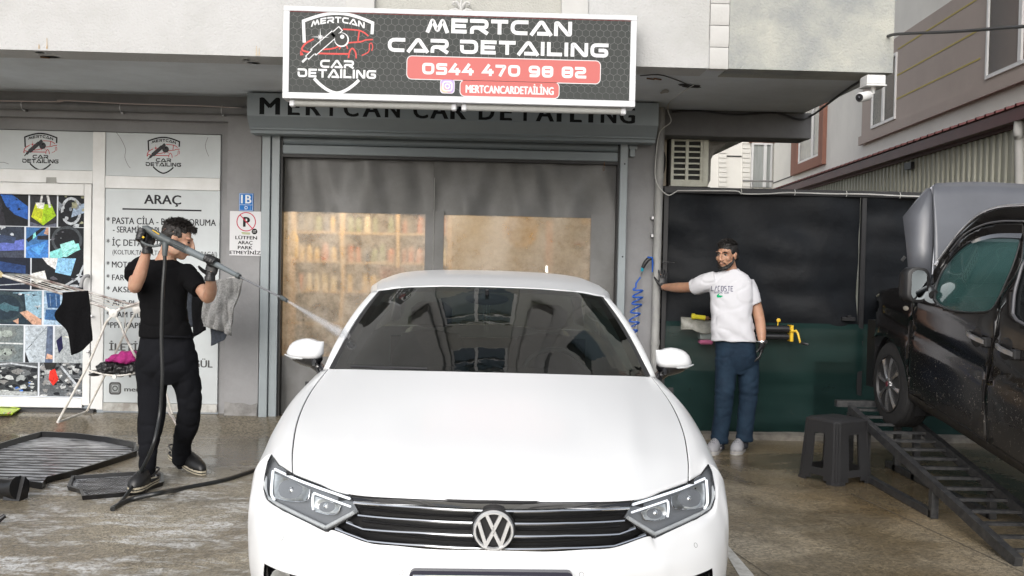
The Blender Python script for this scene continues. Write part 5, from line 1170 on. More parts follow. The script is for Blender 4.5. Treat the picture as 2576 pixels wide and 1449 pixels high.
# side faces with openings: built per side as a grid with missing cells
mb = MB()
for s_ in range(4):
    a0 = ang + s_ * pi / 2; ux, uy = cos(a0), sin(a0); nx_, ny_ = sin(a0), -cos(a0)
    us = [-1, -.8, -.55, -.36, -.32, -.12, .12, .32, .36, .55, .8, 1]; zs = [0, .018, .019, .05, .085, .1, .2, .3, .355, .37, .42, .445]
    def pt(u, z): h = hw(z) - (.0 if abs(u) < .8 else .012 * ((abs(u) - .8) / .2) ** 2); f = hw(z); e = .0; fo = .006 if z < .0185 else 0; return (cx + ux * u * f * .97 + nx_ * (h + fo), cy + uy * u * f * .97 + ny_ * (h + fo), z)
    for i in range(len(zs) - 1):
        for j in range(len(us) - 1):
            um = (us[j] + us[j + 1]) / 2; zm = (zs[i] + zs[i + 1]) / 2
            if abs(um) < .33 and .1 < zm < .36: continue
            if abs(um) < .34 and zm < .05: continue
            if abs(um) < .55 and zm < .018: continue
            if .33 < abs(um) < .56 and zm < .05 and zm < .02: continue
            q4 = [pt(us[j], zs[i]), pt(us[j + 1], zs[i]), pt(us[j + 1], zs[i + 1]), pt(us[j], zs[i + 1])]
            ins = [(p_[0] - nx_ * .012, p_[1] - ny_ * .012, p_[2]) for p_ in q4]
            mb.poly(q4); mb.poly(ins[::-1])
            for e0, e1 in ((0, 1), (1, 2), (2, 3), (3, 0)): mb.poly([q4[e0], q4[e1], ins[e1], ins[e0]])
mb.build('body', m_stool, st_, angle=50)
mb = MB(); mb.loft([sq(.435, .163, .045), sq(.447, .162, .05), sq(.457, .150, .055), sq(.4565, .06, .03), sq(.456, .01, .005)]); mb.build('seat', m_stool, st_, angle=60)

# grey colours of the small dustpan at the far left
dp = thing('striped_dustpan', 'yellow, red and blue striped plastic piece lying at the left edge by the door', 'cleaning tool', tuple(G(10, 1030, .12)))
for k, c_ in enumerate(((.45, .60, .03), (.55, .03, .12), (.05, .04, .35))):
    mb = MB(); a = G(-10 + 0 * k, 1017 + 4 * k, .17 - .02 * k); b = G(50 - 10 * k, 1028 + 2 * k, .155 - .01 * k); c2_ = G(30 - 10 * k, 1040, .14); d2 = G(-20, 1042, .14)
    mb.poly([a, b, c2_, d2]); mb.poly([v - Vector((0, 0, .012)) for v in (d2, c2_, b, a)]); mb.tube([a, b, c2_], .006, 6); mb.build('stripe', mk('stripe_%d' % k, c_, .35), dp)
# ================================================================== WHITE SALOON CAR
from mathutils.bvhtree import BVHTree
from mathutils.geometry import delaunay_2d_cdt
CX, CY = .049, 3.34
m_paint = mk('white_car_paint', (.71, .72, .73), .3, coat=.4, spec=.3)
m_paint.node_tree.nodes['Principled BSDF'].inputs['Coat Roughness'].default_value = .12
m_gap = mk('dark_body_gap', (.015, .015, .016), .7)
m_gloss = mk('gloss_black', (.012, .012, .014), .08, coat=1.0)
m_tyre = mk('tyre_rubber', (.022, .022, .023), .7, var=.3, vscale=30, bump=.001, bscale=60)
m_rim = mk('alloy_rim', (.45, .45, .46), .25, .9)
m_ws = glass_mat('windscreen_glass', (.15, .20, .195), .0, 1.52, body=.0, bump=.0004, bscale=10, boost=1.6)
m_sideglass = glass_mat('side_glass', (.25, .29, .29), .0, 1.5)
m_lens = glass_mat('headlight_lens', (.92, .93, .94), .02, 1.45, bump=.0004, bscale=150)
m_dash = mk('dash_plastic', (.018, .019, .02), .6); m_trim_in = mk('pale_pillar_trim', (.26, .30, .30), .7); m_seat = mk('dark_seat_fabric', (.03, .032, .034), .8)
m_drl = mk('white_light_guide', (.85, .86, .88), .25, emis=(.9, .95, 1), estr=.55); m_reflect = mk('lamp_reflector', (.78, .80, .80), .32, .9, var=.35, vscale=18)
m_lampdk = mk('lamp_housing_grey', (.20, .21, .225), .35); m_frost = mk('frosted_lamp_frame', (.52, .54, .55), .3, var=.15, vscale=30)
car = thing('white_car', 'white saloon car facing the camera, wet after washing, with chrome bar grille', 'car', (CX, CY + 2.3, 0))
def CW(u, v, z): return (CX + u, CY + v, z - .0069 * u)
def CPL(x, y, v):
    q = P(x, y, CY + v); return (abs(q.x - CX), v, q.z - .0069 * abs(q.x - CX))
def cgrid(name, rows, nu, nv, m, mirror=True, both=True, parent=car, flip=False, thick=0):
    A = crom(np.array(rows, dtype=float), nu, nv); outs = []
    for s in ((1, -1) if both else (1,)):
        mb = MB(); B = A.copy(); B[..., 0] *= s
        B = np.array([[CW(*q) for q in r] for r in B]); mb.grid(B, flip=(s < 0) != flip)
        o = mb.build(name, m, parent, angle=180)
        if thick: md = o.modifiers.new('s', 'SOLIDIFY'); md.thickness = thick; md.offset = -1
        outs.append((o, mb))
    return A, outs
# hood as one symmetric skin
ht = [CPL(1240, 1256, .08), CPL(1060, 1251, .10), CPL(880, 1239, .18), CPL(800, 1211, .30), CPL(737, 1187, .43)]; ht[0] = (0, .08, ht[0][2])
Hrows = [ht,
 [(0, .35, .81), (.25, .36, .808), (.5, .42, .798), (.66, .50, .789), (.783, .60, .781)],
 [(0, .70, .893), (.25, .71, .891), (.5, .75, .882), (.69, .82, .863), (.816, .88, .850)],
 [(0, 1.03, .968), (.25, 1.04, .967), (.52, 1.09, .954), (.70, 1.16, .934), (.828, 1.24, .918)],
 [(0, 1.30, 1.028), (.25, 1.315, 1.026), (.5, 1.39, 1.017), (.68, 1.49, 1.006), (.803, 1.60, .992)]]
full = [[(-q[0], q[1], q[2]) for q in r[:0:-1]] + list(r) for r in Hrows]
A = crom(np.array(full, dtype=float), 10, 8)
# soft power crease towards the lamp corners
for r in A:
    for q in r:
        q[2] += .009 * math.exp(-((abs(q[0]) - (.50 + .12 * (q[1] - .1))) / .05) ** 2) * min(1, max(0, (q[1] - .15) * 3)) * max(0, 1 - (q[1] - .2) / 1.3)
lip = A[0].copy(); lip[:, 2] -= .012; lip[:, 1] += .012; fr_ = A[0].copy(); fr_[:, 2] -= .005; fr_[:, 1] -= .002
sideL = None
mb = MB(); B = np.concatenate([[lip], [fr_], A]); e0 = B[:, :1].copy(); e0[..., 2] -= .014; e1 = B[:, -1:].copy(); e1[..., 2] -= .014
B = np.concatenate([e0, B, e1], axis=1); mb.grid(np.array([[CW(*q) for q in r] for r in B])); mb.build('hood', m_paint, car, angle=50)
# fender
tip = CPL(682, 1144, .62); f0 = CPL(731, 1187, .445); f1 = CPL(702, 1169, .54)
f0 = (ht[-1][0] + .006, ht[-1][1] + .004, ht[-1][2] - .001)
bt = [tip, (.925, .64, .715), (.953, .66, .655), (.953, .64, .54)]
Frows = [[f0, f1] + bt,
 [(.789, .602, .781), (.845, .69, .788), (.895, .765, .778), (.934, .80, .745), (.956, .80, .69), (.957, .79, .665)],
 [(.822, .882, .850), (.862, .92, .849), (.908, .96, .828), (.944, 1.0, .785), (.965, 1.02, .72), (.965, 1.02, .685)],
 [(.834, 1.242, .918), (.868, 1.27, .916), (.91, 1.30, .89), (.94, 1.32, .84), (.960, 1.33, .72), (.955, 1.27, .45)],
 [(.809, 1.602, .992), (.848, 1.66, .975), (.893, 1.70, .935), (.928, 1.72, .87), (.958, 1.73, .72), (.955, 1.73, .25)]]
FA, fo = cgrid('fender', Frows, 9, 7, m_paint, thick=.004)
# bumper: one symmetric skin
HLB = [CPL(821, 1337.5, .21), CPL(775, 1315.5, .27), CPL(712, 1284, .38), CPL(673, 1259, .48), CPL(663, 1231, .525), CPL(665, 1195, .57), tip]
top = [(0, .0, CPL(1241, 1384, .0)[2]), CPL(1100, 1382, .01), CPL(1000, 1373, .045), CPL(925, 1365, .09), CPL(841, 1334, .18)] + HLB
R1 = [(0, -.02, .520), (.17, -.012, .518), (.33, .022, .512), (.45, .08, .508), (.57, .16, .510), (.62, .195, .513), (.70, .265, .525), (.80, .36, .55), (.87, .46, .58), (.895, .52, .62), (.91, .57, .66), bt[1]]
R2 = [(0, -.035, .46), (.18, -.03, .46), (.34, .01, .45), (.46, .07, .45), (.60, .155, .45), (.66, .20, .45), (.75, .27, .45), (.84, .36, .46), (.90, .45, .48), (.93, .52, .52), (.945, .57, .58), bt[2]]
R3 = [(0, -.03, .33), (.18, -.025, .33), (.34, .015, .33), (.46, .07, .33), (.6, .15, .33), (.67, .20, .33), (.76, .27, .33), (.85, .36, .33), (.905, .45, .33), (.93, .51, .36), (.945, .57, .44), bt[3]]
R4 = [(q[0] * .97, q[1] + .04, .19) for q in R3]
Brows = [top, R1, R2, R3, R4]
full = [[(-q[0], q[1], q[2]) for q in r[:0:-1]] + list(r) for r in Brows]
A = crom(np.array(full, dtype=float), 9, 6); Wd = np.array([[CW(*q) for q in r] for r in A])
mbB = MB(); mbB.grid(Wd, flip=True)
bvh = BVHTree.FromPolygons([Vector(v) for v in mbB.v], mbB.f)
def cam_ray(x, y):
    d = _f + _R * (x - 1288) / 2504.0 + _U * (724 - y) / 2504.0; return Vector((0, 0, CZ)), Vector(d).normalized()
def on_bumper(x, y):
    o, d = cam_ray(x, y); h = bvh.ray_cast(o, d); return (h[0], h[1]) if h[0] is not None else (None, None)
# fog lamp openings: cut the faces inside the outline
fogL = [(664, 1412), (690, 1415), (730, 1432), (790, 1462), (830, 1500), (800, 1540), (700, 1540), (668, 1470)]
fog_uz = [CPL(x, y, .34 - .0016 * (x - 680)) for x, y in fogL]; fog_uz = [(q[0], q[2]) for q in fog_uz]
def inside(x, y, poly):
    c = False; n = len(poly)
    for i in range(n):
        x1, y1 = poly[i]; x2, y2 = poly[(i + 1) % n]
        if (y1 > y) != (y2 > y) and x < (x2 - x1) * (y - y1) / (y2 - y1) + x1: c = not c
    return c
keepf = []
for f_ in mbB.f:
    cx_ = sum(mbB.v[i][0] for i in f_) / 4 - CX; cz_ = sum(mbB.v[i][2] for i in f_) / 4
    if not inside(abs(cx_), cz_, fog_uz): keepf.append(f_)
mbB.f = keepf; mbB.m = [0] * len(keepf); mbB.c = [(1, 1, 1)] * len(keepf)
mbB.build('front_bumper', m_paint, car, angle=60)
# black inner shell behind the panels so the shut lines read dark
mb = MB(); mb.prismz([(CX - .80, CY + .50), (CX - .55, CY + .30), (CX + .55, CY + .30), (CX + .80, CY + .50), (CX + .80, CY + 1.5), (CX - .80, CY + 1.5)], .2, .68); mb.build('inner_shell', m_gap, car, smooth=False)
A2 = crom(np.array([[(q[0] * s, q[1] + .03, q[2] - .03) for q in Hr] for s in (1,) for Hr in Hrows], dtype=float), 3, 3); 
for s in (1, -1):
    B = A2.copy(); B[..., 0] *= s * 1.02; mb = MB(); mb.grid(np.array([[CW(*q) for q in r] for r in B])); mb.build('inner_shell', m_gap, car)
for s in (1, -1):   # strips under the seams
    mb = MB(); A_ = [(Frows[i][0][0] - .02, Frows[i][0][1], Frows[i][0][2] - .012) for i in range(5)]; B_ = [(Frows[i][0][0] + .02, Frows[i][0][1], Frows[i][0][2] - .014) for i in range(5)]
    G_ = crom(np.array([A_, B_], dtype=float), 1, 5); G_[..., 0] *= s; mb.grid(np.array([[CW(*q) for q in r] for r in G_])); mb.build('seam_channel', m_gap, car)

# ---- grille
def vG(u): return .015 + .60 * u * u
def GP(x, y, dv=0.0):
    u = .3
    for _ in range(6): q = P(x, y, CY + vG(u) + dv); u = abs(q.x - CX)
    return (u, vG(u) + dv, q.z - .0069 * u)
def both(pts, fn):
    for s in (1, -1): fn([Vector(CW(q[0] * s, q[1], q[2])) for q in pts], s)
gr = None
mb = MB()
outer = [GP(1240, 1262, .03), GP(1060, 1256, .03), GP(895, 1246, .03), GP(908, 1288, .03), GP(905, 1292, .03), GP(848, 1325, .035), GP(925, 1362, .03), GP(1060, 1376, .03), GP(1240, 1380, .03)]
for s in (1, -1):
    n0 = 12; us = [i / n0 for i in range(n0 + 1)]; A_ = []
    topc = cr([(0, 0, outer[0][2])] + [(q[0], 0, q[2]) for q in outer[1:3]], 6); botc = cr([(0, 0, outer[-1][2]), (outer[-2][0], 0, outer[-2][2]), (outer[-3][0], 0, outer[-3][2]), (outer[-4][0], 0, outer[-4][2])], 4)
    def at(c, u): 
        for i in range(len(c) - 1):
            if c[i + 1][0] >= u: t = (u - c[i][0]) / max(1e-6, c[i + 1][0] - c[i][0]); return c[i][2] + (c[i + 1][2] - c[i][2]) * t
        return c[-1][2]
    umax = outer[5][0]; rows = []
    for k in range(7):
        r = []
        for i in range(n0 + 1):
            u = umax * i / n0; zt__ = at(topc, min(u, outer[2][0])); zb__ = at(botc, u); z = zt__ + (zb__ - zt__) * k / 6; r.append(CW(u * s, vG(u) + .055, z))
        rows.append(r)
    mb.grid(rows, flip=s > 0)
mb.build('grille_backing', m_black, car)
# dark gloss strip under the hood edge
mb = MB()
for s in (1, -1):
    r0 = [CPL(1240, 1256, .092), CPL(1060, 1251.5, .112), CPL(884, 1240, .19)]; r0[0] = (0,) + r0[0][1:]; r1 = [GP(1240, 1281), GP(1060, 1275), GP(889, 1258)]; r1[0] = (0,) + r1[0][1:]
    mid = [tuple((a[i] + b[i]) / 2 + (-.004 if i == 1 else 0) for i in range(3)) for a, b in zip(r0, r1)]
    G_ = crom(np.array([r0, mid, r1]), 4, 8); G_[..., 0] *= s; mb.grid(np.array([[CW(*q) for q in r] for r in G_]), flip=s > 0)
mb.build('grille_top_strip', m_gloss, car, angle=180)
bars = [[(1225, 1285), (1060, 1276.5), (889, 1263)], [(1200, 1315), (1050, 1308), (900, 1296)], [(1200, 1347), (1050, 1340), (913, 1331), (871, 1314)], [(1241, 1380), (1060, 1372), (925, 1361), (843, 1330)]]
for k, b_ in enumerate(bars):
    pts = [GP(x, y, -.004) for x, y in b_]
    for s in (1, -1):
        pth = [Vector(CW(q[0] * s, q[1], q[2])) for q in pts]; dens = []
        for i in range(len(pth) - 1):
            for j in range(6):
                t = j / 6; q = pth[i].lerp(pth[i + 1], t); u_ = abs(q.x - CX); q.y = CY + vG(u_) - .004; dens.append(q)
        dens.append(pth[-1]); mb = MB(); rings = []
        for q in dens: rings.append([q + Vector((0, dy, dz)) for dy, dz in ((.012, .0052), (-.003, .0040), (-.006, 0), (-.003, -.0040), (.012, -.0052))])
        mb.loft(rings); mb.build('chrome_bar', m_chrome, car, angle=30)
    if k < 3:
        for s in (1, -1):
            nx_ = GP(bars[k][-1][0] + 12, bars[k][-1][1] + 15, .03); mb = MB(); a = GP(1225, bars[k][0][1] + 15, .03); mb.beam(CW(a[0] * s, a[1], a[2]), CW(nx_[0] * s, .05 + vG(.2), nx_[2]), .02, .004); 
            mb = MB(); pts_ = [Vector(CW(s * (a[0] + (nx_[0] - a[0]) * t), vG(a[0] + (nx_[0] - a[0]) * t) + .035, a[2] + (nx_[2] - a[2]) * t)) for t in [i / 6 for i in range(7)]]; mb.tube(pts_, .004, 4); mb.build('grille_slat', m_blackpl, car)
# emblem
m_satc = mk('satin_silver', (.85, .86, .87), .3, .75)
ec = P(1241.5, 1336, CY - .012); er = .0695
mb = MB(); mb.lathe(ec + Vector((0, .02, 0)), (0, -1, -.12), [(-.04, er + .006), (0.0, er + .006), (.006, er)], 40); em = mb.build('emblem', m_black, car)
tiltv = Vector((0, -1, -.12)).normalized(); upv = Vector((0, -.12, 1)).normalized(); e0_ = ec + tiltv * .0
def EP(a, b, d=0): return ec + Vector((1, 0, -.012)) * a * er + upv * b * er + tiltv * d
mb = MB(); R_ = []
for i in range(49):
    a = 2 * pi * i / 48; R_.append([EP(cos(a) * r, sin(a) * r, d) for r, d in ((1.0, -.012), (1.0, -.004), (.95, .003), (.87, .003), (.83, -.004))])
mb.loft(R_, cap=False, closed=False); mb.build('ring', m_satc, em, angle=60)
def estroke(pts, w):
    m2 = MB(); m2.stroke(pts, w, 0); o = []; mbq = MB()
    for f_ in m2.f:
        q = [m2.v[i] for i in f_]; top_ = [EP(p[0], p[2], .001) for p in q]; bot_ = [EP(p[0], p[2], -.012) for p in q]
        n_ = len(q); mbq.add(top_ + bot_, [list(range(n_))] + [(i, (i + 1) % n_, (i + 1) % n_ + n_, i + n_) for i in range(n_)])
    mbq.build('monogram', m_satc, em, angle=20)
estroke([(-.36, .83), (-.02, .10), (.02, .10), (.36, .83)], .17)
estroke([(-.74, .46), (-.36, -.74), (-.02, -.06), (.02, -.06), (.36, -.74), (.74, .46)], .17)

# ---- headlights
hx = [664, 672, 683, 702, 731, 791, 821, 877, 902]
yt_ = [1200, 1160, 1144, 1170, 1188, 1209, 1220, 1241, 1288]; vt_ = [.57, .60, .62, .54, .445, .33, .28, .19, .14]
yb_ = [1232, 1256, 1265, 1278, 1293, 1323, 1337, 1306, 1290]; vb_ = [.525, .49, .46, .40, .35, .25, .21, .165, .14]
def HLP(x, y, dv=0.0):
    a = np.interp(x, hx, yt_); b = np.interp(x, hx, yb_); t = (y - a) / max(3, b - a); t = min(1.1, max(-.1, t)); v = np.interp(x, hx, vt_) * (1 - t) + np.interp(x, hx, vb_) * t
    v -= .018 * max(0, 4 * t * (1 - t)) * min(1, (900 - x) / 60 if x > 840 else 1)
    return CPL(x, y, v + dv)
def hl_poly(poly, dv, name, m, parent, step=12, s=1, curve=0.0):
    vs = [Vector(p) for p in poly]; n = len(vs); xs_ = [p[0] for p in poly]; ys_ = [p[1] for p in poly]; ext = []
    x = min(xs_) + step / 2
    while x < max(xs_):
        y = min(ys_) + step / 2
        while y < max(ys_):
            if inside(x, y, poly): ext.append(Vector((x, y)))
            y += step
        x += step
    r = delaunay_2d_cdt(vs + ext, [(i, (i + 1) % n) for i in range(n)], [], 0, 1e-4)
    mb = MB(); V = []; cxm, cym = sum(xs_) / n, sum(ys_) / n; rad = max(max(xs_) - min(xs_), max(ys_) - min(ys_)) / 2
    for q in r[0]:
        d2 = min(1, ((q.x - cxm) / (max(xs_) - min(xs_)) * 2) ** 2 + ((q.y - cym) / (max(ys_) - min(ys_)) * 2) ** 2)
        p = HLP(q.x, q.y, dv + curve * (1 - d2)); V.append(CW(p[0] * s, p[1], p[2]))
    F = [f_ for f_ in r[2] if inside(sum(r[0][i].x for i in f_) / len(f_), sum(r[0][i].y for i in f_) / len(f_), poly)]
    mb.add(V, [f_[::-1] for f_ in F] if s < 0 else F); return mb.build(name, m, parent, angle=180)
outl = [(683, 1144), (702, 1170), (731, 1188), (791, 1209), (840, 1227), (878, 1241), (903, 1288), (862, 1313), (821, 1336), (775, 1314.5), (712, 1283), (674, 1258), (664, 1231), (667, 1195), (674, 1162)]
def shrink(poly, k): cx_ = sum(p[0] for p in poly) / len(poly); cy_ = sum(p[1] for p in poly) / len(poly); return [(cx_ + (p[0] - cx_) * k, cy_ + (p[1] - cy_) * k) for p in poly]
for s in (1, -1):
    hl = hl_poly(outl, .05, 'headlight', m_lampdk, car, s=s); hl['label'] = ('headlight on the right of the photo, beaded with water', 'headlight on the left of the photo, beaded with water')[s < 0]
    hl_poly(outl, .0, 'lens', m_lens, hl, s=s)
    def hs_(pts, w, m, name, dv=.02, closed=False, flat_=False):
        q3 = []
        for x, y in pts: p = HLP(x, y, dv); q3.append(Vector(CW(p[0] * s, p[1], p[2])))
        mb = MB(); mb.tube(q3 + ([q3[0]] if closed else []), w, 8); return mb.build(name, m, hl)
    hs_(outl, .0030, m_gloss, 'black_surround', -.001, True)
    hs_(cr2([(692, 1180), (745, 1205), (800, 1226), (880, 1254)], 5), .0052, m_drl, 'light_guide')
    hs_(cr2([(687, 1184), (684, 1215), (683, 1242), (690, 1256)], 4), .0052, m_drl, 'light_guide')
    hs_(cr2([(788, 1242), (786, 1262), (788, 1282)], 4), .0045, m_drl, 'light_guide'); hs_([(790, 1240), (835, 1257), (882, 1274)], .0040, m_drl, 'light_guide')
    hs_(cr2([(668, 1200), (668, 1234), (678, 1256), (714, 1276), (775, 1306), (820, 1327)], 4), .0075, m_frost, 'inner_frame', .016)
    hs_([(822, 1326), (850, 1311), (893, 1288)], .008, m_frost, 'inner_frame', .02)
    hl_poly([(690, 1190), (689, 1230), (692, 1250), (720, 1258), (768, 1259), (777, 1246), (779, 1230), (740, 1211), (715, 1200)], .035, 'reflector', m_reflect, hl, 8, s, .03)
    hl_poly([(793, 1248), (790, 1270), (794, 1285), (820, 1292), (846, 1291), (855, 1280), (857, 1271), (825, 1258)], .035, 'reflector', m_reflect, hl, 7, s, .025)
    hs_(cr2([(692, 1251), (720, 1259), (768, 1260), (778, 1246), (780, 1231)], 4), .0018, m_chrome, 'reflector_edge', .03); hs_(cr2([(794, 1286), (820, 1293), (847, 1292), (857, 1272)], 4), .0018, m_chrome, 'reflector_edge', .03)
    for (x, y) in ((735, 1232), (822, 1272)): p = HLP(x, y, .06); mb = MB(); mb.ell(CW(p[0] * s, p[1], p[2]), (.013, .02, .013)); mb.build('bulb', m_chrome, hl)
# fog lamps
for s in (1, -1):
    mb = MB(); q = [(u, np.interp(u, [0, .45, .6, .76, .85, .93], [0, .07, .15, .27, .36, .51]) + .07, z) for u, z in fog_uz]; cen = np.mean(np.array(q), axis=0)
    mb.add([CW(a[0] * s, a[1], a[2]) for a in q] + [CW(cen[0] * s, cen[1] + .05, cen[2])], [(i, (i + 1) % len(q), len(q)) for i in range(len(q))])
    q2 = [(a[0] + (a[0] - cen[0]) * .06, a[1] - .055, a[2] + (a[2] - cen[2]) * .06) for a in q]; n_ = len(q)
    mb.add([CW(a[0] * s, a[1], a[2]) for a in q2 + q], [(i, (i + 1) % n_, (i + 1) % n_ + n_, i + n_) for i in range(n_)]); fl = mb.build('fog_lamp', m_gloss, car, angle=30)
    p = CPL(715, 1445, .33); mb = MB(); mb.lathe(CW(p[0] * s, p[1], p[2] - .02), (s * .45, -1, 0), [(0, .045), (.02, .048), (.022, .03), (.01, .01)], 18); mb.build('lamp', m_reflect, fl)
# parking sensors, tow cover, number plate
for x, y in ((709, 1353), (1009, 1440), (1463, 1445), (1750, 1371)):
    o_, n_ = on_bumper(x, y)
    if o_ is None: continue
    if n_.y > 0: n_ = -n_
    mb = MB(); u_ = n_.orthogonal().normalized(); w_ = n_.cross(u_); mb.tube([o_ + n_ * .0003 + (u_ * cos(a) + w_ * sin(a)) * .0085 for a in [2 * pi * i / 20 for i in range(21)]], .0006, 4); mb.build('sensor_ring', m_gap, car)
pts = [on_bumper(x, y)[0] for x, y in ((851, 1407), (868, 1409), (889, 1414), (894, 1432), (898, 1447))]
mb = MB()
if all(p is not None for p in pts): mb.tube([p + Vector((0, -.0004, 0)) for p in pts], .0005, 4); mb.build('tow_cover_line', mk('light_seam', (.45, .46, .47), .5), car)
pl = P(1237, 1440, CY - .06); mb = MB(); y0 = CY - .062
hb = rrect(CX - .272, pl.z - .135, CX + .272, pl.z + .004, .018); mb.prism(hb, y0, y0 + .03); np_ = mb.build('number_plate', mk('plate_holder_black', (.02, .02, .035), .25), car)
mb = MB(); mb.color((.6, .6, .6)); mb.box(CX - .26, CX + .26, y0 - .002, y0 - .0005, pl.z - .122, pl.z - .010); mb.color((.01, .03, .30)); mb.box(CX - .258, CX - .218, y0 - .003, y0 - .0022, pl.z - .12, pl.z - .012); mb.build('plate_sheet', m_signface, np_, smooth=False)

# ---- windscreen, roof, pillars, body sides
WSb = [(0, 1.325, 1.026), (.3, 1.345, 1.022), (.56, 1.44, 1.010), (.775, 1.615, .996)]
WSt = [(0, 1.98, 1.410), (.28, 2.005, 1.406), (.46, 2.07, 1.394), (.605, 2.175, 1.372)]
WSm = [tuple((a[i] + b[i]) / 2 + (.008 if i == 2 else (-.004 if i == 1 else .012 * (k / 3))) for i in range(3)) for k, (a, b) in enumerate(zip(WSb, WSt))]
WS1 = [tuple(WSb[k][i] * .75 + WSt[k][i] * .25 + (.006 if i == 2 else (-.003 if i == 1 else .008 * (k / 3))) for i in range(3)) for k in range(4)]
WS3 = [tuple(WSb[k][i] * .25 + WSt[k][i] * .75 + (.006 if i == 2 else (-.003 if i == 1 else .008 * (k / 3))) for i in range(3)) for k in range(4)]
rowsW = [WSb, WS1, WSm, WS3, WSt]
full = [[(-q[0], q[1], q[2]) for q in r[:0:-1]] + list(r) for r in rowsW]
A = crom(np.array(full, dtype=float), 8, 8); Wd = np.array([[CW(*q) for q in r] for r in A]); mb = MB(); mb.grid(Wd); ws = mb.build('windscreen', m_ws, car, angle=180)
# black ceramic edge and side gaskets
mb = MB(); nr, nc = Wd.shape[:2]
edge = [Vector(Wd[i, 0]) for i in range(nr)]; 
for s_, cidx in ((0, 0), (1, nc - 1)):
    cA = [Vector(Wd[i, cidx]) for i in range(nr)]; cB = [Vector(Wd[i, cidx]) + Vector(((-1 if cidx == 0 else 1) * (.018 + .012 * (1 - i / nr)), .012, -.004)) for i in range(nr)]; cC = [Vector(Wd[i, 2 if cidx == 0 else nc - 3]) + Vector((0, .004, -.002)) for i in range(nr)]
    mb.grid([[a, b] for a, b in zip(cB, cA)]); mb.grid([[a + Vector((0, .003, -.002)), b] for a, b in zip(cA, cC)])
top_ = [Vector(q) + Vector((0, .004, -.003)) for q in Wd[-1]]; top2 = [Vector(q) + Vector((0, .002, -.004)) for q in Wd[-3]]; mb.grid([top_, top2])
bot_ = [Vector(q) + Vector((0, .004, -.002)) for q in Wd[0]]; bot2 = [Vector(q) + Vector((0, .004, -.004)) for q in Wd[2]]; mb.grid([bot_, bot2])
bot3 = [Vector(q) + Vector((0, -.035, -.014)) for q in Wd[0]]; mb.grid([bot3, bot_])
mb.build('windscreen_seal', m_gap, car, angle=180)
# pillars
Prow = []
for t in [0, .25, .5, .75, 1]:
    bow = 4 * t * (1 - t)
    a = np.array([.803, 1.632, .990]) * (1 - t) + np.array([.627, 2.192, 1.368]) * t + np.array([.012, -.012, .020]) * bow
    c = np.array([.853, 1.72, .962]) * (1 - t) + np.array([.680, 2.30, 1.342]) * t + np.array([.014, -.01, .022]) * bow
    m_ = (a + c) / 2 + np.array([.008, -.012, .010]); Prow.append([tuple(a), tuple(m_), tuple(c)])
cgrid('pillar', Prow, 6, 4, m_paint, thick=.01)
Rr = [[(0, 1.983, 1.414), (.33, 2.015, 1.408), (.51, 2.105, 1.392), (.627, 2.192, 1.370)],
 [(0, 2.35, 1.464), (.33, 2.37, 1.458), (.53, 2.44, 1.437), (.655, 2.5, 1.405)],
 [(0, 2.90, 1.492), (.33, 2.90, 1.486), (.54, 2.9, 1.466), (.668, 2.92, 1.422)],
 [(0, 3.45, 1.470), (.33, 3.45, 1.463), (.53, 3.45, 1.445), (.648, 3.45, 1.40)],
 [(0, 3.95, 1.385), (.33, 3.94, 1.38), (.5, 3.92, 1.365), (.60, 3.9, 1.33)]]
full = [[(-q[0], q[1], q[2]) for q in r[:0:-1]] + list(r) for r in Rr]
A = crom(np.array(full, dtype=float), 8, 8); mb = MB(); lipr = A[0].copy(); lipr[:, 2] -= .008; lipr[:, 1] -= .001; mb.grid(np.array([[CW(*q) for q in r] for r in np.concatenate([[lipr], A])])); mb.build('roof', m_paint, car, angle=70)
# roof rails / door frames, glass, flanks, tail
cgrid('door_frame', [[(.627, 2.192, 1.370), (.680, 2.30, 1.342)], [(.658, 2.55, 1.405), (.712, 2.62, 1.375)], [(.668, 2.92, 1.422), (.722, 2.92, 1.385)], [(.648, 3.45, 1.400), (.708, 3.45, 1.365)], [(.60, 3.9, 1.33), (.68, 3.9, 1.30)], [(.66, 4.3, 1.10), (.74, 4.25, 1.08)]], 5, 3, m_paint, thick=.01)
cgrid('side_window', [[(.845, 1.74, .958), (.682, 2.31, 1.335)], [(.872, 2.2, .965), (.71, 2.65, 1.375)], [(.885, 2.9, .975), (.718, 2.95, 1.382)], [(.885, 3.5, .985), (.704, 3.5, 1.36)], [(.86, 4.0, 1.0), (.69, 3.9, 1.30)], [(.80, 4.3, 1.03), (.74, 4.25, 1.08)]], 5, 5, m_sideglass)
cgrid('body_side', [[(.852, 1.72, .960), (.900, 1.72, .925), (.932, 1.73, .86), (.958, 1.74, .72), (.955, 1.74, .5), (.93, 1.74, .22)],
 [(.885, 2.3, .962), (.915, 2.3, .935), (.942, 2.3, .86), (.962, 2.3, .72), (.960, 2.3, .5), (.935, 2.3, .22)],
 [(.892, 3.1, .985), (.918, 3.1, .95), (.942, 3.1, .87), (.962, 3.1, .72), (.960, 3.1, .5), (.935, 3.1, .22)],
 [(.875, 3.8, 1.0), (.905, 3.8, .97), (.942, 3.8, .89), (.965, 3.8, .76), (.965, 3.7, .70), (.965, 3.7, .68)],
 [(.80, 4.35, 1.03), (.86, 4.35, .99), (.91, 4.3, .90), (.94, 4.25, .74), (.94, 4.25, .5), (.90, 4.25, .25)],
 [(.60, 4.72, 1.02), (.66, 4.74, .98), (.70, 4.76, .88), (.74, 4.8, .72), (.74, 4.8, .5), (.70, 4.78, .28)]], 6, 5, m_paint)
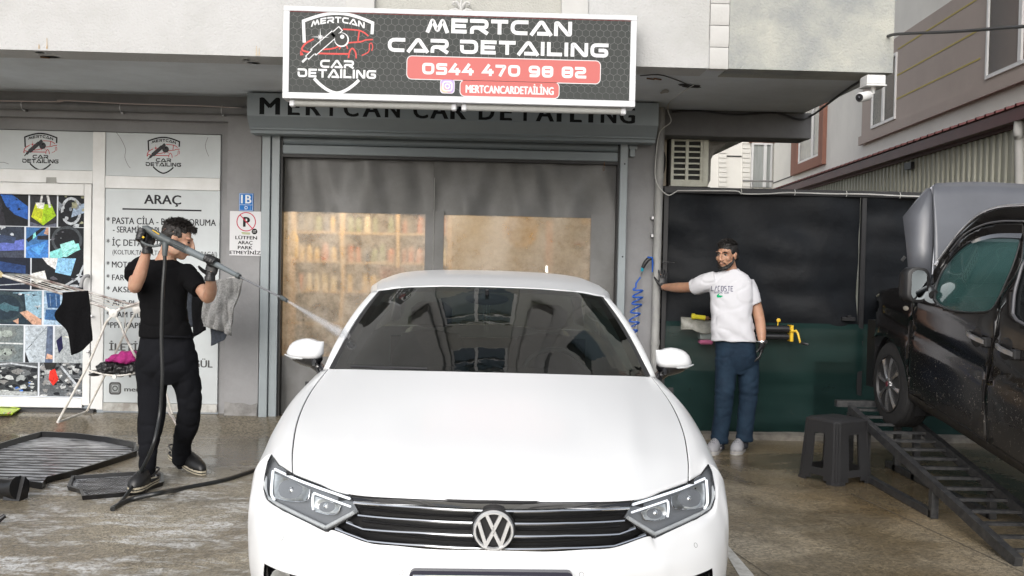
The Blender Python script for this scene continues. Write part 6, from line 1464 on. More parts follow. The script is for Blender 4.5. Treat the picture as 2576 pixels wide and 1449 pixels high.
mb = MB(); mb.grid([[CW(-.60, 4.72, 1.02), CW(0, 4.80, 1.03), CW(.60, 4.72, 1.02)], [CW(-.74, 4.8, .72), CW(0, 4.88, .72), CW(.74, 4.8, .72)], [CW(-.70, 4.78, .28), CW(0, 4.85, .28), CW(.70, 4.78, .28)]]); mb.grid([[CW(-.80, 4.35, 1.03), CW(0, 4.38, 1.06), CW(.80, 4.35, 1.03)], [CW(-.60, 4.72, 1.02), CW(0, 4.80, 1.03), CW(.60, 4.72, 1.02)]]); mb.build('boot_lid', m_paint, car)
mb = MB(); mb.grid([[CW(-.60, 3.9, 1.33), CW(0, 3.95, 1.385), CW(.60, 3.9, 1.33)], [CW(-.78, 4.35, 1.04), CW(0, 4.38, 1.06), CW(.78, 4.35, 1.04)]]); mb.build('rear_window', m_sideglass, car)
mb = MB(); mb.box(CX - .90, CX + .90, CY + 1.5, CY + 4.7, .2, .45); mb.box(CX - .92, CX + .92, CY + 1.62, CY + 1.64, .2, .93); mb.build('underbody', m_gap, car, smooth=False)
for s in (1, -1):
    for v in (.88, 3.67):
        mb = MB(); mb.lathe(CW(s * .72, v, .33), (s, 0, 0), [(0, .20), (0, .30), (.02, .328), (.19, .328), (.21, .30), (.21, .21)], 32); w = mb.build('wheel', m_tyre, car); mb = MB(); mb.lathe(CW(s * .90, v, .33), (s, 0, 0), [(-.05, .21), (.02, .215), (.0, .19), (-.02, .05), (.0, .04)], 24); mb.build('rim', m_rim, w)
# interior seen through the screen
mb = MB(); A_ = [[CW(u, v0 + .12 * abs(u) ** 2, z) for u in (-.74, -.4, 0, .4, .74)] for v0, z in ((1.40, .985), (1.75, .975), (2.0, .93), (2.02, .75))]; mb.grid(A_); mb.build('dashboard', m_dash, car, angle=60)
mb = MB(); mb.tube([Vector(CW(.36 + .185 * cos(a), 2.12 + .05 * sin(a), .90 + .17 * sin(a))) for a in [2 * pi * i / 32 for i in range(33)]], .014, 8); mb.tube([CW(.36, 2.0, .88), CW(.36, 2.1, .90)], .06, 12); mb.tube([CW(.2, 2.11, .9), CW(.52, 2.11, .9)], .015, 6); mb.build('steering_wheel', mk('grey_leather', (.06, .065, .07), .4), car)
for s in (1, -1):
    mb = MB(); x = .37 * s
    rg = [[CW(x + w * cos(a), v + d * sin(a), z) for a in [2 * pi * i / 14 for i in range(14)]] for z, w, d, v in ((.45, .24, .08, 2.85), (.7, .25, .09, 2.9), (.95, .24, .08, 2.97), (1.08, .18, .06, 3.0), (1.10, .06, .03, 3.0))]
    mb.loft(rg); rg = [[CW(x + w * cos(a), v + d * sin(a), z) for a in [2 * pi * i / 14 for i in range(14)]] for z, w, d, v in ((1.12, .06, .03, 3.02), (1.14, .13, .05, 3.02), (1.24, .13, .05, 3.04), (1.28, .08, .03, 3.05))]
    mb.loft(rg); mb.build('front_seat', m_seat, car)
    cgrid_ = MB(); B_ = [[CW(s * q[0], q[1], q[2]) for q in ((.79 - .165 * t - .0, 1.67 + .54 * t, .965 + .365 * t), (.735 - .18 * t, 1.76 + .54 * t, .955 + .36 * t))] for t in (0, .25, .5, .75, .95)]
    cgrid_.grid(B_); cgrid_.build('pillar_trim', m_trim_in, car)
mb = MB(); mb.box(CX - .7, CX + .7, CY + 3.8, CY + 3.9, .5, 1.0); mb.build('rear_seat', m_seat, car)
q = P(1225, 752, CY + 1.93); mb = MB(); mb.ell(q, (.115, .02, .032)); mb.tube([q, q + Vector((0, -.03, .05))], .01, 6); mb.build('rear_view_mirror', m_blackpl, car)
mb = MB()
for dx in (-.012, 0, .012): mb.tube([q + Vector((dx, 0, -.02)), q + Vector((dx * 1.5, .0, -.10)), q + Vector((dx * .7, 0, -.17))], .0016, 4)
o = mb.build('hanging_tassel', mk('pale_tassel', (.5, .5, .46), .7)); o['label'] = 'pale tassel hanging from the rear view mirror of the white car'; o['category'] = 'ornament'
# door mirrors
for s in (1, -1):
    rg = []
    for t in [i / 12 for i in range(13)]:
        u = .868 + .200 * t; k = (1 - abs(2 * t - 1) ** 3.2) ** .5 if 0 < t < 1 else .0
        zc = 1.046 - .006 * t; hu = .076 * max(.12, k if t > .5 else max(k, .80)) * (1 if t < .35 else 1 - .25 * ((t - .35) / .65) ** 2); hd = .042 * max(.12, k); dp_ = .085 * max(.15, k)
        ring = []
        for i in range(16):
            a = 2 * pi * i / 16; y_ = -cos(a) * dp_ * (1 if cos(a) > 0 else .15); z_ = sin(a) * (hu if sin(a) > 0 else hd); ring.append(CW(s * u, 1.86 + y_ + .05 * t, zc + z_))
        rg.append(ring)
    mb = MB(); mb.loft(rg); mr_ = mb.build('door_mirror', m_paint, car, angle=60)
    rg = []
    for t in [i / 10 for i in range(11)]:
        u = .872 + .175 * t; k = (1 - abs(2 * t - 1) ** 2.5) ** .5 if 0 < t < 1 else 0; rg.append([CW(s * u, 1.86 - cos(a) * .075 * max(.1, k) * (1 if cos(a) > 0 else .2) + .05 * t, 1.018 + sin(a) * (.010 if sin(a) > 0 else .060 * max(.1, k) * (1 - .5 * t))) for a in [2 * pi * i / 14 for i in range(14)]])
    mb = MB(); mb.loft(rg); mb.tube([CW(s * .93, 1.87, 1.0), CW(s * .885, 1.86, .965), CW(s * .85, 1.80, .925)], [.03, .026, .032], 10); mb.build('mirror_base', m_gloss, mr_)
    mb = MB(); mb.tube(cr([CW(s * .965, 1.785, 1.022), CW(s * 1.02, 1.80, 1.026), CW(s * 1.068, 1.85, 1.035)], 4), [.002] + [.0048] * 7 + [.003], 8); mb.build('indicator', m_frost, mr_)
    mb = MB(); mb.poly([CW(s * .89, 1.90, .99), CW(s * 1.05, 1.945, 1.0), CW(s * 1.05, 1.945, 1.09), CW(s * .89, 1.90, 1.10)]); mb.build('mirror_glass', m_chrome, mr_)
# wiper tips
mb = MB(); mb.tube([CW(-.30, 1.335, 1.034), CW(-.52, 1.40, 1.028), CW(-.68, 1.50, 1.018)], .006, 6); mb.build('wiper', m_blackpl, car)
# water beads on the roof front edge and screen edge
# ================================================================== DARK VAN ON THE RAMP
van = thing('dark_van', 'dark brown van with raised hood, front wheels up on the steel ramp, splashed with mud', 'van', (3.7, 5.5, 0))
m_vpaint = bpy.data.materials.new('muddy_dark_paint'); m_vpaint.use_nodes = True; t_ = m_vpaint.node_tree; n_ = t_.nodes; b_ = n_['Principled BSDF']; L_ = t_.links
b_.inputs['Roughness'].default_value = .16; b_.inputs['Coat Weight'].default_value = .25; b_.inputs['Specular IOR Level'].default_value = .4
tc = n_.new('ShaderNodeTexCoord'); mpp = n_.new('ShaderNodeMapping'); L_.new(tc.outputs['Object'], mpp.inputs[0]); mpp.inputs['Scale'].default_value = (1, 1, 1)
n1 = n_.new('ShaderNodeTexNoise'); n1.inputs['Scale'].default_value = 55; n1.inputs['Detail'].default_value = 2; n1.inputs['Distortion'].default_value = 1.5; L_.new(mpp.outputs[0], n1.inputs['Vector'])
sx = n_.new('ShaderNodeSeparateXYZ'); L_.new(tc.outputs['Object'], sx.inputs[0])
rg1 = n_.new('ShaderNodeValToRGB'); rg1.color_ramp.elements[0].position = .66; rg1.color_ramp.elements[1].position = .70; L_.new(n1.outputs[0], rg1.inputs[0])
hm = n_.new('ShaderNodeMapRange'); hm.inputs['From Min'].default_value = 1.25; hm.inputs['From Max'].default_value = .75; L_.new(sx.outputs['Z'], hm.inputs[0])
mu = n_.new('ShaderNodeMath'); mu.operation = 'MULTIPLY'; L_.new(rg1.outputs[0], mu.inputs[0]); L_.new(hm.outputs[0], mu.inputs[1])
n2 = n_.new('ShaderNodeTexNoise'); n2.inputs['Scale'].default_value = 4; n2.inputs['Detail'].default_value = 6; L_.new(mpp.outputs[0], n2.inputs['Vector'])
hm2 = n_.new('ShaderNodeMapRange'); hm2.inputs['From Min'].default_value = .85; hm2.inputs['From Max'].default_value = .3; hm2.inputs['To Max'].default_value = .9; L_.new(sx.outputs['Z'], hm2.inputs[0])
mu2 = n_.new('ShaderNodeMath'); mu2.operation = 'MULTIPLY'; L_.new(n2.outputs[0], mu2.inputs[0]); L_.new(hm2.outputs[0], mu2.inputs[1])
mx1 = n_.new('ShaderNodeMix'); mx1.data_type = 'RGBA'; mx1.inputs['A'].default_value = (.009, .008, .008, 1); mx1.inputs['B'].default_value = (.060, .055, .05, 1); L_.new(mu2.outputs[0], mx1.inputs['Factor'])
mx2 = n_.new('ShaderNodeMix'); mx2.data_type = 'RGBA'; mx2.inputs['B'].default_value = (.20, .18, .155, 1); L_.new(mx1.outputs['Result'], mx2.inputs['A']); L_.new(mu.outputs[0], mx2.inputs['Factor']); L_.new(mx2.outputs['Result'], b_.inputs['Base Color'])
ad_ = n_.new('ShaderNodeMath'); ad_.inputs[1].default_value = .14; L_.new(mu2.outputs[0], ad_.inputs[0]); L_.new(ad_.outputs[0], b_.inputs['Roughness'])
vth = radians(9.6); vF = Vector((0, cos(vth), sin(vth))); vU = Vector((0, -sin(vth), cos(vth))); vW = Vector((0, 7.27, .70))
def vlh(Y, Z): r = Vector((0, Y, Z)) - vW; return -r.dot(vF), r.dot(vU) + .31
def prof(l, h):
    """inward offset of the van's flank: bulges at the belt, leans in above it, rounds off at the nose"""
    x = 0.0
    if h > 1.02: x += .26 * ((h - 1.02) / .8) ** 1.25
    if h < .55: x += .05 * ((.55 - h) / .3) ** 2
    x += .018 * math.exp(-((h - .80) / .05) ** 2)
    if l < -.15: x += .9 * (-.15 - l) ** 2.2
    if h > .98 and l < .95: x += .105 * min(1, (h - .98) / .3) ** 2 * min(1, (.95 - l) / .6) ** 2
    return x
def VS(x, y, off=0.0):
    X = 3.0
    for _ in range(10):
        q = PX(x, y, X); l, h = vlh(q.y, q.z); X = 3.0 + prof(l, h) - off
    return PX(x, y, X)
def vpanel(name, poly, m, off=0.0, holes=(), step=9, parent=None, thick=.006, label=None):
    polys = [poly] + list(holes); vs = []; ed = []
    for pl_ in polys:
        n0 = len(vs); vs += [Vector(p) for p in pl_]; n = len(pl_); ed += [(n0 + i, n0 + (i + 1) % n) for i in range(n)]
    def ok(x, y): return inside(x, y, poly) and not any(inside(x, y, h) for h in holes)
    xs_ = [p[0] for p in poly]; ys_ = [p[1] for p in poly]; x = min(xs_) + step / 2
    while x < max(xs_):
        y = min(ys_) + step / 2
        while y < max(ys_):
            if ok(x, y): vs.append(Vector((x, y)))
            y += step
        x += step
    r = delaunay_2d_cdt(vs, ed, [], 0, 1e-4); mb = MB()
    V = [VS(q.x, q.y, off) for q in r[0]]; F = [f_ for f_ in r[2] if ok(sum(r[0][i].x for i in f_) / len(f_), sum(r[0][i].y for i in f_) / len(f_))]
    mb.add(V, F); o = mb.build(name, m, parent or van, angle=180, label=label)
    if thick: md = o.modifiers.new('s', 'SOLIDIFY'); md.thickness = thick; md.offset = -1 if True else 1
    return o
win = cr2([(2352, 752), (2353, 728), (2366, 690), (2392, 650), (2425, 618), (2460, 603), (2510, 597), (2560, 599), (2566, 610), (2550, 665), (2530, 712), (2510, 755), (2494, 779), (2470, 785), (2430, 785), (2390, 779), (2362, 765)], 3)
m_vtrim = mk('matt_black_trim', (.012, .012, .013), .45); m_vglass = glass_mat('tinted_glass_painted_glow', (.42, .58, .56), .0, 1.5, body=.16, bodycol=(.16, .36, .34), boost=1.0)  # diffuse teal in the side glass stands in for reflection and the sky-lit hood
fend = [(2174, 868), (2175, 830), (2177, 800), (2184, 772), (2196, 748), (2214, 732), (2240, 725), (2275, 722), (2304, 722), (2302, 762), (2294, 810), (2289, 850), (2286, 925), (2288, 990), (2284, 960), (2277, 922), (2262, 880), (2246, 856), (2228, 845), (2210, 843), (2192, 852), (2182, 866)]
vpanel('fender', fend, m_vpaint)
door = [(2304, 765), (2310, 724), (2330, 720), (2352, 712), (2362, 680), (2388, 636), (2424, 596), (2470, 572), (2520, 562), (2574, 562), (2579, 575), (2572, 655), (2557, 690), (2520, 742), (2505, 838), (2481, 962), (2476, 999), (2483, 1108), (2440, 1076), (2380, 1040), (2320, 1004), (2292, 988), (2288, 925), (2291, 850)]
vpanel('front_door', door, m_vpaint, holes=[win])
vpanel('front_window', win, m_vglass, off=-.012, thick=0)
mb = MB(); mb.tube([VS(x, y, .003) for x, y in win] + [VS(*win[0], .003)], .007, 6); mb.build('window_seal', m_vtrim, van)
win2 = cr2([(2548, 790), (2552, 740), (2562, 700), (2582, 650), (2640, 620), (2760, 620), (2770, 800), (2700, 850), (2600, 825), (2558, 805)], 3)
rdoor = [(2524, 744), (2560, 692), (2576, 656), (2583, 575), (2640, 556), (2900, 548), (2960, 800), (2960, 1390), (2760, 1280), (2620, 1194), (2488, 1112), (2480, 999), (2485, 962), (2508, 838)]
vpanel('rear_door', rdoor, m_vpaint, holes=[win2], step=16)
vpanel('rear_window', win2, mk('dark_privacy_glass', (.012, .014, .015), .04), off=-.012, thick=0, step=16)
mb = MB(); mb.tube([VS(x, y, .004) for x, y in win2] + [VS(*win2[0], .004)], .009, 6); mb.build('window_seal', mk('grey_seal', (.10, .10, .11), .35), van)
# sill
mb = MB(); A_ = [[VS(x, y, .004), VS(x + 1, y + 14, .0), VS(x + 3, y + 24, -.05)] for x, y in ((2284, 985), (2300, 996), (2380, 1043), (2485, 1112), (2576, 1170), (2760, 1290), (2960, 1400))]; mb.grid(A_); mb.build('sill', m_vpaint, van, angle=60)
# body roof side between rail and door frame
rail = [(2352, 668), (2393, 613), (2417, 583), (2448, 553), (2478, 533), (2519, 521), (2576, 517), (2700, 514), (2900, 512)]
fr2 = [(2350, 712), (2388, 634), (2424, 594), (2470, 570), (2520, 560), (2576, 559), (2640, 553), (2760, 550), (2900, 546)]
RA = [VS(*p) for p in cr2(rail, 5)]; FA_ = [VS(*p) for p in cr2(fr2, 5)]
mb = MB(); mb.grid([[a, a.lerp(b, .5) + Vector((-.012, 0, 0)), b] for a, b in zip(RA, FA_)]); mb.build('roof_side', m_vpaint, van, angle=180)
mb = MB(); mb.tube([p + Vector((-.004, 0, .004)) for p in RA], .0085, 8); mb.build('roof_rail', mk('rail_highlight_metal', (.8, .8, .82), .2, .8), van)  # bright tube along the roof rail puts its white highlight into the colour
# wind deflector over the door glass
mb = MB(); d0 = [VS(x, y, .004) for x, y in cr2([(2440, 606), (2470, 594), (2510, 586), (2572, 585)], 5)]; d1 = [VS(x, y, .03) for x, y in cr2([(2446, 612), (2475, 603), (2512, 597), (2568, 599)], 5)]; mb.grid([d0, d1]); mb.build('wind_deflector', mk('smoked_acrylic', (.06, .06, .065), .12), van)
mb = MB(); hl1 = [VS(x, y, .006) for x, y in cr2([(2390, 632), (2424, 592), (2470, 566), (2520, 556), (2576, 556)], 5)]; mb.tube(hl1, .006, 6); mb.build('drip_channel', mk('grey_channel', (.16, .16, .17), .3, .3), van)
# roof, far side and windscreen
RX = 4.35
mb = MB(); R2 = [Vector((2 * 3.72 - p.x, p.y, p.z)) for p in RA]; mb.grid([[a, a.lerp(b, .2) + Vector((0, 0, .035)), a.lerp(b, .5) + Vector((0, 0, .05)), a.lerp(b, .8) + Vector((0, 0, .035)), b] for a, b in zip(RA[6:], R2[6:])]); mb.build('roof', m_vpaint, van, angle=180)
def V3(x, l, h): q = vW - vF * l + vU * (h - .31); return Vector((x, q.y, q.z))
mb = MB(); mb.grid([[RA[6], R2[6]], [V3(3.12, .55, 1.05), V3(4.32, .55, 1.05)]]); mb.build('windscreen', glass_mat('teal_windscreen', (.45, .6, .58), .1, 1.5, body=.15, bodycol=(.14, .3, .28), boost=.15), van)
mb = MB(); mb.poly([V3(4.44, -.4, .35), V3(4.44, 3.8, .35), V3(4.44, 3.8, 1.05), V3(4.44, -.4, 1.0)]); mb.poly([V3(4.44, 3.8, 1.05), V3(4.44, 2.7, 1.05), V3(4.22, 2.7, 1.75), V3(4.22, 3.8, 1.75)]); mb.build('far_side', m_vpaint, van)
mb = MB(); mb.box(3.1, 4.4, 7.75, 7.9, .62, 1.15); mb.box(3.12, 4.38, 7.0, 7.75, .75, .95); mb.build('engine_bay', m_vtrim, van, smooth=False)
mb = MB(); mb.poly([V3(3.05, -.3, .35), V3(4.4, -.3, .35), V3(4.4, 3.6, .35), V3(3.05, 3.6, .35)]); mb.build('floor', m_vtrim, van)
mb = MB(); mb.tube([V3(3.12, x_, z_) for x_, z_ in [(-.36 * cos(a), .31 + .37 * sin(a)) for a in [pi * i / 12 for i in range(13)]]], .04, 6); mb.build('wheel_arch_liner', m_vtrim, van)
mb = MB(); mb.grid([[V3(3.06 + w_, .40 * cos(a), .30 + .40 * sin(a)) for w_ in (0, .25)] for a in [pi * i / 12 for i in range(-1, 14)]]); mb.build('wheel_arch_liner', m_vtrim, van)
rw = []
for l_, k in ((2.95, 1), (3.2, 1), (3.6, .99), (3.72, .95)):
    rw.append([V3(3.72 + sx_ * wx * k, l_, 1.05 + (h_ - 1.05) * k) for sx_, wx, h_ in ((-1, .70, .40), (-1, .715, .8), (-1, .70, 1.05), (-1, .60, 1.5), (-1, .50, 1.82), (0, 0, 1.88), (1, .50, 1.82), (1, .60, 1.5), (1, .70, 1.05), (1, .715, .8), (1, .70, .40))])
mb = MB(); mb.loft(rw); mb.build('rear_body', m_vpaint, van, angle=50)
# headlight edge, repeater, handles
mb = MB(); mb.tube([VS(x, y, .002) for x, y in cr2([(2183, 783), (2190, 765), (2200, 750), (2214, 739)], 4)], [.003] + [.007] * 11 + [.003], 6); mb.build('headlight', mk('clouded_lamp', (.45, .44, .36), .3), van)
q = VS(2279, 775, .006); mb = MB(); mb.ell(q, (.008, .045, .017)); mb.build('side_indicator', mk('clear_repeater', (.55, .50, .42), .25), van)
m_satin = mk('satin_chrome', (.62, .62, .63), .28, .9)
for x, y in ((2434, 838), (2507, 869)):
    mb = MB(); c = VS(x + 26, y + 12, -.002); mb.ell(c, (.012, .10, .075)); h_ = mb.build('door_handle', m_vtrim, van)
    a = VS(x, y, .03); b = VS(x + 42, y + 22, .035); mb = MB(); rr_ = [a + Vector((.03, 0, -.004)), a, a.lerp(b, .3) + Vector((-.012, 0, 0)), a.lerp(b, .7) + Vector((-.012, 0, 0)), b, b + Vector((.02, 0, 0))]
    rings = []
    for p in rr_: rings.append([p + Vector((dx, 0, dz)) for dx, dz in ((-.008, .012), (-.008, -.012), (.006, -.014), (.006, .014))])
    mb.loft(rings); mb.build('grip', m_satin, h_, angle=30)
    mb = MB(); c2_ = VS(x + 47, y + 23, .02); mb.bbox(c2_.x - .02, c2_.x + .02, c2_.y - .03, c2_.y + .03, c2_.z - .03, c2_.z + .03, .008); mb.build('lock_barrel', m_vtrim, h_)
# door mirror
mb = MB(); mc = P(2305, 716, 6.72); rg = []
for dy, k in ((-.035, .90), (-.03, 1.0), (.02, 1.04), (.07, .9), (.10, .6), (.11, .2)):
    pts = rrect(-.078 * k, -.118 * k, .078 * k, .118 * k, .055 * k, 5); rg.append([mc + Vector((x - (.02 if dy > 0 else 0), dy, z)) for x, z in pts])
mb.loft(rg); mir = mb.build('door_mirror', m_vtrim, van, angle=50)
mb = MB(); pts = rrect(-.052, -.10, .052, .10, .042, 5); mb.poly([mc + Vector((x + .004, -.0365, z)) for x, z in pts]); g_ = mb.build('mirror_glass', mk('mirror_glass', (.30, .33, .35), .02, 1.0), mir)  # dim glass tone stands in for darker buildings reflected in it
mb = MB(); mb.tube([mc + Vector((.05, .03, .03)), mc + Vector((.13, .05, .02)), VS(2350, 742, 0)], [.035, .03, .035], 10); mb.build('mirror_arm', m_vtrim, mir)
# front wheel
wc = Vector((3.02, 7.27, .705)); ax = Vector((-1, 0, 0))
mb = MB(); mb.lathe(wc + Vector((.2, 0, 0)), ax, [(0, .19), (0, .28), (.012, .305), (.03, .313), (.17, .313), (.19, .303), (.203, .275), (.20, .215), (.19, .21)], 48); wh = mb.build('wheel', m_tyre, van, angle=30)
for k in range(5):   # circumferential tread grooves read as dark rings
    mb = MB(); xk = .035 + .032 * k; mb.tube([wc + Vector((.2 - xk, .3135 * cos(a), .3135 * sin(a))) for a in [2 * pi * i / 48 for i in range(49)]], .0026, 4, cap=False); mb.build('tread_groove', m_black, wh)
mb = MB(); mb.lathe(wc + Vector((.06, 0, 0)), ax, [(0, .0), (0, .20), (.065, .212), (.068, .206), (.02, .195)], 40); mb.build('rim_barrel', mk('dark_rim_barrel', (.05, .05, .052), .4, .6), wh, angle=30)
for k in range(8):
    a0 = 2 * pi * k / 8 + .2
    def rp_(r, da, dx): a = a0 + da; return wc + Vector((dx, r * cos(a), r * sin(a)))
    mb = MB(); rings = []
    for r_, w_, dx in ((.035, .30, .0), (.09, .13, -.004), (.15, .10, -.002), (.20, .15, .004)): rings.append([rp_(r_, -w_, dx + .002), rp_(r_, 0, dx - .008), rp_(r_, w_, dx + .002), rp_(r_, w_ * .7, dx + .03), rp_(r_, -w_ * .7, dx + .03)])
    mb.loft(rings); mb.build('spoke', m_rim, wh, angle=25)
mb = MB(); mb.lathe(wc + Vector((.01, 0, 0)), ax, [(0, .045), (.018, .043), (.022, .03), (.022, .028)], 20); mb.build('hub', m_rim, wh)
mb = MB(); mb.lathe(wc + Vector((-.012, 0, 0)), ax, [(0, .020), (.002, .019)], 16); mb.build('hub_badge', mk('dark_red_badge', (.12, .02, .03), .3), wh)
mb = MB(); c3 = V3(3.1, 2.62, .31); c3.z = .31; mb.lathe(c3 + Vector((.2, 0, 0)), ax, [(0, .19), (0, .29), (.03, .313), (.17, .313), (.2, .28), (.2, .21), (.14, .2), (.14, .02)], 32); mb.build('wheel', m_tyre, van)
mb = MB(); mb.lathe(Vector((4.4, 7.27, .705)), ax, [(0, .19), (0, .29), (.03, .313), (.17, .313), (.2, .28), (.2, .21), (.14, .2), (.14, .02)], 32); mb.build('wheel', m_tyre, van)
# raised hood
m_hood = mk('hood_painted_reflection', (.10, .105, .12), .38, coat=.3, var=.15, vscale=2.5)  # greyer than the dark body: sky reflection put into the colour
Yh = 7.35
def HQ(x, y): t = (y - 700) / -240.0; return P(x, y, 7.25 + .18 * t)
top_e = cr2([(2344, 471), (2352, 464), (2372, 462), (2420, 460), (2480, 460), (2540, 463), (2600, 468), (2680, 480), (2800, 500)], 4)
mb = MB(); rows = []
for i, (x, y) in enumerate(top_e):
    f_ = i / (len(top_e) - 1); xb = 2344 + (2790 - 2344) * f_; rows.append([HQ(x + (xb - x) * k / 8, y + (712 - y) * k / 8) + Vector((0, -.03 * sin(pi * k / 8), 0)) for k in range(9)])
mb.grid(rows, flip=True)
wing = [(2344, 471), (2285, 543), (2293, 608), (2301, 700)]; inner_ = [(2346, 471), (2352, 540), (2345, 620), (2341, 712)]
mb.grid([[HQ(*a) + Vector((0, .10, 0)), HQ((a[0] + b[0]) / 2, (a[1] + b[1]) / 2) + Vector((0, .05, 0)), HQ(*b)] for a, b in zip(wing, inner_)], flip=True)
o = mb.build('hood', m_hood, van, angle=40); md = o.modifiers.new('s', 'SOLIDIFY'); md.thickness = .02; o['label'] = 'raised hood with the pale sky reflection painted grey'
mb = MB(); mb.tube([HQ(2346, 473) + Vector((0, -.004, 0)), HQ(2354, 540) + Vector((0, -.014, 0)), HQ(2346, 620) + Vector((0, -.03, 0)), HQ(2342, 690) + Vector((0, -.02, 0))], [.012, .010, .006, .004], 8); mb.tube([HQ(2340, 474), HQ(2350, 467), HQ(2358, 472), HQ(2358, 500)], [.006, .010, .010, .004], 8); mb.build('hood_crease_highlight', mk('painted_edge_highlight', (.40, .41, .45), .3, coat=.5), van)  # pale tubes along the crease and corner: highlight put into the colour
mb = MB(); mb.tube([HQ(2288, 645) + Vector((0, .08, 0)), HQ(2283, 655) + Vector((0, .1, 0))], .012, 6); mb.build('hood_latch', m_steel, van)
# interior
mb = MB(); mb.grid([[V3(x_, l_, h_) for x_ in (3.14, 3.5, 3.9, 4.3)] for l_, h_ in ((.6, 1.10), (.9, 1.12), (1.05, 1.05), (1.05, .8))]); mb.build('dashboard', mk('van_dash', (.03, .035, .035), .6), van)
sc_ = V3(3.42, 1.25, 1.05); mb = MB(); mb.tube([sc_ + Vector((.19 * cos(a), .07 * sin(a), .19 * sin(a))) for a in [2 * pi * i / 28 for i in range(29)]], .015, 8); mb.tube([sc_ + Vector((-.17, 0, 0)), sc_ + Vector((.17, 0, 0))], .02, 6); mb.build('steering_wheel', m_vtrim, van)
for xs__ in (3.45, 4.05):
    mb = MB(); rg = [[V3(xs__ + w_ * cos(a), l_ + d_ * sin(a), h_) for a in [2 * pi * i / 14 for i in range(14)]] for h_, w_, d_, l_ in ((.6, .22, .1, 1.95), (.9, .24, .09, 2.0), (1.15, .22, .08, 2.08), (1.3, .14, .06, 2.1), (1.32, .10, .05, 2.1), (1.5, .12, .05, 2.12), (1.52, .05, .03, 2.12))]; mb.loft(rg); mb.build('seat', m_seat, van)
# ================================================================== PEOPLE
m_skin = mk('skin', (.50, .30, .21), .5, var=.12, vscale=14, col2=(.44, .24, .16), sub=.12, bump=.0004, bscale=300)
m_skin2 = mk('skin_tan', (.43, .24, .155), .5, var=.12, vscale=14, col2=(.36, .19, .12), sub=.12, bump=.0004, bscale=300)
m_hair = mk('dark_hair', (.014, .010, .008), .55, var=.4, vscale=60, bump=.004, bscale=140)
m_hair2 = mk('black_hair', (.010, .008, .007), .55, var=.4, vscale=60, bump=.004, bscale=140)
m_glove = mk('black_nitrile', (.014, .014, .015), .38, bump=.0008, bscale=90)
m_tee = mk('black_cotton', (.0045, .0045, .0052), .9, bump=.001, bscale=12, spec=.12)
m_teew = mk('white_cotton', (.56, .56, .59), .85, bump=.0015, bscale=10)
m_jog = mk('charcoal_jersey', (.009, .0095, .012), .9, var=.3, vscale=5, bump=.001, bscale=14, spec=.12)
m_denim = mk('blue_denim', (.008, .018, .034), .8, var=.5, vscale=9, col2=(.015, .032, .055), bump=.001, bscale=18, spec=.2)
m_eyew = mk('eye_white', (.34, .31, .29), .3); m_iris = mk('dark_iris', (.02, .012, .008), .15); m_lip = mk('lips', (.38, .17, .14), .45)

def frame(F, U=(0, 0, 1)):
    F = Vector(F).normalized(); U = Vector(U); Rr = F.cross(U).normalized(); U = Rr.cross(F).normalized(); return Rr, F, U
def head(mb, C, fr, k=1.0):
    R_, F_, U_ = fr; C = Vector(C); rot = Matrix((R_, F_, U_)).transposed()
    L = lambda r, f, u: C + (R_ * r + F_ * f + U_ * u) * k
    E = lambda c, r: mb.ell(L(*c), [q * k for q in r], 16, 12, rot)
    E((0, -.015, .030), (.076, .095, .086)); E((0, .026, -.025), (.061, .066, .088)); E((0, .052, -.088), (.030, .030, .026)); E((0, .03, -.075), (.050, .045, .035))
    for s in (1, -1):
        E((s * .034, .075, .030), (.028, .015, .009)); E((s * .040, .060, -.022), (.024, .026, .024)); E((s * .077, -.004, -.006), (.007, .020, .032)); E((s * .081, -.010, .008), (.008, .014, .016)); E((s * .012, .104, -.036), (.009, .012, .008)); E((s * .050, .01, -.06), (.016, .04, .035))
    mb.tube([L(0, .086, .028), L(0, .100, .004), L(0, .110, -.022), L(0, .112, -.034), L(0, .100, -.044)], [.007 * k, .009 * k, .011 * k, .012 * k, .006 * k], 8)
    mb.tube([L(-.024, .080, -.064), L(-.008, .094, -.061), L(.008, .094, -.061), L(.024, .080, -.064)], [.004 * k, .006 * k, .006 * k, .004 * k], 8); mb.tube([L(-.020, .080, -.070), L(0, .093, -.072), L(.020, .080, -.070)], [.004 * k, .0075 * k, .004 * k], 8)
    return L
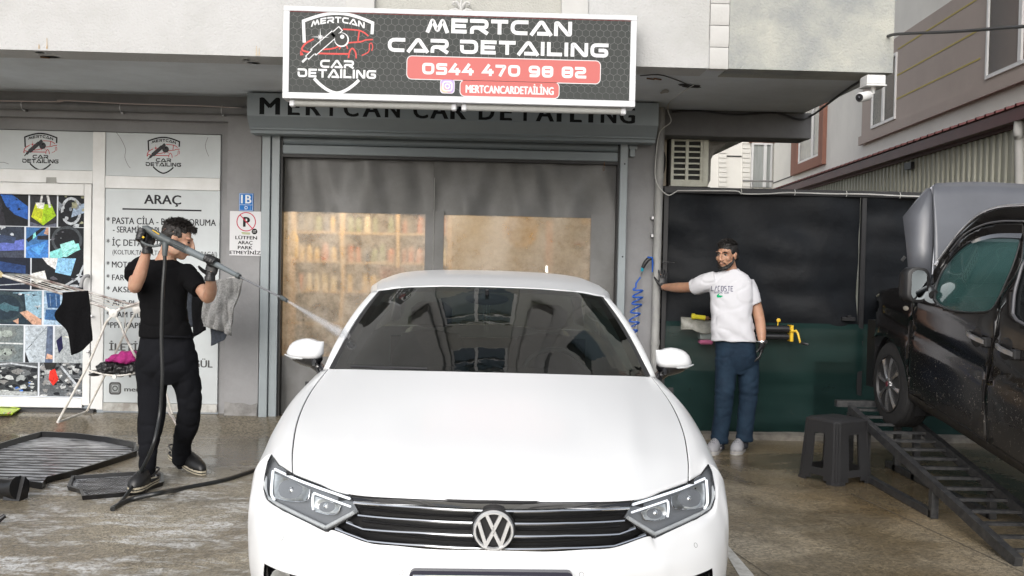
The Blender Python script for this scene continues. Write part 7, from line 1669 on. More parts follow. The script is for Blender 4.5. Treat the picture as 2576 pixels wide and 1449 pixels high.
def face_parts(L, fr, parent, m_h, es=1.0, k=1.0, mustache=False, beard=False):
    R_, F_, U_ = fr; rot = Matrix((R_, F_, U_)).transposed()
    for s in (1, -1):
        mb = MB(); mb.ell(L(s * .031, .0745, .006), (.0135 * es, .010 * es, .0080 * es), 12, 8, rot); e = mb.build('eye', m_eyew if es == 1 else m_iris, parent); mb = MB(); mb.ell(L(s * .0325, .0825, .006), (.0055, .004, .0058), 10, 6, rot); mb.build('iris', m_iris, e)
        if es < 1: continue
        mb = MB(); mb.tube([L(s * .018, .083, .0120), L(s * .032, .0875, .0145), L(s * .045, .078, .011)], .0016, 5); mb.build('eyelid', m_iris, e)
        mb = MB(); mb.tube([L(s * .012, .094, .024), L(s * .030, .096, .031), L(s * .054, .083, .027)], [.004, .0055, .003], 6); mb.build('eyebrow', m_h, parent)
    mb = MB(); mb.tube([L(-.022, .084, -.066), L(0, .0985, -.0655), L(.022, .084, -.066)], [.002, .005, .002], 6); mb.build('mouth', m_lip, parent)
    if beard:
        mb = MB()
        for s in (1, -1):
            mb.tube([L(s * .073, .008, .0), L(s * .071, .012, -.03), L(s * .064, .022, -.062), L(s * .05, .042, -.088), L(s * .028, .066, -.105), L(0, .076, -.110)], [.003, .007, .011, .013, .013, .012], 8)
            mb.tube([L(s * .060, .035, -.050), L(s * .046, .055, -.078), L(s * .02, .076, -.093), L(0, .082, -.096)], [.005, .008, .008, .008], 8)
            mb.tube([L(s * .004, .1015, -.053), L(s * .020, .096, -.056), L(s * .033, .082, -.066), L(s * .036, .074, -.08)], [.004, .005, .004, .004], 6)
        blob(mb, 'beard', m_h, parent, .004, 2)
def hair(L, fr, parent, m, curl=.5, seed=1, front=.0):
    R_, F_, U_ = fr; rot = Matrix((R_, F_, U_)).transposed(); mb = MB()
    mb.ell(L(0, -.020, .060), (.079, .094, .068), 20, 14, rot); mb.ell(L(0, .026, .087), (.064, .048, .030), 14, 10, rot); mb.ell(L(0, -.075, .030), (.062, .036, .055), 14, 10, rot)
    for s in (1, -1): mb.ell(L(s * .064, -.022, .035), (.016, .062, .040), 12, 10, rot); mb.ell(L(s * .055, -.07, -.01), (.018, .025, .04), 12, 8, rot)
    def post(co, no): n = noise3(co, 45, .006 * curl, seed) + noise3(co, 110, .004 * curl, seed + 3); return co + no * n[:, None]
    h = blob(mb, 'hair', m, parent, .004, 1, post)
    rnd = random.Random(seed); mb = MB()
    for i in range(900):
        th = rnd.random() * 2 * pi; ph = rnd.random() * 1.25; r = Vector((sin(ph) * cos(th) * .078, -.020 + sin(ph) * sin(th) * .094, .060 + cos(ph) * .070))
        if r.y > .03 and r.z < .085: continue
        d = Vector((r.x, r.y + .02, r.z - .03)).normalized(); a = r + d * .0; b = r + d * .010 + Vector((rnd.uniform(-1, 1), rnd.uniform(-.2, 1.3), rnd.uniform(-.5, .6))) * .012 * (.4 + curl); c = b + Vector((rnd.uniform(-1, 1), rnd.uniform(-.3, 1), rnd.uniform(-1, .4))) * .009 * (.4 + curl)
        mb.tube([L(*a), L(*b), L(*c)], [.0022, .0016, .0004], 3)
    mb.build('hair_strands', m, h, kind='stuff')
def fingers(mb, W, d, n, t, curl=.35, spread=.12, k=1.0, fat=1.0, thumb=.6, tdir=None, palm=1.0):
    d = Vector(d).normalized(); t = Vector(t); t = (t - d * t.dot(d)).normalized(); n_ = Vector(n); n_ = (n_ - d * n_.dot(d) - t * n_.dot(t)).normalized(); W = Vector(W)
    rot = Matrix((t, d, n_)).transposed()
    mb.ell(W + d * .045 * k, (.040 * k * fat, .054 * k, .017 * k * fat), 14, 10, rot); mb.ell(W + d * .066 * k, (.041 * k * fat, .030 * k, .014 * k * fat), 12, 8, rot); mb.tube([W - d * .02 * k, W + d * .03 * k], [.027 * k * fat, .028 * k * fat], 10)
    for i, (ln, off) in enumerate(((.072, .030), (.080, .010), (.074, -.010), (.058, -.029))):
        ci = curl[i] if isinstance(curl, (list, tuple)) else curl
        p = W + d * (.084 - .004 * abs(i - 1)) * k + t * off * k; sp_ = (1.5 - i) * spread; pts = [W + d * .05 * k + t * off * .8 * k, p]; ang_ = ci * .7; dd_ = (d + t * sp_).normalized()
        for j, f_ in enumerate((.45, .32, .25)):
            dv = dd_ * cos(ang_) + n_ * sin(ang_); p = p + dv * ln * f_ * k; pts.append(p); ang_ += ci * (1.0, .8, 0)[j]
        mb.tube(pts, [.0098 * k * fat, .0098 * k * fat, .0088 * k * fat, .0080 * k * fat, .0062 * k * fat], 8)
        mb.ell(pts[-1], [.0062 * k * fat] * 3, 8, 6)
    td = Vector(tdir).normalized() if tdir is not None else (t * .75 + d * .6 + n_ * .25).normalized()
    b0 = W + d * .018 * k + t * .022 * k; b1 = b0 + td * .034 * k; b2 = b1 + (td * (1 - .25 * thumb) + n_ * .5 * thumb + d * .3).normalized() * .030 * k; b3 = b2 + (td * (1 - .4 * thumb) + n_ * .7 * thumb + d * .45).normalized() * .025 * k
    mb.tube([b0, b1, b2, b3], [.015 * k * fat, .0125 * k * fat, .0105 * k * fat, .0075 * k * fat], 8); mb.ell(b3, [.0075 * k * fat] * 3, 8, 6)
def grip(mb, c, a, R, a0, a1, fat=1.0, sp=.0205):
    """four fingers wrapped round a bar; angles run from behind (180) over the top (90) to the camera side (0)"""
    a = Vector(a).normalized(); w = Vector((0, -1, 0)); w = (w - a * w.dot(a)).normalized(); u = a.cross(w); u = u if u.z > 0 else -u
    for i in range(4):
        o = Vector(c) + a * sp * (i - 1.5); n = 9; e = a1 + (10, 0, 4, 22)[i]
        mb.tube([o + (w * cos(radians(t)) + u * sin(radians(t))) * R * (1 + .12 * sin(radians((t - a0) * 3))) for t in [a0 + (e - a0) * k / n for k in range(n + 1)]], [.0105 * fat] * 8 + [.0095 * fat, .007 * fat], 8)
def limb(mb, pts, rs, n=14, dens=4):
    q = cr([(*p, r) for p, r in zip(pts, rs)], dens) if False else None
    P4 = np.array([[*p, r] for p, r in zip(pts, rs)]); N = len(P4); Bp = np.concatenate([[2 * P4[0] - P4[1]], P4, [2 * P4[-1] - P4[-2]]]); out = []
    for i in range(N - 1):
        p0, p1, p2, p3 = Bp[i:i + 4]
        for k in range(dens):
            t = k / dens; out.append(.5 * ((2 * p1) + (-p0 + p2) * t + (2 * p0 - 5 * p1 + 4 * p2 - p3) * t * t + (-p0 + 3 * p1 - 3 * p2 + p3) * t ** 3))
    out.append(P4[-1]); mb.tube([tuple(o[:3]) for o in out], [max(.004, o[3]) for o in out], n)
def torso(mb, rings, fwd, n=28, e=2.6):
    """rings: (centre, half width, half depth); fwd horizontal facing direction"""
    f = Vector(fwd).normalized(); r = Vector((f.y, -f.x, 0)); out = []
    for c, a, b in rings:
        ring = []
        for i in range(n):
            th = 2 * pi * i / n; cx_, sy_ = cos(th), sin(th); x = a * abs(cx_) ** (2 / e) * (1 if cx_ > 0 else -1); y = b * abs(sy_) ** (2 / e) * (1 if sy_ > 0 else -1); ring.append(Vector(c) + r * x + f * y)
        out.append(ring)
    mb.loft(out)
def clog(parent, name, heel, toe, w, m_up, m_sole, lift=0.0, strap=True, holes=m_black):
    heel = Vector(heel); toe = Vector(toe); d = (toe - heel); L = d.length; d = d / L; s = Vector((d.y, -d.x, 0)).normalized(); u = s.cross(d); u = u if u.z > 0 else -u
    prof_ = [(0.0, .30), (.04, .62), (.15, .80), (.35, .76), (.55, .88), (.72, 1.0), (.86, .92), (.95, .66), (1.0, .30)]
    def ring(h, k, add=0): a = [heel + d * (L * t) + s * (w / 2 * q * k + add * q) + u * h for t, q in prof_]; b = [heel + d * (L * t) - s * (w / 2 * q * k + add * q) + u * h for t, q in prof_[::-1]]; return a + b
    mb = MB(); mb.loft([ring(0, .96), ring(.004, 1.0), ring(.010, 1.0)]); o = mb.build(name, m_sole, parent, angle=40)
    mb = MB(); mb.loft([ring(.0101, .985), ring(.0175, .985)]); mb.build('sole_band', m_up, o, angle=40)
    mb = MB(); mb.loft([ring(.0176, 1.0), ring(.024, 1.02), ring(.030, .99)]); mb.build('sole', m_sole, o, angle=40)
    mb = MB(); rg = []
    for t, k, h in ((1.0, .12, .002), (.99, .38, .022), (.95, .60, .045), (.88, .88, .062), (.78, .98, .074), (.66, .96, .086), (.52, .88, .096), (.46, .84, .092), (.44, .80, .085)):
        c = heel + d * (L * t) + u * .028; rg.append([c + s * (w / 2 * k * cos(a)) + u * (h * sin(a) ** .8 if 0 <= a <= pi else 0) for a in [pi * i / 14 for i in range(15)]])
    mb.loft(rg, cap=False, closed=False)
    rg = []
    for t, k, h in ((.46, .84, .052), (.3, .8, .045), (.14, .78, .042), (.02, .52, .045), (-.005, .1, .047)):
        rg.append([heel + d * (L * t) + s * (w / 2 * k * sg) + u * hh for sg, hh in ((1, .028), (1.0, h))])
    mb.loft(rg, cap=False, closed=False); mb.loft([[r_[0] - s * ((r_[0] - heel).dot(s)) * 2, r_[1] - s * ((r_[1] - heel).dot(s)) * 2] for r_ in rg], cap=False, closed=False)
    mb.ell(heel + d * L * .62 + u * .03, (.01, .01, .01)); up = mb.build('upper', m_up, o, angle=50); md = up.modifiers.new('s', 'SOLIDIFY'); md.thickness = .005
    for i, (t, q) in enumerate(((.60, -.45), (.60, 0), (.60, .45), (.70, -.5), (.70, -.17), (.70, .17), (.70, .5), (.80, -.3), (.80, .0), (.80, .3))):
        hh = .028 + np.interp(t, [.46, .52, .66, .78, .88], [.092, .096, .086, .074, .062]) * sqrt(max(0, 1 - (q * .95) ** 2)); mb = MB(); mb.ell(heel + d * (L * t) + s * (w / 2 * q * .9) + u * (hh + .001), (.0042, .0042, .0025), 8, 4); mb.build('vent_hole', holes, o)
    if strap:
        mb = MB(); mb.tube(cr([heel + d * L * .46 + s * w * .44 + u * .07, heel + d * L * .2 + s * w * .43 + u * .085, heel + d * L * .0 + s * w * .2 + u * .09, heel + d * L * .0 - s * w * .2 + u * .09, heel + d * L * .2 - s * w * .43 + u * .085, heel + d * L * .46 - s * w * .44 + u * .07], 4), .0065, 6); mb.build('strap', m_up, o)
    return o
def wrinkle(amp, sc=9, seed=0.0, hem=None, stretch=(1, 1, .5)):
    def post(co, no):
        n = noise3(co, sc, amp, seed, stretch) + noise3(co, sc * 2.3, amp * .5, seed + 4, stretch)
        r = np.abs(noise3(co, sc * .8, 1.0, seed + 8, (1, 1, 1.6))); n -= amp * .9 * np.clip(1 - r * 5, 0, 1)
        return co + no * n[:, None]
    return post

# ---------------------------------------------------------------- man in white shirt
YA = 8.20
A = lambda x, y, dy=0.0: P(x, y, YA + dy)
foot = G(1835, 1138)
man = thing('person', 'bearded man in white T-shirt and blue jeans leaning one gloved hand on the downpipe', 'person', (foot.x, foot.y, 0))
frA = frame((-.66, -.74, -.06)); HC = A(1828, 642, .05)
mb = MB(); L = head(mb, HC, frA, 1.0)
mb.tube([L(0, -.02, -.04), A(1837, 680, .07), A(1838, 705, .07)], [.056, .058, .07], 14)
torso(mb, [(A(1838, 702, .08), .09, .06), (A(1838, 722, .08), .15, .08), (A(1842, 790, .06), .13, .08), (A(1848, 850, .05), .13, .085), (A(1850, 900, .05), .13, .085)], (-.3, -1, 0))
HR = P(1667, 722, 8.80)
limb(mb, [A(1785, 712, .10), A(1745, 721, .24), A(1705, 723, .42), A(1680, 722, .55), HR], [.056, .045, .044, .034, .028])
fingers(mb, HR, (.05, .12, 1), (0, 1, 0), (-1, 0, .2), .18, .10, 1.0, .92, tdir=(-.75, 0, .75))
limb(mb, [A(1884, 728, .08), A(1900, 765, .06), A(1910, 800, .04), A(1915, 835, -.02), A(1917, 862, -.05)], [.056, .050, .045, .040, .029])
HL_ = A(1917, 864, -.05)
fingers(mb, HL_, (-.12, -.1, -1), (-1, .1, 0), (-.3, -1, 0), .38, .06, 1.0, .92)
for pts, rs in (((A(1826, 880, .05), A(1822, 990, .02), A(1812, 1112, .03)), (.07, .04, .036)), ((A(1878, 880, .05), A(1883, 990, .05), A(1872, 1108, .04)), (.07, .04, .036))): limb(mb, pts, rs)
body = blob(mb, 'body', m_skin2, man, .0055, 2)
face_parts(L, frA, man, m_hair2, beard=True); hair(L, frA, man, m_hair2, .35, 3)
# t-shirt
mb = MB()
torso(mb, [(A(1841, 677, .075), .062, .060), (A(1840, 682, .08), .095, .073), (A(1836, 691, .085), .155, .088), (A(1837, 706, .08), .182, .105), (A(1840, 735, .07), .178, .12), (A(1840, 790, .05), .168, .125), (A(1843, 830, .04), .178, .13), (A(1846, 858, .04), .188, .13)], (-.28, -1, 0))
limb(mb, [A(1802, 704, .09), A(1772, 712, .13), A(1746, 722, .21)], [.080, .080, .077], 18)
limb(mb, [A(1874, 710, .08), A(1886, 737, .06), A(1895, 765, .055)], [.078, .078, .075], 18)
def shirt_post(co, no):
    co = wrinkle(.006, 7, 1.0)(co, no)
    # long drag folds running from the raised shoulder to the opposite hip
    s = co[:, 0] * .75 + co[:, 2] * .62; f = np.sin(s * 46 + 2.5 * np.sin(co[:, 2] * 6)) * .0035 * (np.clip((co[:, 2] - .85) / .1, 0, 1)) * np.clip((1.35 - co[:, 2]) / .2, 0.15, 1); return co + no * f[:, None]
blob(mb, 'shirt', m_teew, man, .008, 2, shirt_post)
nk = [A(1841 + 19.5 * cos(a), 681 + 7.5 * sin(a), .075 - .064 * sin(a)) for a in [2 * pi * i / 24 for i in range(25)]]
mb = MB(); mb.tube(nk, .0055, 6, cap=False); mb.build('collar', m_teew, man)
# shirt print, laid on the chest
sh_o = [o for o in man.children if o.name.startswith('shirt')][0]
def on_mesh(o):
    me = o.data; V = [Vector(v.co) + BASE[o] for v in me.vertices]; F = [tuple(p.vertices) for p in me.polygons]; return BVHTree.FromPolygons(V, F)
bv = on_mesh(sh_o)
def proj(bv_, x, y, off=.0025):
    o_, d_ = cam_ray(x, y); h = bv_.ray_cast(o_, d_); return (h[0] - d_ * off) if h[0] is not None else None
def decal(mbflat, bv_, name, m, parent, off=.003):
    """flat drawing in display coordinates (x, -y) projected on a surface"""
    mb = MB(); ok = {}
    for i, v in enumerate(mbflat.v): ok[i] = proj(bv_, v[0], -v[2], off)
    mb.v = [tuple(ok[i]) if ok[i] is not None else (0, 0, 0) for i in range(len(mbflat.v))]
    for f_, c in zip(mbflat.f, mbflat.c):
        if all(ok[i] is not None for i in f_): mb.col = c; mb.face(f_)
    mb.usecol = True; return mb.build(name, m, parent, smooth=False)
fl = MB(); fl.color((.03, .03, .10))
def thin(s, x0, y0, w, h, t):
    gl_ = {'L': [[(0, 1), (0, 0), (.7, 0)]], 'A': [[(0, 0), (.45, 1), (.55, .6)]], 'C': [[(.7, 1), (.1, 1), (0, .8), (0, .2), (.1, 0), (.7, 0)]], 'O': [[(.1, 0), (0, .2), (0, .8), (.1, 1), (.6, 1), (.7, .8), (.7, .2), (.6, 0), (.1, 0)]], 'S': [[(.7, 1), (.1, 1), (0, .8), (.1, .55), (.6, .45), (.7, .2), (.6, 0), (0, 0)]], 'T': [[(0, 1), (.8, 1)], [(.4, 1), (.4, 0)]], 'E': [[(.7, 1), (0, 1), (0, 0), (.7, 0)], [(0, .5), (.55, .5)]], 'I': [[(.1, 0), (.1, 1)]], 'F': [[(.6, 1), (0, 1), (0, 0)], [(0, .5), (.5, .5)]], 'N': [[(0, 0), (0, 1), (.6, 0), (.6, 1)]], 'G': [[(.7, 1), (0, 1), (0, 0), (.7, 0), (.7, .5)]], 'U': [[(0, 1), (0, 0), (.6, 0), (.6, 1)]], 'B': [[(0, 0), (0, 1), (.55, 1), (.6, .5), (0, .5)], [(.6, .5), (.6, 0), (0, 0)]], ' ': []}
    st_ = w / len(s)
    for i, c in enumerate(s):
        for pl_ in gl_[c]: fl.stroke([(x0 + (i + a * .9) * st_, -(y0 + i * st_ * .02) + b * h) for a, b in pl_], t, 0)
thin('LACOSTE', 1790, 731, 57, 12, 1.5); thin('SIEEING CLUB', 1797, 737, 37, 4.0, .7)
fl.color((.0, .36, .14)); fl.poly([(x, 0, -y) for x, y in ((1803, 746), (1803, 742.5), (1807, 738.5), (1813, 737), (1809, 740), (1807.5, 742), (1812, 743), (1819, 742.5), (1815, 744.5), (1819, 745.5), (1813, 747), (1813.5, 749), (1811, 747.6), (1807, 747.5), (1806, 749), (1805, 747.3))])
decal(fl, bv, 'chest_print', m_print, sh_o)
# jeans
mb = MB()
torso(mb, [(A(1849, 845, .05), .158, .108), (A(1850, 868, .05), .168, .118), (A(1852, 895, .05), .172, .12), (A(1853, 915, .05), .160, .105), (A(1853, 940, .05), .10, .07)], (-.28, -1, 0), e=2.3)
limb(mb, [A(1826, 900, .05), A(1826, 945, .045), A(1822, 990, .02), A(1817, 1045, .03), A(1811, 1090, .03), A(1809, 1116, .03)], [.096, .090, .082, .075, .072, .074], 18)
limb(mb, [A(1880, 900, .05), A(1883, 945, .055), A(1883, 990, .05), A(1877, 1045, .05), A(1873, 1085, .04), A(1872, 1110, .04)], [.096, .090, .080, .074, .071, .072], 18)
def jean_post(co, no):
    co = wrinkle(.0042, 8, 5.0, stretch=(1, 1, 1.3))(co, no); z = co[:, 2]; f = np.sin(z * 95 + 4 * np.sin(co[:, 0] * 9)) * .0032 * (np.clip((.22 - z) / .12, 0, 1) + .8 * np.exp(-((z - .50) / .08) ** 2)); return co + no * f[:, None]
blob(mb, 'trousers', m_denim, man, .008, 2, jean_post)
mb = MB(); fingers(mb, HR, (.05, .12, 1), (0, 1, 0), (-1, 0, .2), .18, .10, 1.0, 1.06, tdir=(-.75, 0, .75)); mb.tube([HR + Vector((.045, -.03, -.005)), HR + Vector((.01, -.01, 0))], [.033, .034], 12); blob(mb, 'glove', m_glove, man, .0035, 2)
mb = MB(); fingers(mb, HL_, (-.12, -.1, -1), (-1, .1, 0), (-.3, -1, 0), .38, .06, 1.0, 1.06); blob(mb, 'glove', m_glove, man, .0035, 2)
c = A(1916, 858, -.05); mb = MB(); mb.tube([c + Vector((.034 * cos(a), .034 * sin(a), .003 * cos(a))) for a in [2 * pi * i / 18 for i in range(19)]], .007, 6); w_ = mb.build('watch', m_chrome, man); mb = MB(); mb.lathe(c + Vector((.022, -.032, 0)), (.4, -1, 0), [(0, .017), (.007, .017), (.0075, .013)], 14); mb.build('watch_dial', m_steel, w_)
m_sock = mk('dark_sock', (.012, .014, .02), .9)
for x, y, x2, y2 in ((1809, 1108, 1809, 1132), (1872, 1102, 1868, 1128)): mb = MB(); mb.tube([A(x, y, .03), A(x2, y2 - 6, .03), A(x2 - 3, y2 - 3, .0)], [.044, .046, .03], 12); mb.build('sock', m_sock, man)
m_cl = mk('grey_clog_foam', (.30, .30, .32), .6, var=.15, vscale=20); m_cl2 = mk('pale_clog_sole', (.40, .39, .37), .65, var=.2, vscale=20)
ha = G(1826, 1124); ta = G(1782, 1146)
clog(man, 'shoe', (A(1817, 1100).x, 8.31, .001), (G(1787, 1146).x, 8.06, .001), .108, m_cl, m_cl2, holes=mk('clog_hole', (.04, .04, .04), .8))
hb_ = G(1872, 1118); tb = G(1842, 1146)
clog(man, 'shoe', (A(1877, 1100).x, 8.32, .001), (G(1845, 1143).x, 8.09, .001), .108, m_cl, m_cl2, holes=bpy.data.materials['clog_hole'])

# ---------------------------------------------------------------- man in black with the pressure washer
YB = 6.82
B = lambda x, y, dy=0.0: P(x, y, YB + dy)
f1_ = G(362, 1232); mb_ = None
boy = thing('person', 'young man in black T-shirt and black joggers aiming a pressure washer at the car', 'person', (f1_.x, f1_.y, 0))
frB = frame((.96, .10, -.26)); HB = B(446, 604, .0)
mb = MB(); L = head(mb, HB, frB, 1.06)
mb.tube([L(0, -.03, -.03), B(423, 640, .02), B(414, 668, .02)], [.058, .060, .078], 14)
torso(mb, [(B(415, 664, .02), .10, .075), (B(415, 688, .02), .165, .09), (B(413, 760, .02), .14, .09), (B(418, 830, .0), .14, .095), (B(420, 870, 0), .14, .09)], (.15, -1, 0))
WRr = B(371, 626, -.30); WRl = B(528, 695, -.432)
limb(mb, [B(353, 668, .02), B(343, 700, -.10), B(339, 722, -.20), B(352, 690, -.25), B(364, 650, -.28), WRr], [.052, .047, .042, .043, .034, .028])
limb(mb, [B(477, 690, .04), B(503, 722, -.08), B(522, 748, -.20), B(530, 730, -.30), B(530, 712, -.38), WRl], [.052, .044, .040, .040, .034, .027])
gA, gB = B(350, 588, -.36), B(392, 604, -.36)
fingers(mb, WRr, (-.10, -.05, 1), (.25, -1, 0), (.9, .2, .5), 1.15, .02, .98, .92, tdir=(.5, -.2, .8))
fingers(mb, WRl, (.25, -.02, 1), (0, -1, .0), (-1, 0, .2), 1.0, .02, .98, .92, tdir=(-.55, -.75, .35))
for pts, rs in (((B(388, 880, 0), B(383, 1010, -.03), B(369, 1190, -.13)), (.07, .045, .036)), ((B(448, 880, .0), B(476, 1010, .08), B(454, 1150, .36)), (.07, .045, .036))): limb(mb, pts, rs)
blob(mb, 'body', m_skin, boy, .0055, 2)
face_parts(L, frB, boy, m_hair, es=.8); hair(L, frB, boy, m_hair, 1.0, 11)
mb = MB()
for i in range(190):   # curls falling over the forehead
    rnd = random; a = L(rnd.uniform(-.05, .05), rnd.uniform(.045, .085), rnd.uniform(.075, .105)); b = a + frB[1] * rnd.uniform(.005, .022) + frB[2] * rnd.uniform(-.006, .012) + frB[0] * rnd.uniform(-.008, .008); c = b - frB[2] * rnd.uniform(.004, .016) + frB[0] * rnd.uniform(-.008, .008)
    mb.tube([a, b, c], [.0035, .0032, .0012], 4)
mb.build('fringe', m_hair, boy, kind='stuff')
mb = MB()
torso(mb, [(B(412, 652, .02), .070, .066), (B(412, 657, .02), .105, .08), (B(412, 668, .02), .158, .09), (B(412, 686, .02), .182, .108), (B(410, 715, .02), .172, .118), (B(410, 760, .01), .155, .118), (B(412, 800, .0), .155, .12), (B(417, 835, -.0), .178, .125), (B(418, 848, -.0), .180, .125)], (.15, -1, 0))
limb(mb, [B(366, 668, .02), B(346, 678, -.06), B(332, 696, -.13)], [.075, .071, .062], 18)
limb(mb, [B(462, 686, .03), B(482, 706, -.03), B(503, 730, -.11)], [.078, .072, .060], 18)
blob(mb, 'shirt', m_tee, boy, .008, 2, wrinkle(.007, 7, 2.0))
mb = MB()
torso(mb, [(B(419, 836, 0), .165, .108), (B(419, 850, 0), .172, .115), (B(420, 890, 0), .195, .13), (B(421, 930, .0), .19, .12), (B(421, 965, .0), .12, .08)], (.15, -1, 0), e=2.3)
limb(mb, [B(382, 900, 0), B(381, 950, -.0), B(383, 1010, -.03), B(378, 1080, -.07), B(371, 1150, -.11), B(369, 1196, -.13)], [.108, .104, .096, .082, .062, .052], 20)
limb(mb, [B(455, 900, .02), B(466, 950, .04), B(476, 1010, .08), B(471, 1065, .14), B(459, 1110, .28), B(453, 1160, .36)], [.108, .100, .086, .078, .070, .060], 20)
blob(mb, 'trousers', m_jog, boy, .009, 2, wrinkle(.009, 6, 7.0, stretch=(1, 1, .8)))
mb = MB(); mb.tube(cr([B(419 + 66 * cos(a), 846 + 3 * cos(a), -.12 * sin(a)) for a in [2 * pi * i / 16 for i in range(17)]], 2), .008, 6); mb.build('waistband', m_jog, boy)
mb = MB(); fingers(mb, WRr, (-.10, -.05, 1), (.25, -1, 0), (.9, .2, .5), 1.15, .02, .98, 1.07, tdir=(.5, -.2, .8)); grip(mb, P(359, 592, 6.40), P(355, 603, 6.38) - P(361, 576, 6.40), .030, 250, -40, 1.1); mb.tube([WRr + Vector((0, .0, -.03)), WRr], [.036, .034], 12); blob(mb, 'glove', m_glove, boy, .0038, 2)
mb = MB(); fingers(mb, WRl, (.25, -.02, 1), (0, -1, .0), (-1, 0, .2), 1.0, .02, .98, 1.07, tdir=(-.55, -.75, .35)); LA, LB = P(514, 649.5, 6.355), P(548, 666.5, 6.32); grip(mb, (LA + LB) / 2, LB - LA, .032, 235, -35, 1.1); mb.tube([WRl + Vector((0, .0, -.03)), WRl], [.036, .034], 12); blob(mb, 'glove', m_glove, boy, .0038, 2)
for x, y, x2, y2, d_ in ((369, 1185, 372, 1216, -.13), (453, 1145, 454, 1165, .37)): mb = MB(); mb.tube([B(x, y, d_), B(x2, y2, d_ - .01), B(x2 + (3 if x > 400 else -3), y2 + 3, d_ - .02)], [.044, .046, .04], 12); mb.build('sock', m_sock, boy)
m_bcl = mk('black_clog_foam', (.016, .016, .017), .4, var=.2, vscale=20); m_csole = mk('cream_clog_sole', (.52, .47, .36), .6, var=.2, vscale=20)
hn, tn = G(392, 1215, .02), G(330, 1240, .02); clog(boy, 'shoe', (hn.x, hn.y, .035), (tn.x, tn.y, .022), .11, m_bcl, m_csole)
hf_, tf_ = G(430, 1166), G(512, 1196); clog(boy, 'shoe', (hf_.x, hf_.y, .05), (tf_.x, tf_.y, .002), .11, m_bcl, m_csole)

# ================================================================== PRESSURE WASHER
pw = thing('pressure_washer_lance', 'grey pressure washer gun and lance held by the young man in black', 'pressure washer', tuple(B(430, 608, -.4)))
m_gun = mk('grey_gun_plastic', (.075, .088, .092), .45, var=.15, vscale=20); m_gunl = mk('grey_lance_tube', (.13, .15, .16), .38); 
Z = lambda X, Y, dy: P(301.9 + .1759 * X, 523.2 + .1759 * Y, YB + dy)
def fl_tube(pts, rs, name, m, n=12, par=None, **k): mb = MB(); mb.tube(pts, rs, n); return mb.build(name, m, par or pw, **k)
fl_tube([Z(325, 285, -.42), Z(380, 285, -.42), Z(470, 350, -.42), Z(560, 405, -.42), Z(640, 450, -.42), Z(720, 485, -.42)], [.016, .020, .024, .027, .026, .024], 'gun_body', m_gun)
fl_tube([Z(720, 485, -.42), Z(830, 530, -.42), Z(960, 595, -.42), Z(965, 600, -.42)], [.024, .025, .024, .018], 'ribbed_grip', mk('ribbed_black_grip', (.035, .04, .042), .6), 14)
for k in range(5): a_ = 2 * pi * k / 12 - 2.6; o_ = Vector((0, -.024 * cos(a_ + 1.2), .024 * sin(a_ + 1.2))); fl_tube([Z(770, 510, -.42) + o_, Z(930, 585, -.42) + o_], .003, 'grip_rib', m_gun, 5)
lz = [(965, 600, -.42), (1200, 715, -.46), (1400, 815, -.50), (1690, 970, -.58)]
fl_tube([Z(*q) for q in lz], [.0235, .022, .018, .0145], 'lance_tube', m_gunl, 16)
fl_tube([Z(935, 640 - 55, -.42), Z(965, 600, -.42)], [.026, .026], 'clamp', m_gun)
fl_tube([P(596, 692, 6.24), P(603, 696, 6.23)], [.019, .017], 'clamp', m_gun)
fl_tube([P(603, 696, 6.23), P(708, 748, 6.02)], .0062, 'steel_lance', m_steel, 8)
fl_tube([P(706, 746, 6.03), P(710, 749, 6.02), P(722, 756, 5.99)], [.011, .014, .012], 'nozzle', m_gun, 10)
fl_tube([Z(340, 300, -.42), Z(300, 380, -.43), Z(300, 455, -.44)], [.016, .019, .015], 'handle', m_gun)
fl_tube([tuple(q) for q in [Z(600, 485, -.42), Z(560, 530, -.43), Z(480, 545, -.43), Z(390, 525, -.44), Z(320, 490, -.44), Z(295, 450, -.44)]], .0085, 'trigger_guard', m_gun, 8)
fl_tube([Z(322, 408, -.462), Z(345, 425, -.462)], .007, 'trigger', m_yel, 6)
fl_tube([Z(463, 312, -.447), Z(560, 375, -.447)], .0035, 'yellow_stripe', m_yel, 6)
fl_tube([Z(650, 495, -.42), Z(645, 560, -.43), Z(640, 680, -.43)], [.022, .019, .016], 'hose_connector', m_gun, 14)
hose_pts = [Z(640, 680, -.43), P(414, 665, 6.39), P(409, 740, 6.38), P(406, 850, 6.38), P(408, 950, 6.38), P(402, 1040, 6.4), P(385, 1120, 6.3)]
gpts = [G(352, 1190, .13), G(318, 1245, .03), G(284, 1281, .012), G(287, 1276, .012), G(330, 1256, .013), G(400, 1240, .05), G(450, 1230, .013), G(560, 1208, .013), G(648, 1180, .013), G(720, 1160, .013), G(800, 1130, .013), G(900, 1100, .013)]
hs = thing('high_pressure_hose', 'black high pressure hose dropping from the gun and trailing over the wet floor', 'hose', tuple(G(284, 1281)))
m_hose = mk('wet_black_hose', (.022, .024, .025), .3, var=.3, vscale=20)
mb = MB(); mb.tube(cr([tuple(p) for p in hose_pts + gpts[:3]], 8), [.0115] * 4 + [.0125] * 400 if False else .0118, 10); mb.build('hose_run', m_hose, hs)
mb = MB(); mb.tube(cr([tuple(p) for p in gpts[2:]], 8), .0155, 10); mb.build('hose_run', m_hose, hs)
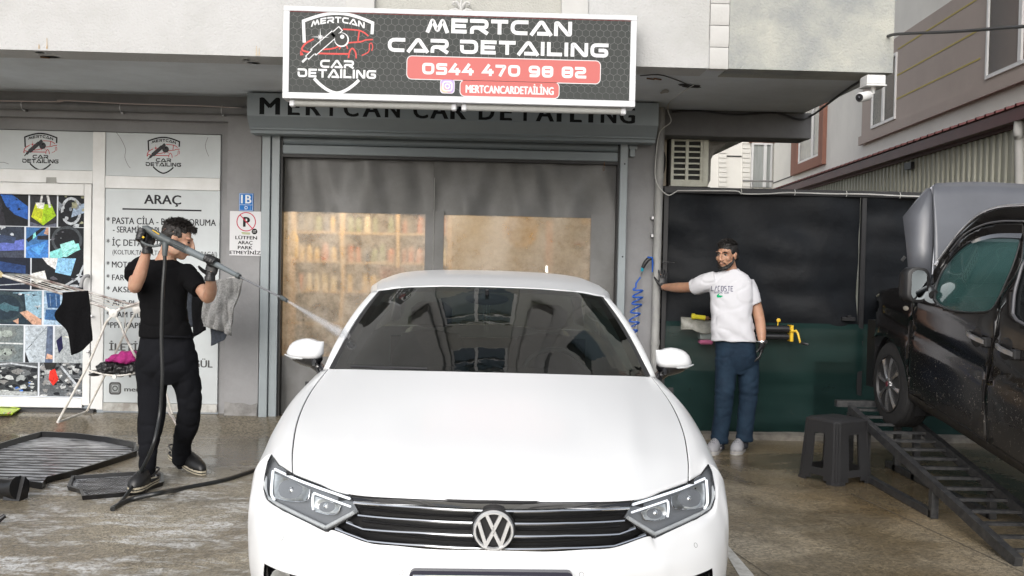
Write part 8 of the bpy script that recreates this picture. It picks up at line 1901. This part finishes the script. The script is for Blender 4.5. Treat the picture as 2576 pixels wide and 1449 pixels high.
# spray
m_spray = bpy.data.materials.new('water_spray'); m_spray.use_nodes = True; t_ = m_spray.node_tree; n_ = t_.nodes; n_.clear(); out = n_.new('ShaderNodeOutputMaterial'); tr = n_.new('ShaderNodeBsdfTransparent'); df = n_.new('ShaderNodeBsdfDiffuse'); df.inputs[0].default_value = (.9, .92, .95, 1); mxs = n_.new('ShaderNodeMixShader')
tl = n_.new('ShaderNodeBsdfTranslucent'); tl.inputs[0].default_value = (.9, .92, .95, 1); ads = n_.new('ShaderNodeMixShader'); ads.inputs[0].default_value = .5
lw = n_.new('ShaderNodeLayerWeight'); lw.inputs[0].default_value = .5; inv = n_.new('ShaderNodeMapRange'); inv.inputs['From Min'].default_value = 0; inv.inputs['From Max'].default_value = .9; inv.inputs['To Min'].default_value = .6; inv.inputs['To Max'].default_value = .0
tcs = n_.new('ShaderNodeTexCoord'); nz = n_.new('ShaderNodeTexNoise'); nz.inputs['Scale'].default_value = 30; t_.links.new(tcs.outputs['Object'], nz.inputs['Vector']); mus = n_.new('ShaderNodeMath'); mus.operation = 'MULTIPLY'; 
t_.links.new(lw.outputs['Facing'], inv.inputs[0]); t_.links.new(inv.outputs[0], mus.inputs[0]); mr2 = n_.new('ShaderNodeMapRange'); mr2.inputs['To Min'].default_value = .6; mr2.inputs['To Max'].default_value = 1.4; t_.links.new(nz.outputs[0], mr2.inputs[0]); t_.links.new(mr2.outputs[0], mus.inputs[1])
t_.links.new(mus.outputs[0], mxs.inputs[0]); t_.links.new(df.outputs[0], ads.inputs[1]); t_.links.new(tl.outputs[0], ads.inputs[2]); t_.links.new(tr.outputs[0], mxs.inputs[1]); t_.links.new(ads.outputs[0], mxs.inputs[2]); t_.links.new(mxs.outputs[0], out.inputs[0])
mb = MB()
s0, s1 = P(724, 757, 5.98), P(866, 838, 5.12)
for k_ in (1.0, .6): mb.tube([s0.lerp(s1, t) + Vector((0, 0, -.01 * t)) for t in [i / 10 for i in range(11)]], [k_ * (.008 + .026 * (i / 10)) for i in range(11)], 14, cap=False)
sp_o = mb.build('water_spray', m_spray, kind='stuff'); sp_o['label'] = 'white jet of water leaving the lance towards the windscreen'
m_drop = mk('water_drop', (.9, .92, .95), .1, trans=.6); mb = MB()
for i in range(140):
    t = random.random() ** .7; c = s0.lerp(s1, t); r = .012 + .05 * t; c += Vector((random.gauss(0, 1), random.gauss(0, 1), random.gauss(0, 1))) * r * .5; mb.ell(c, [.0016] * 3, 5, 4)
o = mb.build('water_droplets', m_drop, kind='stuff')

# ================================================================== DRYING RACK AND LAUNDRY
dr = thing('drying_rack', 'white folding clothes airer with rusty chipped rods in front of the posters', 'clothes airer', tuple(G(286, 1055, .12)))
m_rod = mk('chipped_white_rod', (.60, .59, .56), .4, var=1, vscale=9, col2=(.10, .045, .035)); m_rodw = mk('white_enamel_rod', (.66, .65, .62), .4, var=.25, vscale=12, col2=(.5, .46, .40)); m_hubm = mk('white_hub_plastic', (.68, .67, .64), .4)
K = lambda X, Y, Yd: P(.2778 * X, 670.8 + .2778 * Y, Yd)
YN, YR = 8.40, 8.78
def rod(pts, r, name, m, n=8): mb = MB(); mb.tube(pts, r, n); return mb.build(name, m, dr)
rod([K(30, 78, YN), K(300, 165, YN), K(640, 268, YN), K(980, 378, YN)], .011, 'wing_bar', m_rod); rod([K(250, 76, YR), K(620, 180, YR), K(1050, 300, YR), K(1220, 348, YR)], .010, 'wing_bar', m_rod)
rod([K(30, 78, YN), K(60, 72, YN + .1), K(250, 76, YR)], .010, 'wing_end', m_rodw)
for k in range(1, 4):
    t = k / 4; a = K(30, 78, YN).lerp(K(250, 76, YR), t); b = K(980, 378, YN).lerp(K(1220, 348, YR), t); rod([a, b], .0035, 'line_rod', m_rodw, 5)
rod([K(1060, 388, YN), K(1255, 325, YN), K(1700, 180, YN), K(2150, 95, YN)], .011, 'wing_bar', m_rod); rod([K(1260, 355, YR), K(1500, 270, YR), K(2200, 110, YR)], .010, 'wing_bar', m_rod); rod([K(2150, 95, YN), K(2200, 110, YR)], .010, 'wing_end', m_rodw)
for k in range(1, 5):
    t = k / 5; a = K(1060, 388, YN).lerp(K(1260, 355, YR), t); b = K(2150, 95, YN).lerp(K(2200, 110, YR), t); rod([a, b], .0035, 'line_rod', m_rodw, 5)
for (X, Y_, d_) in ((1030, 420, YN), (1240, 385, YR)): mb = MB(); mb.lathe(K(X, Y_, d_) + Vector((0, .02, 0)), (0, -1, 0), [(0, .030), (.036, .036), (.042, .028), (.044, .012), (.048, .010)], 20); mb.build('hub', m_hubm, dr)
rod([K(960, 372, YN), K(1030, 420, YN), K(1090, 378, YN)], .015, 'hub_arm', m_hubm); rod([K(1240, 385, YR), K(1255, 350, YR), K(1290, 340, YR)], .014, 'hub_arm', m_hubm)
rod([K(1030, 420, YN), K(960, 505, YN), K(790, 910, YN), K(520, 1410, YN - .03)], .0105, 'leg', m_rodw); rod([K(1030, 420, YN), K(1080, 500, YN), K(1130, 620, YN), K(1215, 790, YN), K(1600, 1430, YN)], .0105, 'leg', m_rod)
rod([K(1240, 385, YR), K(1150, 560, YR), K(940, 1000, YR), K(790, 1300, YR)], .0095, 'leg', m_rodw); rod([K(1240, 385, YR), K(1330, 560, YR), K(1560, 1330, YR)], .0095, 'leg', m_rodw)
rod([K(525, 1408, YN - .03), K(780, 1312, YR), K(800, 1290, YR)], .0105, 'foot_bar', m_rodw); rod([K(1600, 1425, YN), K(1560, 1350, YR)], .0105, 'foot_bar', m_rodw)
rod(cr([tuple(K(785, 932, YN)), tuple(K(900, 965, YN)), tuple(K(1040, 985, YN)), tuple(K(1150, 975, YN)), tuple(K(1300, 940, YN))], 4), .008, 'shelf_rail', m_rodw); rod(cr([tuple(K(940, 930, YR)), tuple(K(1080, 950, YR)), tuple(K(1300, 930, YR))], 4), .007, 'shelf_rail', m_rodw)
mb = MB(); A_ = [[K(790 + 500 * i / 8, 936 + 50 * sin(pi * i / 8), YN).lerp(K(930 + 370 * i / 8, 930 + 20 * sin(pi * i / 8), YR), t / 4) for t in range(5)] for i in range(9)]; mb.grid(A_); mb.build('shelf_net', m_blackpl, dr)
mb = MB(); mb.lathe(K(1040, 993, YN - .01), (0, -1, 0), [(0, .018), (.02, .018)], 12); mb.build('knob', m_hubm, dr)
rod([K(905, 370, YN + .1), K(915, 580, YN + .1)], .003, 'stay_wire', m_rodw, 5); rod([K(1125, 380, YN + .1), K(1140, 600, YN + .1)], .004, 'stay_wire', m_rodw, 5)
def cloth(name, rows, m, label, cat, amp=.02, sc=16, seed=0, bumpy=None, thick=.012, group=None):
    A = crom(np.array([[tuple(q) for q in r] for r in rows]), 8, 8); n, k = A.shape[:2]
    for i in range(n):
        for j in range(k):
            A[i, j, 1] += amp * mnoise.noise(Vector((A[i, j, 0] * sc, seed, A[i, j, 2] * sc * .35))) * min(1, .3 + i / n)
    mb = MB(); mb.grid(A); o = mb.build(name, m, None, angle=180); md = o.modifiers.new('s', 'SOLIDIFY'); md.thickness = thick; md.offset = 0
    o['label'] = label; o['category'] = cat
    if group: o['group'] = group
    return o
m_bt = mk('black_towel', (.007, .007, .008), .95, var=.4, vscale=60, bump=.003, bscale=250, spec=.1); m_gt = mk('grey_plush_towel', (.27, .27, .265), .95, var=.65, vscale=70, col2=(.13, .13, .13), bump=.008, bscale=140, sheen=.4); m_bl = mk('dark_blue_towel', (.035, .042, .055), .95, var=.5, vscale=50, bump=.003, bscale=200)
cloth('towel', [[K(570, 232, YN - .02), K(690, 222, YN - .015), K(800, 216, YN + .0)], [K(560, 330, YN - .03), K(690, 340, YN - .03), K(812, 340, YN - .02)], [K(495, 450, YN - .03), K(660, 500, YN - .03), K(822, 480, YN - .03)], [K(615, 600, YN - .03), K(720, 600, YN - .03), K(836, 590, YN - .02)], [K(650, 800, YN - .03), K(740, 760, YN - .03), K(838, 665, YN - .02)]], m_bt, 'black towel hanging over the left wing of the airer', 'towel', .02, 14)
cloth('towel', [[K(1900, 135, YN - .02), K(2000, 112, YN - .03), K(2110, 100, YN - .03), K(2200, 122, YN - .02)], [K(1860, 260, YN - .02), K(1990, 270, YN - .05), K(2080, 250, YN - .02), K(2170, 220, YN - .02)], [K(1830, 440, YN - .02), K(1960, 450, YN - .06), K(2050, 430, YN - .02), K(2120, 400, YN - .04)], [K(1850, 540, YN - .02), K(1950, 565, YN - .05), K(2040, 600, YN - .02), K(2090, 620, YN - .03)]], m_gt, 'fluffy grey towel hanging on the right wing of the airer', 'towel', .07, 22, 4, thick=.02)
cloth('towel', [[K(1905, 540, YN + .01), K(2000, 540, YN), K(2070, 540, YN)], [K(1910, 620, YN + .01), K(1980, 630, YN), K(2040, 650, YN)], [K(1912, 715, YN + .01), K(1940, 705, YN), K(1990, 680, YN)]], m_bl, 'dark blue towel showing below the fluffy grey towel', 'towel', .02, 18, 2)
cloth('towel', [[K(1675, 200, YN + .1), K(1720, 200, YN + .08), K(1780, 200, YN + .1)], [K(1680, 380, YN + .1), K(1740, 380, YN + .06), K(1790, 380, YN + .1)], [K(1700, 540, YN + .1), K(1740, 545, YN + .08), K(1790, 545, YN + .1)]], m_bl, 'blue grey cloth hanging just right of the young man in black', 'towel', .03, 20, 6)
cloth('towel', [[K(1740, 220, YN), K(1800, 230, YN), K(1860, 240, YN)], [K(1740, 400, YN), K(1800, 400, YN), K(1862, 400, YN)], [K(1750, 640, YN), K(1800, 610, YN), K(1865, 570, YN)]], m_bt, 'black cloth hanging between the young man and the fluffy grey towel', 'towel', .03, 16, 8)
def heap(name, spots, m, label, cat, seed, vox=.006, amp=.012):
    mb = MB()
    for X, Y_, d_, r in spots: mb.ell(K(X, Y_, d_), r)
    def post(co, no): n = noise3(co, 22, amp, seed) + noise3(co, 55, amp * .4, seed); return co + no * n[:, None]
    return blob(mb, name, m, None, vox, 2, post, label=label, cat=cat)
heap('black_clothes', [(930, 915, YN + .08, (.05, .08, .035)), (1010, 910, YN + .06, (.08, .1, .05)), (1120, 915, YN + .06, (.09, .1, .05)), (1210, 920, YN + .06, (.06, .09, .05)), (1000, 945, YN + .08, (.10, .11, .02)), (1150, 945, YN + .08, (.10, .11, .02))], mk('black_crinkled_fabric', (.012, .012, .013), .4, bump=.004, bscale=30), 'heap of black clothes on the airer shelf', 'clothes', 2, amp=.02)
heap('magenta_cloth', [(1000, 845, YN + .04, (.035, .07, .02)), (1060, 825, YN + .05, (.06, .08, .035)), (1150, 800, YN + .05, (.07, .08, .035)), (1130, 840, YN + .01, (.09, .05, .035)), (1200, 800, YN + .05, (.05, .07, .04))], mk('magenta_microfibre', (.34, .015, .16), .85, var=.3, vscale=20, bump=.002, bscale=80), 'magenta cloth thrown over the black clothes on the airer shelf', 'cloth', 5)
mb = MB(); q = K(860, 975, YN + .05); mb.ell(q, (.05, .06, .014)); o = mb.build('small_pouch', m_blackpl, None); o['label'] = 'small black item hanging under the left end of the airer shelf'; o['category'] = 'item'

# ================================================================== FLOOR MATS
m_mat = mk('wet_black_mat', (.010, .010, .011), .28, var=.3, vscale=10)
m_soap = bpy.data.materials.new('soapy_mat'); m_soap.use_nodes = True; t_ = m_soap.node_tree; n_ = t_.nodes; b_ = n_['Principled BSDF']; tc = n_.new('ShaderNodeTexCoord'); ns = n_.new('ShaderNodeTexNoise'); ns.inputs['Scale'].default_value = 6; ns.inputs['Detail'].default_value = 8; ns.inputs['Roughness'].default_value = .7; mp_ = n_.new('ShaderNodeMapping'); mp_.inputs['Scale'].default_value = (.7, 2.5, 1)
t_.links.new(tc.outputs['Object'], mp_.inputs[0]); t_.links.new(mp_.outputs[0], ns.inputs['Vector']); rp_2 = n_.new('ShaderNodeValToRGB'); rp_2.color_ramp.elements[0].position = .40; rp_2.color_ramp.elements[1].position = .58; rp_2.color_ramp.elements[0].color = (.03, .03, .032, 1); rp_2.color_ramp.elements[1].color = (.48, .49, .51, 1); t_.links.new(ns.outputs[0], rp_2.inputs[0]); t_.links.new(rp_2.outputs[0], b_.inputs['Base Color']); b_.inputs['Roughness'].default_value = .3
def mat_tray(name, outline, label, rim=.045, ribs=None, knobs=None):
    pts = [G(x, y) for x, y in outline]; cen = sum(pts, Vector()) / len(pts); t = thing(name, label, 'car mat', (cen.x, cen.y, 0), 'rubber car mats laid out for washing')
    mb = MB(); n = len(pts); inn = [p.lerp(cen, .045) for p in pts]
    mb.add([(p.x, p.y, .006) for p in inn], [list(range(n))]); mb.build('soapy_floor', m_soap, t, smooth=False)
    mb = MB(); rings = [[Vector((p.x, p.y, .0)) for p in pts], [Vector((p.x, p.y, rim)) + (p - cen).normalized() * .01 for p in pts], [Vector((p.x, p.y, rim)) - (p - cen).normalized() * .012 for p in pts], [Vector((p.x, p.y, .008)) for p in inn]]
    rings = [r + [r[0]] for r in rings]; mb.loft(rings, cap=False, closed=False); mb.build('rim', m_mat, t, angle=40)
    if ribs:
        (a0, a1), (b0, b1), k = ribs
        for i in range(k):
            f_ = (i + .5) / k; A_, B_ = G(*a0).lerp(G(*b0), f_), G(*a1).lerp(G(*b1), f_)
            # clip the rib to the outline
            samples = [A_.lerp(B_, s / 60) for s in range(61)]; ins = [p for p in samples if inside(p.x, p.y, [(q.x, q.y) for q in inn])]
            if len(ins) > 4: mb = MB(); mb.beam((ins[0].x, ins[0].y, .008), (ins[-1].x, ins[-1].y, .008), .010, .006); mb.build('rib', m_mat, t, smooth=False)
    if knobs:
        mb = MB(); xs_ = [p.x for p in inn]; ys_ = [p.y for p in inn]; x = min(xs_); r = 0
        pol = [(q.x, q.y) for q in [p.lerp(cen, .12) for p in pts]]
        while x < max(xs_):
            y = min(ys_) + (.014 if r % 2 else 0)
            while y < max(ys_):
                if inside(x, y, pol): mb.box(x - .008, x + .008, y - .004, y + .004, .006, .009)
                y += .028
            x += .022; r += 1
        mb.build('anti_slip_pattern', m_mat, t, smooth=False, kind='stuff')
    return t
mat_tray('boot_liner', [(-60, 1148), (40, 1116), (104, 1098), (190, 1102), (270, 1112), (339, 1126), (342, 1148), (270, 1172), (180, 1200), (118, 1215), (107, 1231), (50, 1222), (-60, 1215)], 'large black boot liner covered in soap foam left of the young man', .045, (((-60, 1125), (345, 1130)), ((-60, 1225), (345, 1240)), 15))
mat_tray('floor_mat', [(172, 1233), (183, 1207), (300, 1199), (395, 1194), (408, 1200), (409, 1222), (375, 1232), (365, 1242), (300, 1250), (208, 1258), (203, 1242)], 'small soapy black floor mat under the young man\'s front foot', .03, None, True)
t = thing('floor_mat', 'rolled black mat standing at the left edge of the photo', 'car mat', tuple(G(20, 1262)), 'rubber car mats laid out for washing')
mb = MB(); q = G(-10, 1258); mb.tube([(q.x - .25, q.y + .12, .055), (q.x + .05, q.y + .06, .06), (q.x + .135, q.y + .02, .075)], [.06, .065, .075], 14); mb.build('rolled_mat', m_mat, t, angle=40)
mb = MB(); a = G(50, 1262); mb.grid([[(a.x - .12, a.y + .03, .002), (a.x - .01, a.y + .01, .002)], [(a.x - .12, a.y + .10, .13), (a.x - .0, a.y + .07, .145)]]); mb.grid([[(a.x - .0, a.y + .07, .145), (a.x - .01, a.y + .01, .002)], [(a.x + .012, a.y + .10, .11), (a.x + .008, a.y + .09, .004)]]); mb.build('mat_flap', m_mat, t)
mb = MB(); q = G(0, 1318); mb.tube([(q.x - .12, q.y, .02), (q.x - .01, q.y, .02), (q.x + .02, q.y + .02, .045)], [.02, .018, .012], 8); o = mb.build('black_scraper', m_blackpl, None); o['label'] = 'small black curved object at the lower left edge of the floor'; o['category'] = 'item'
bpy.data.objects.remove(ROOT0)
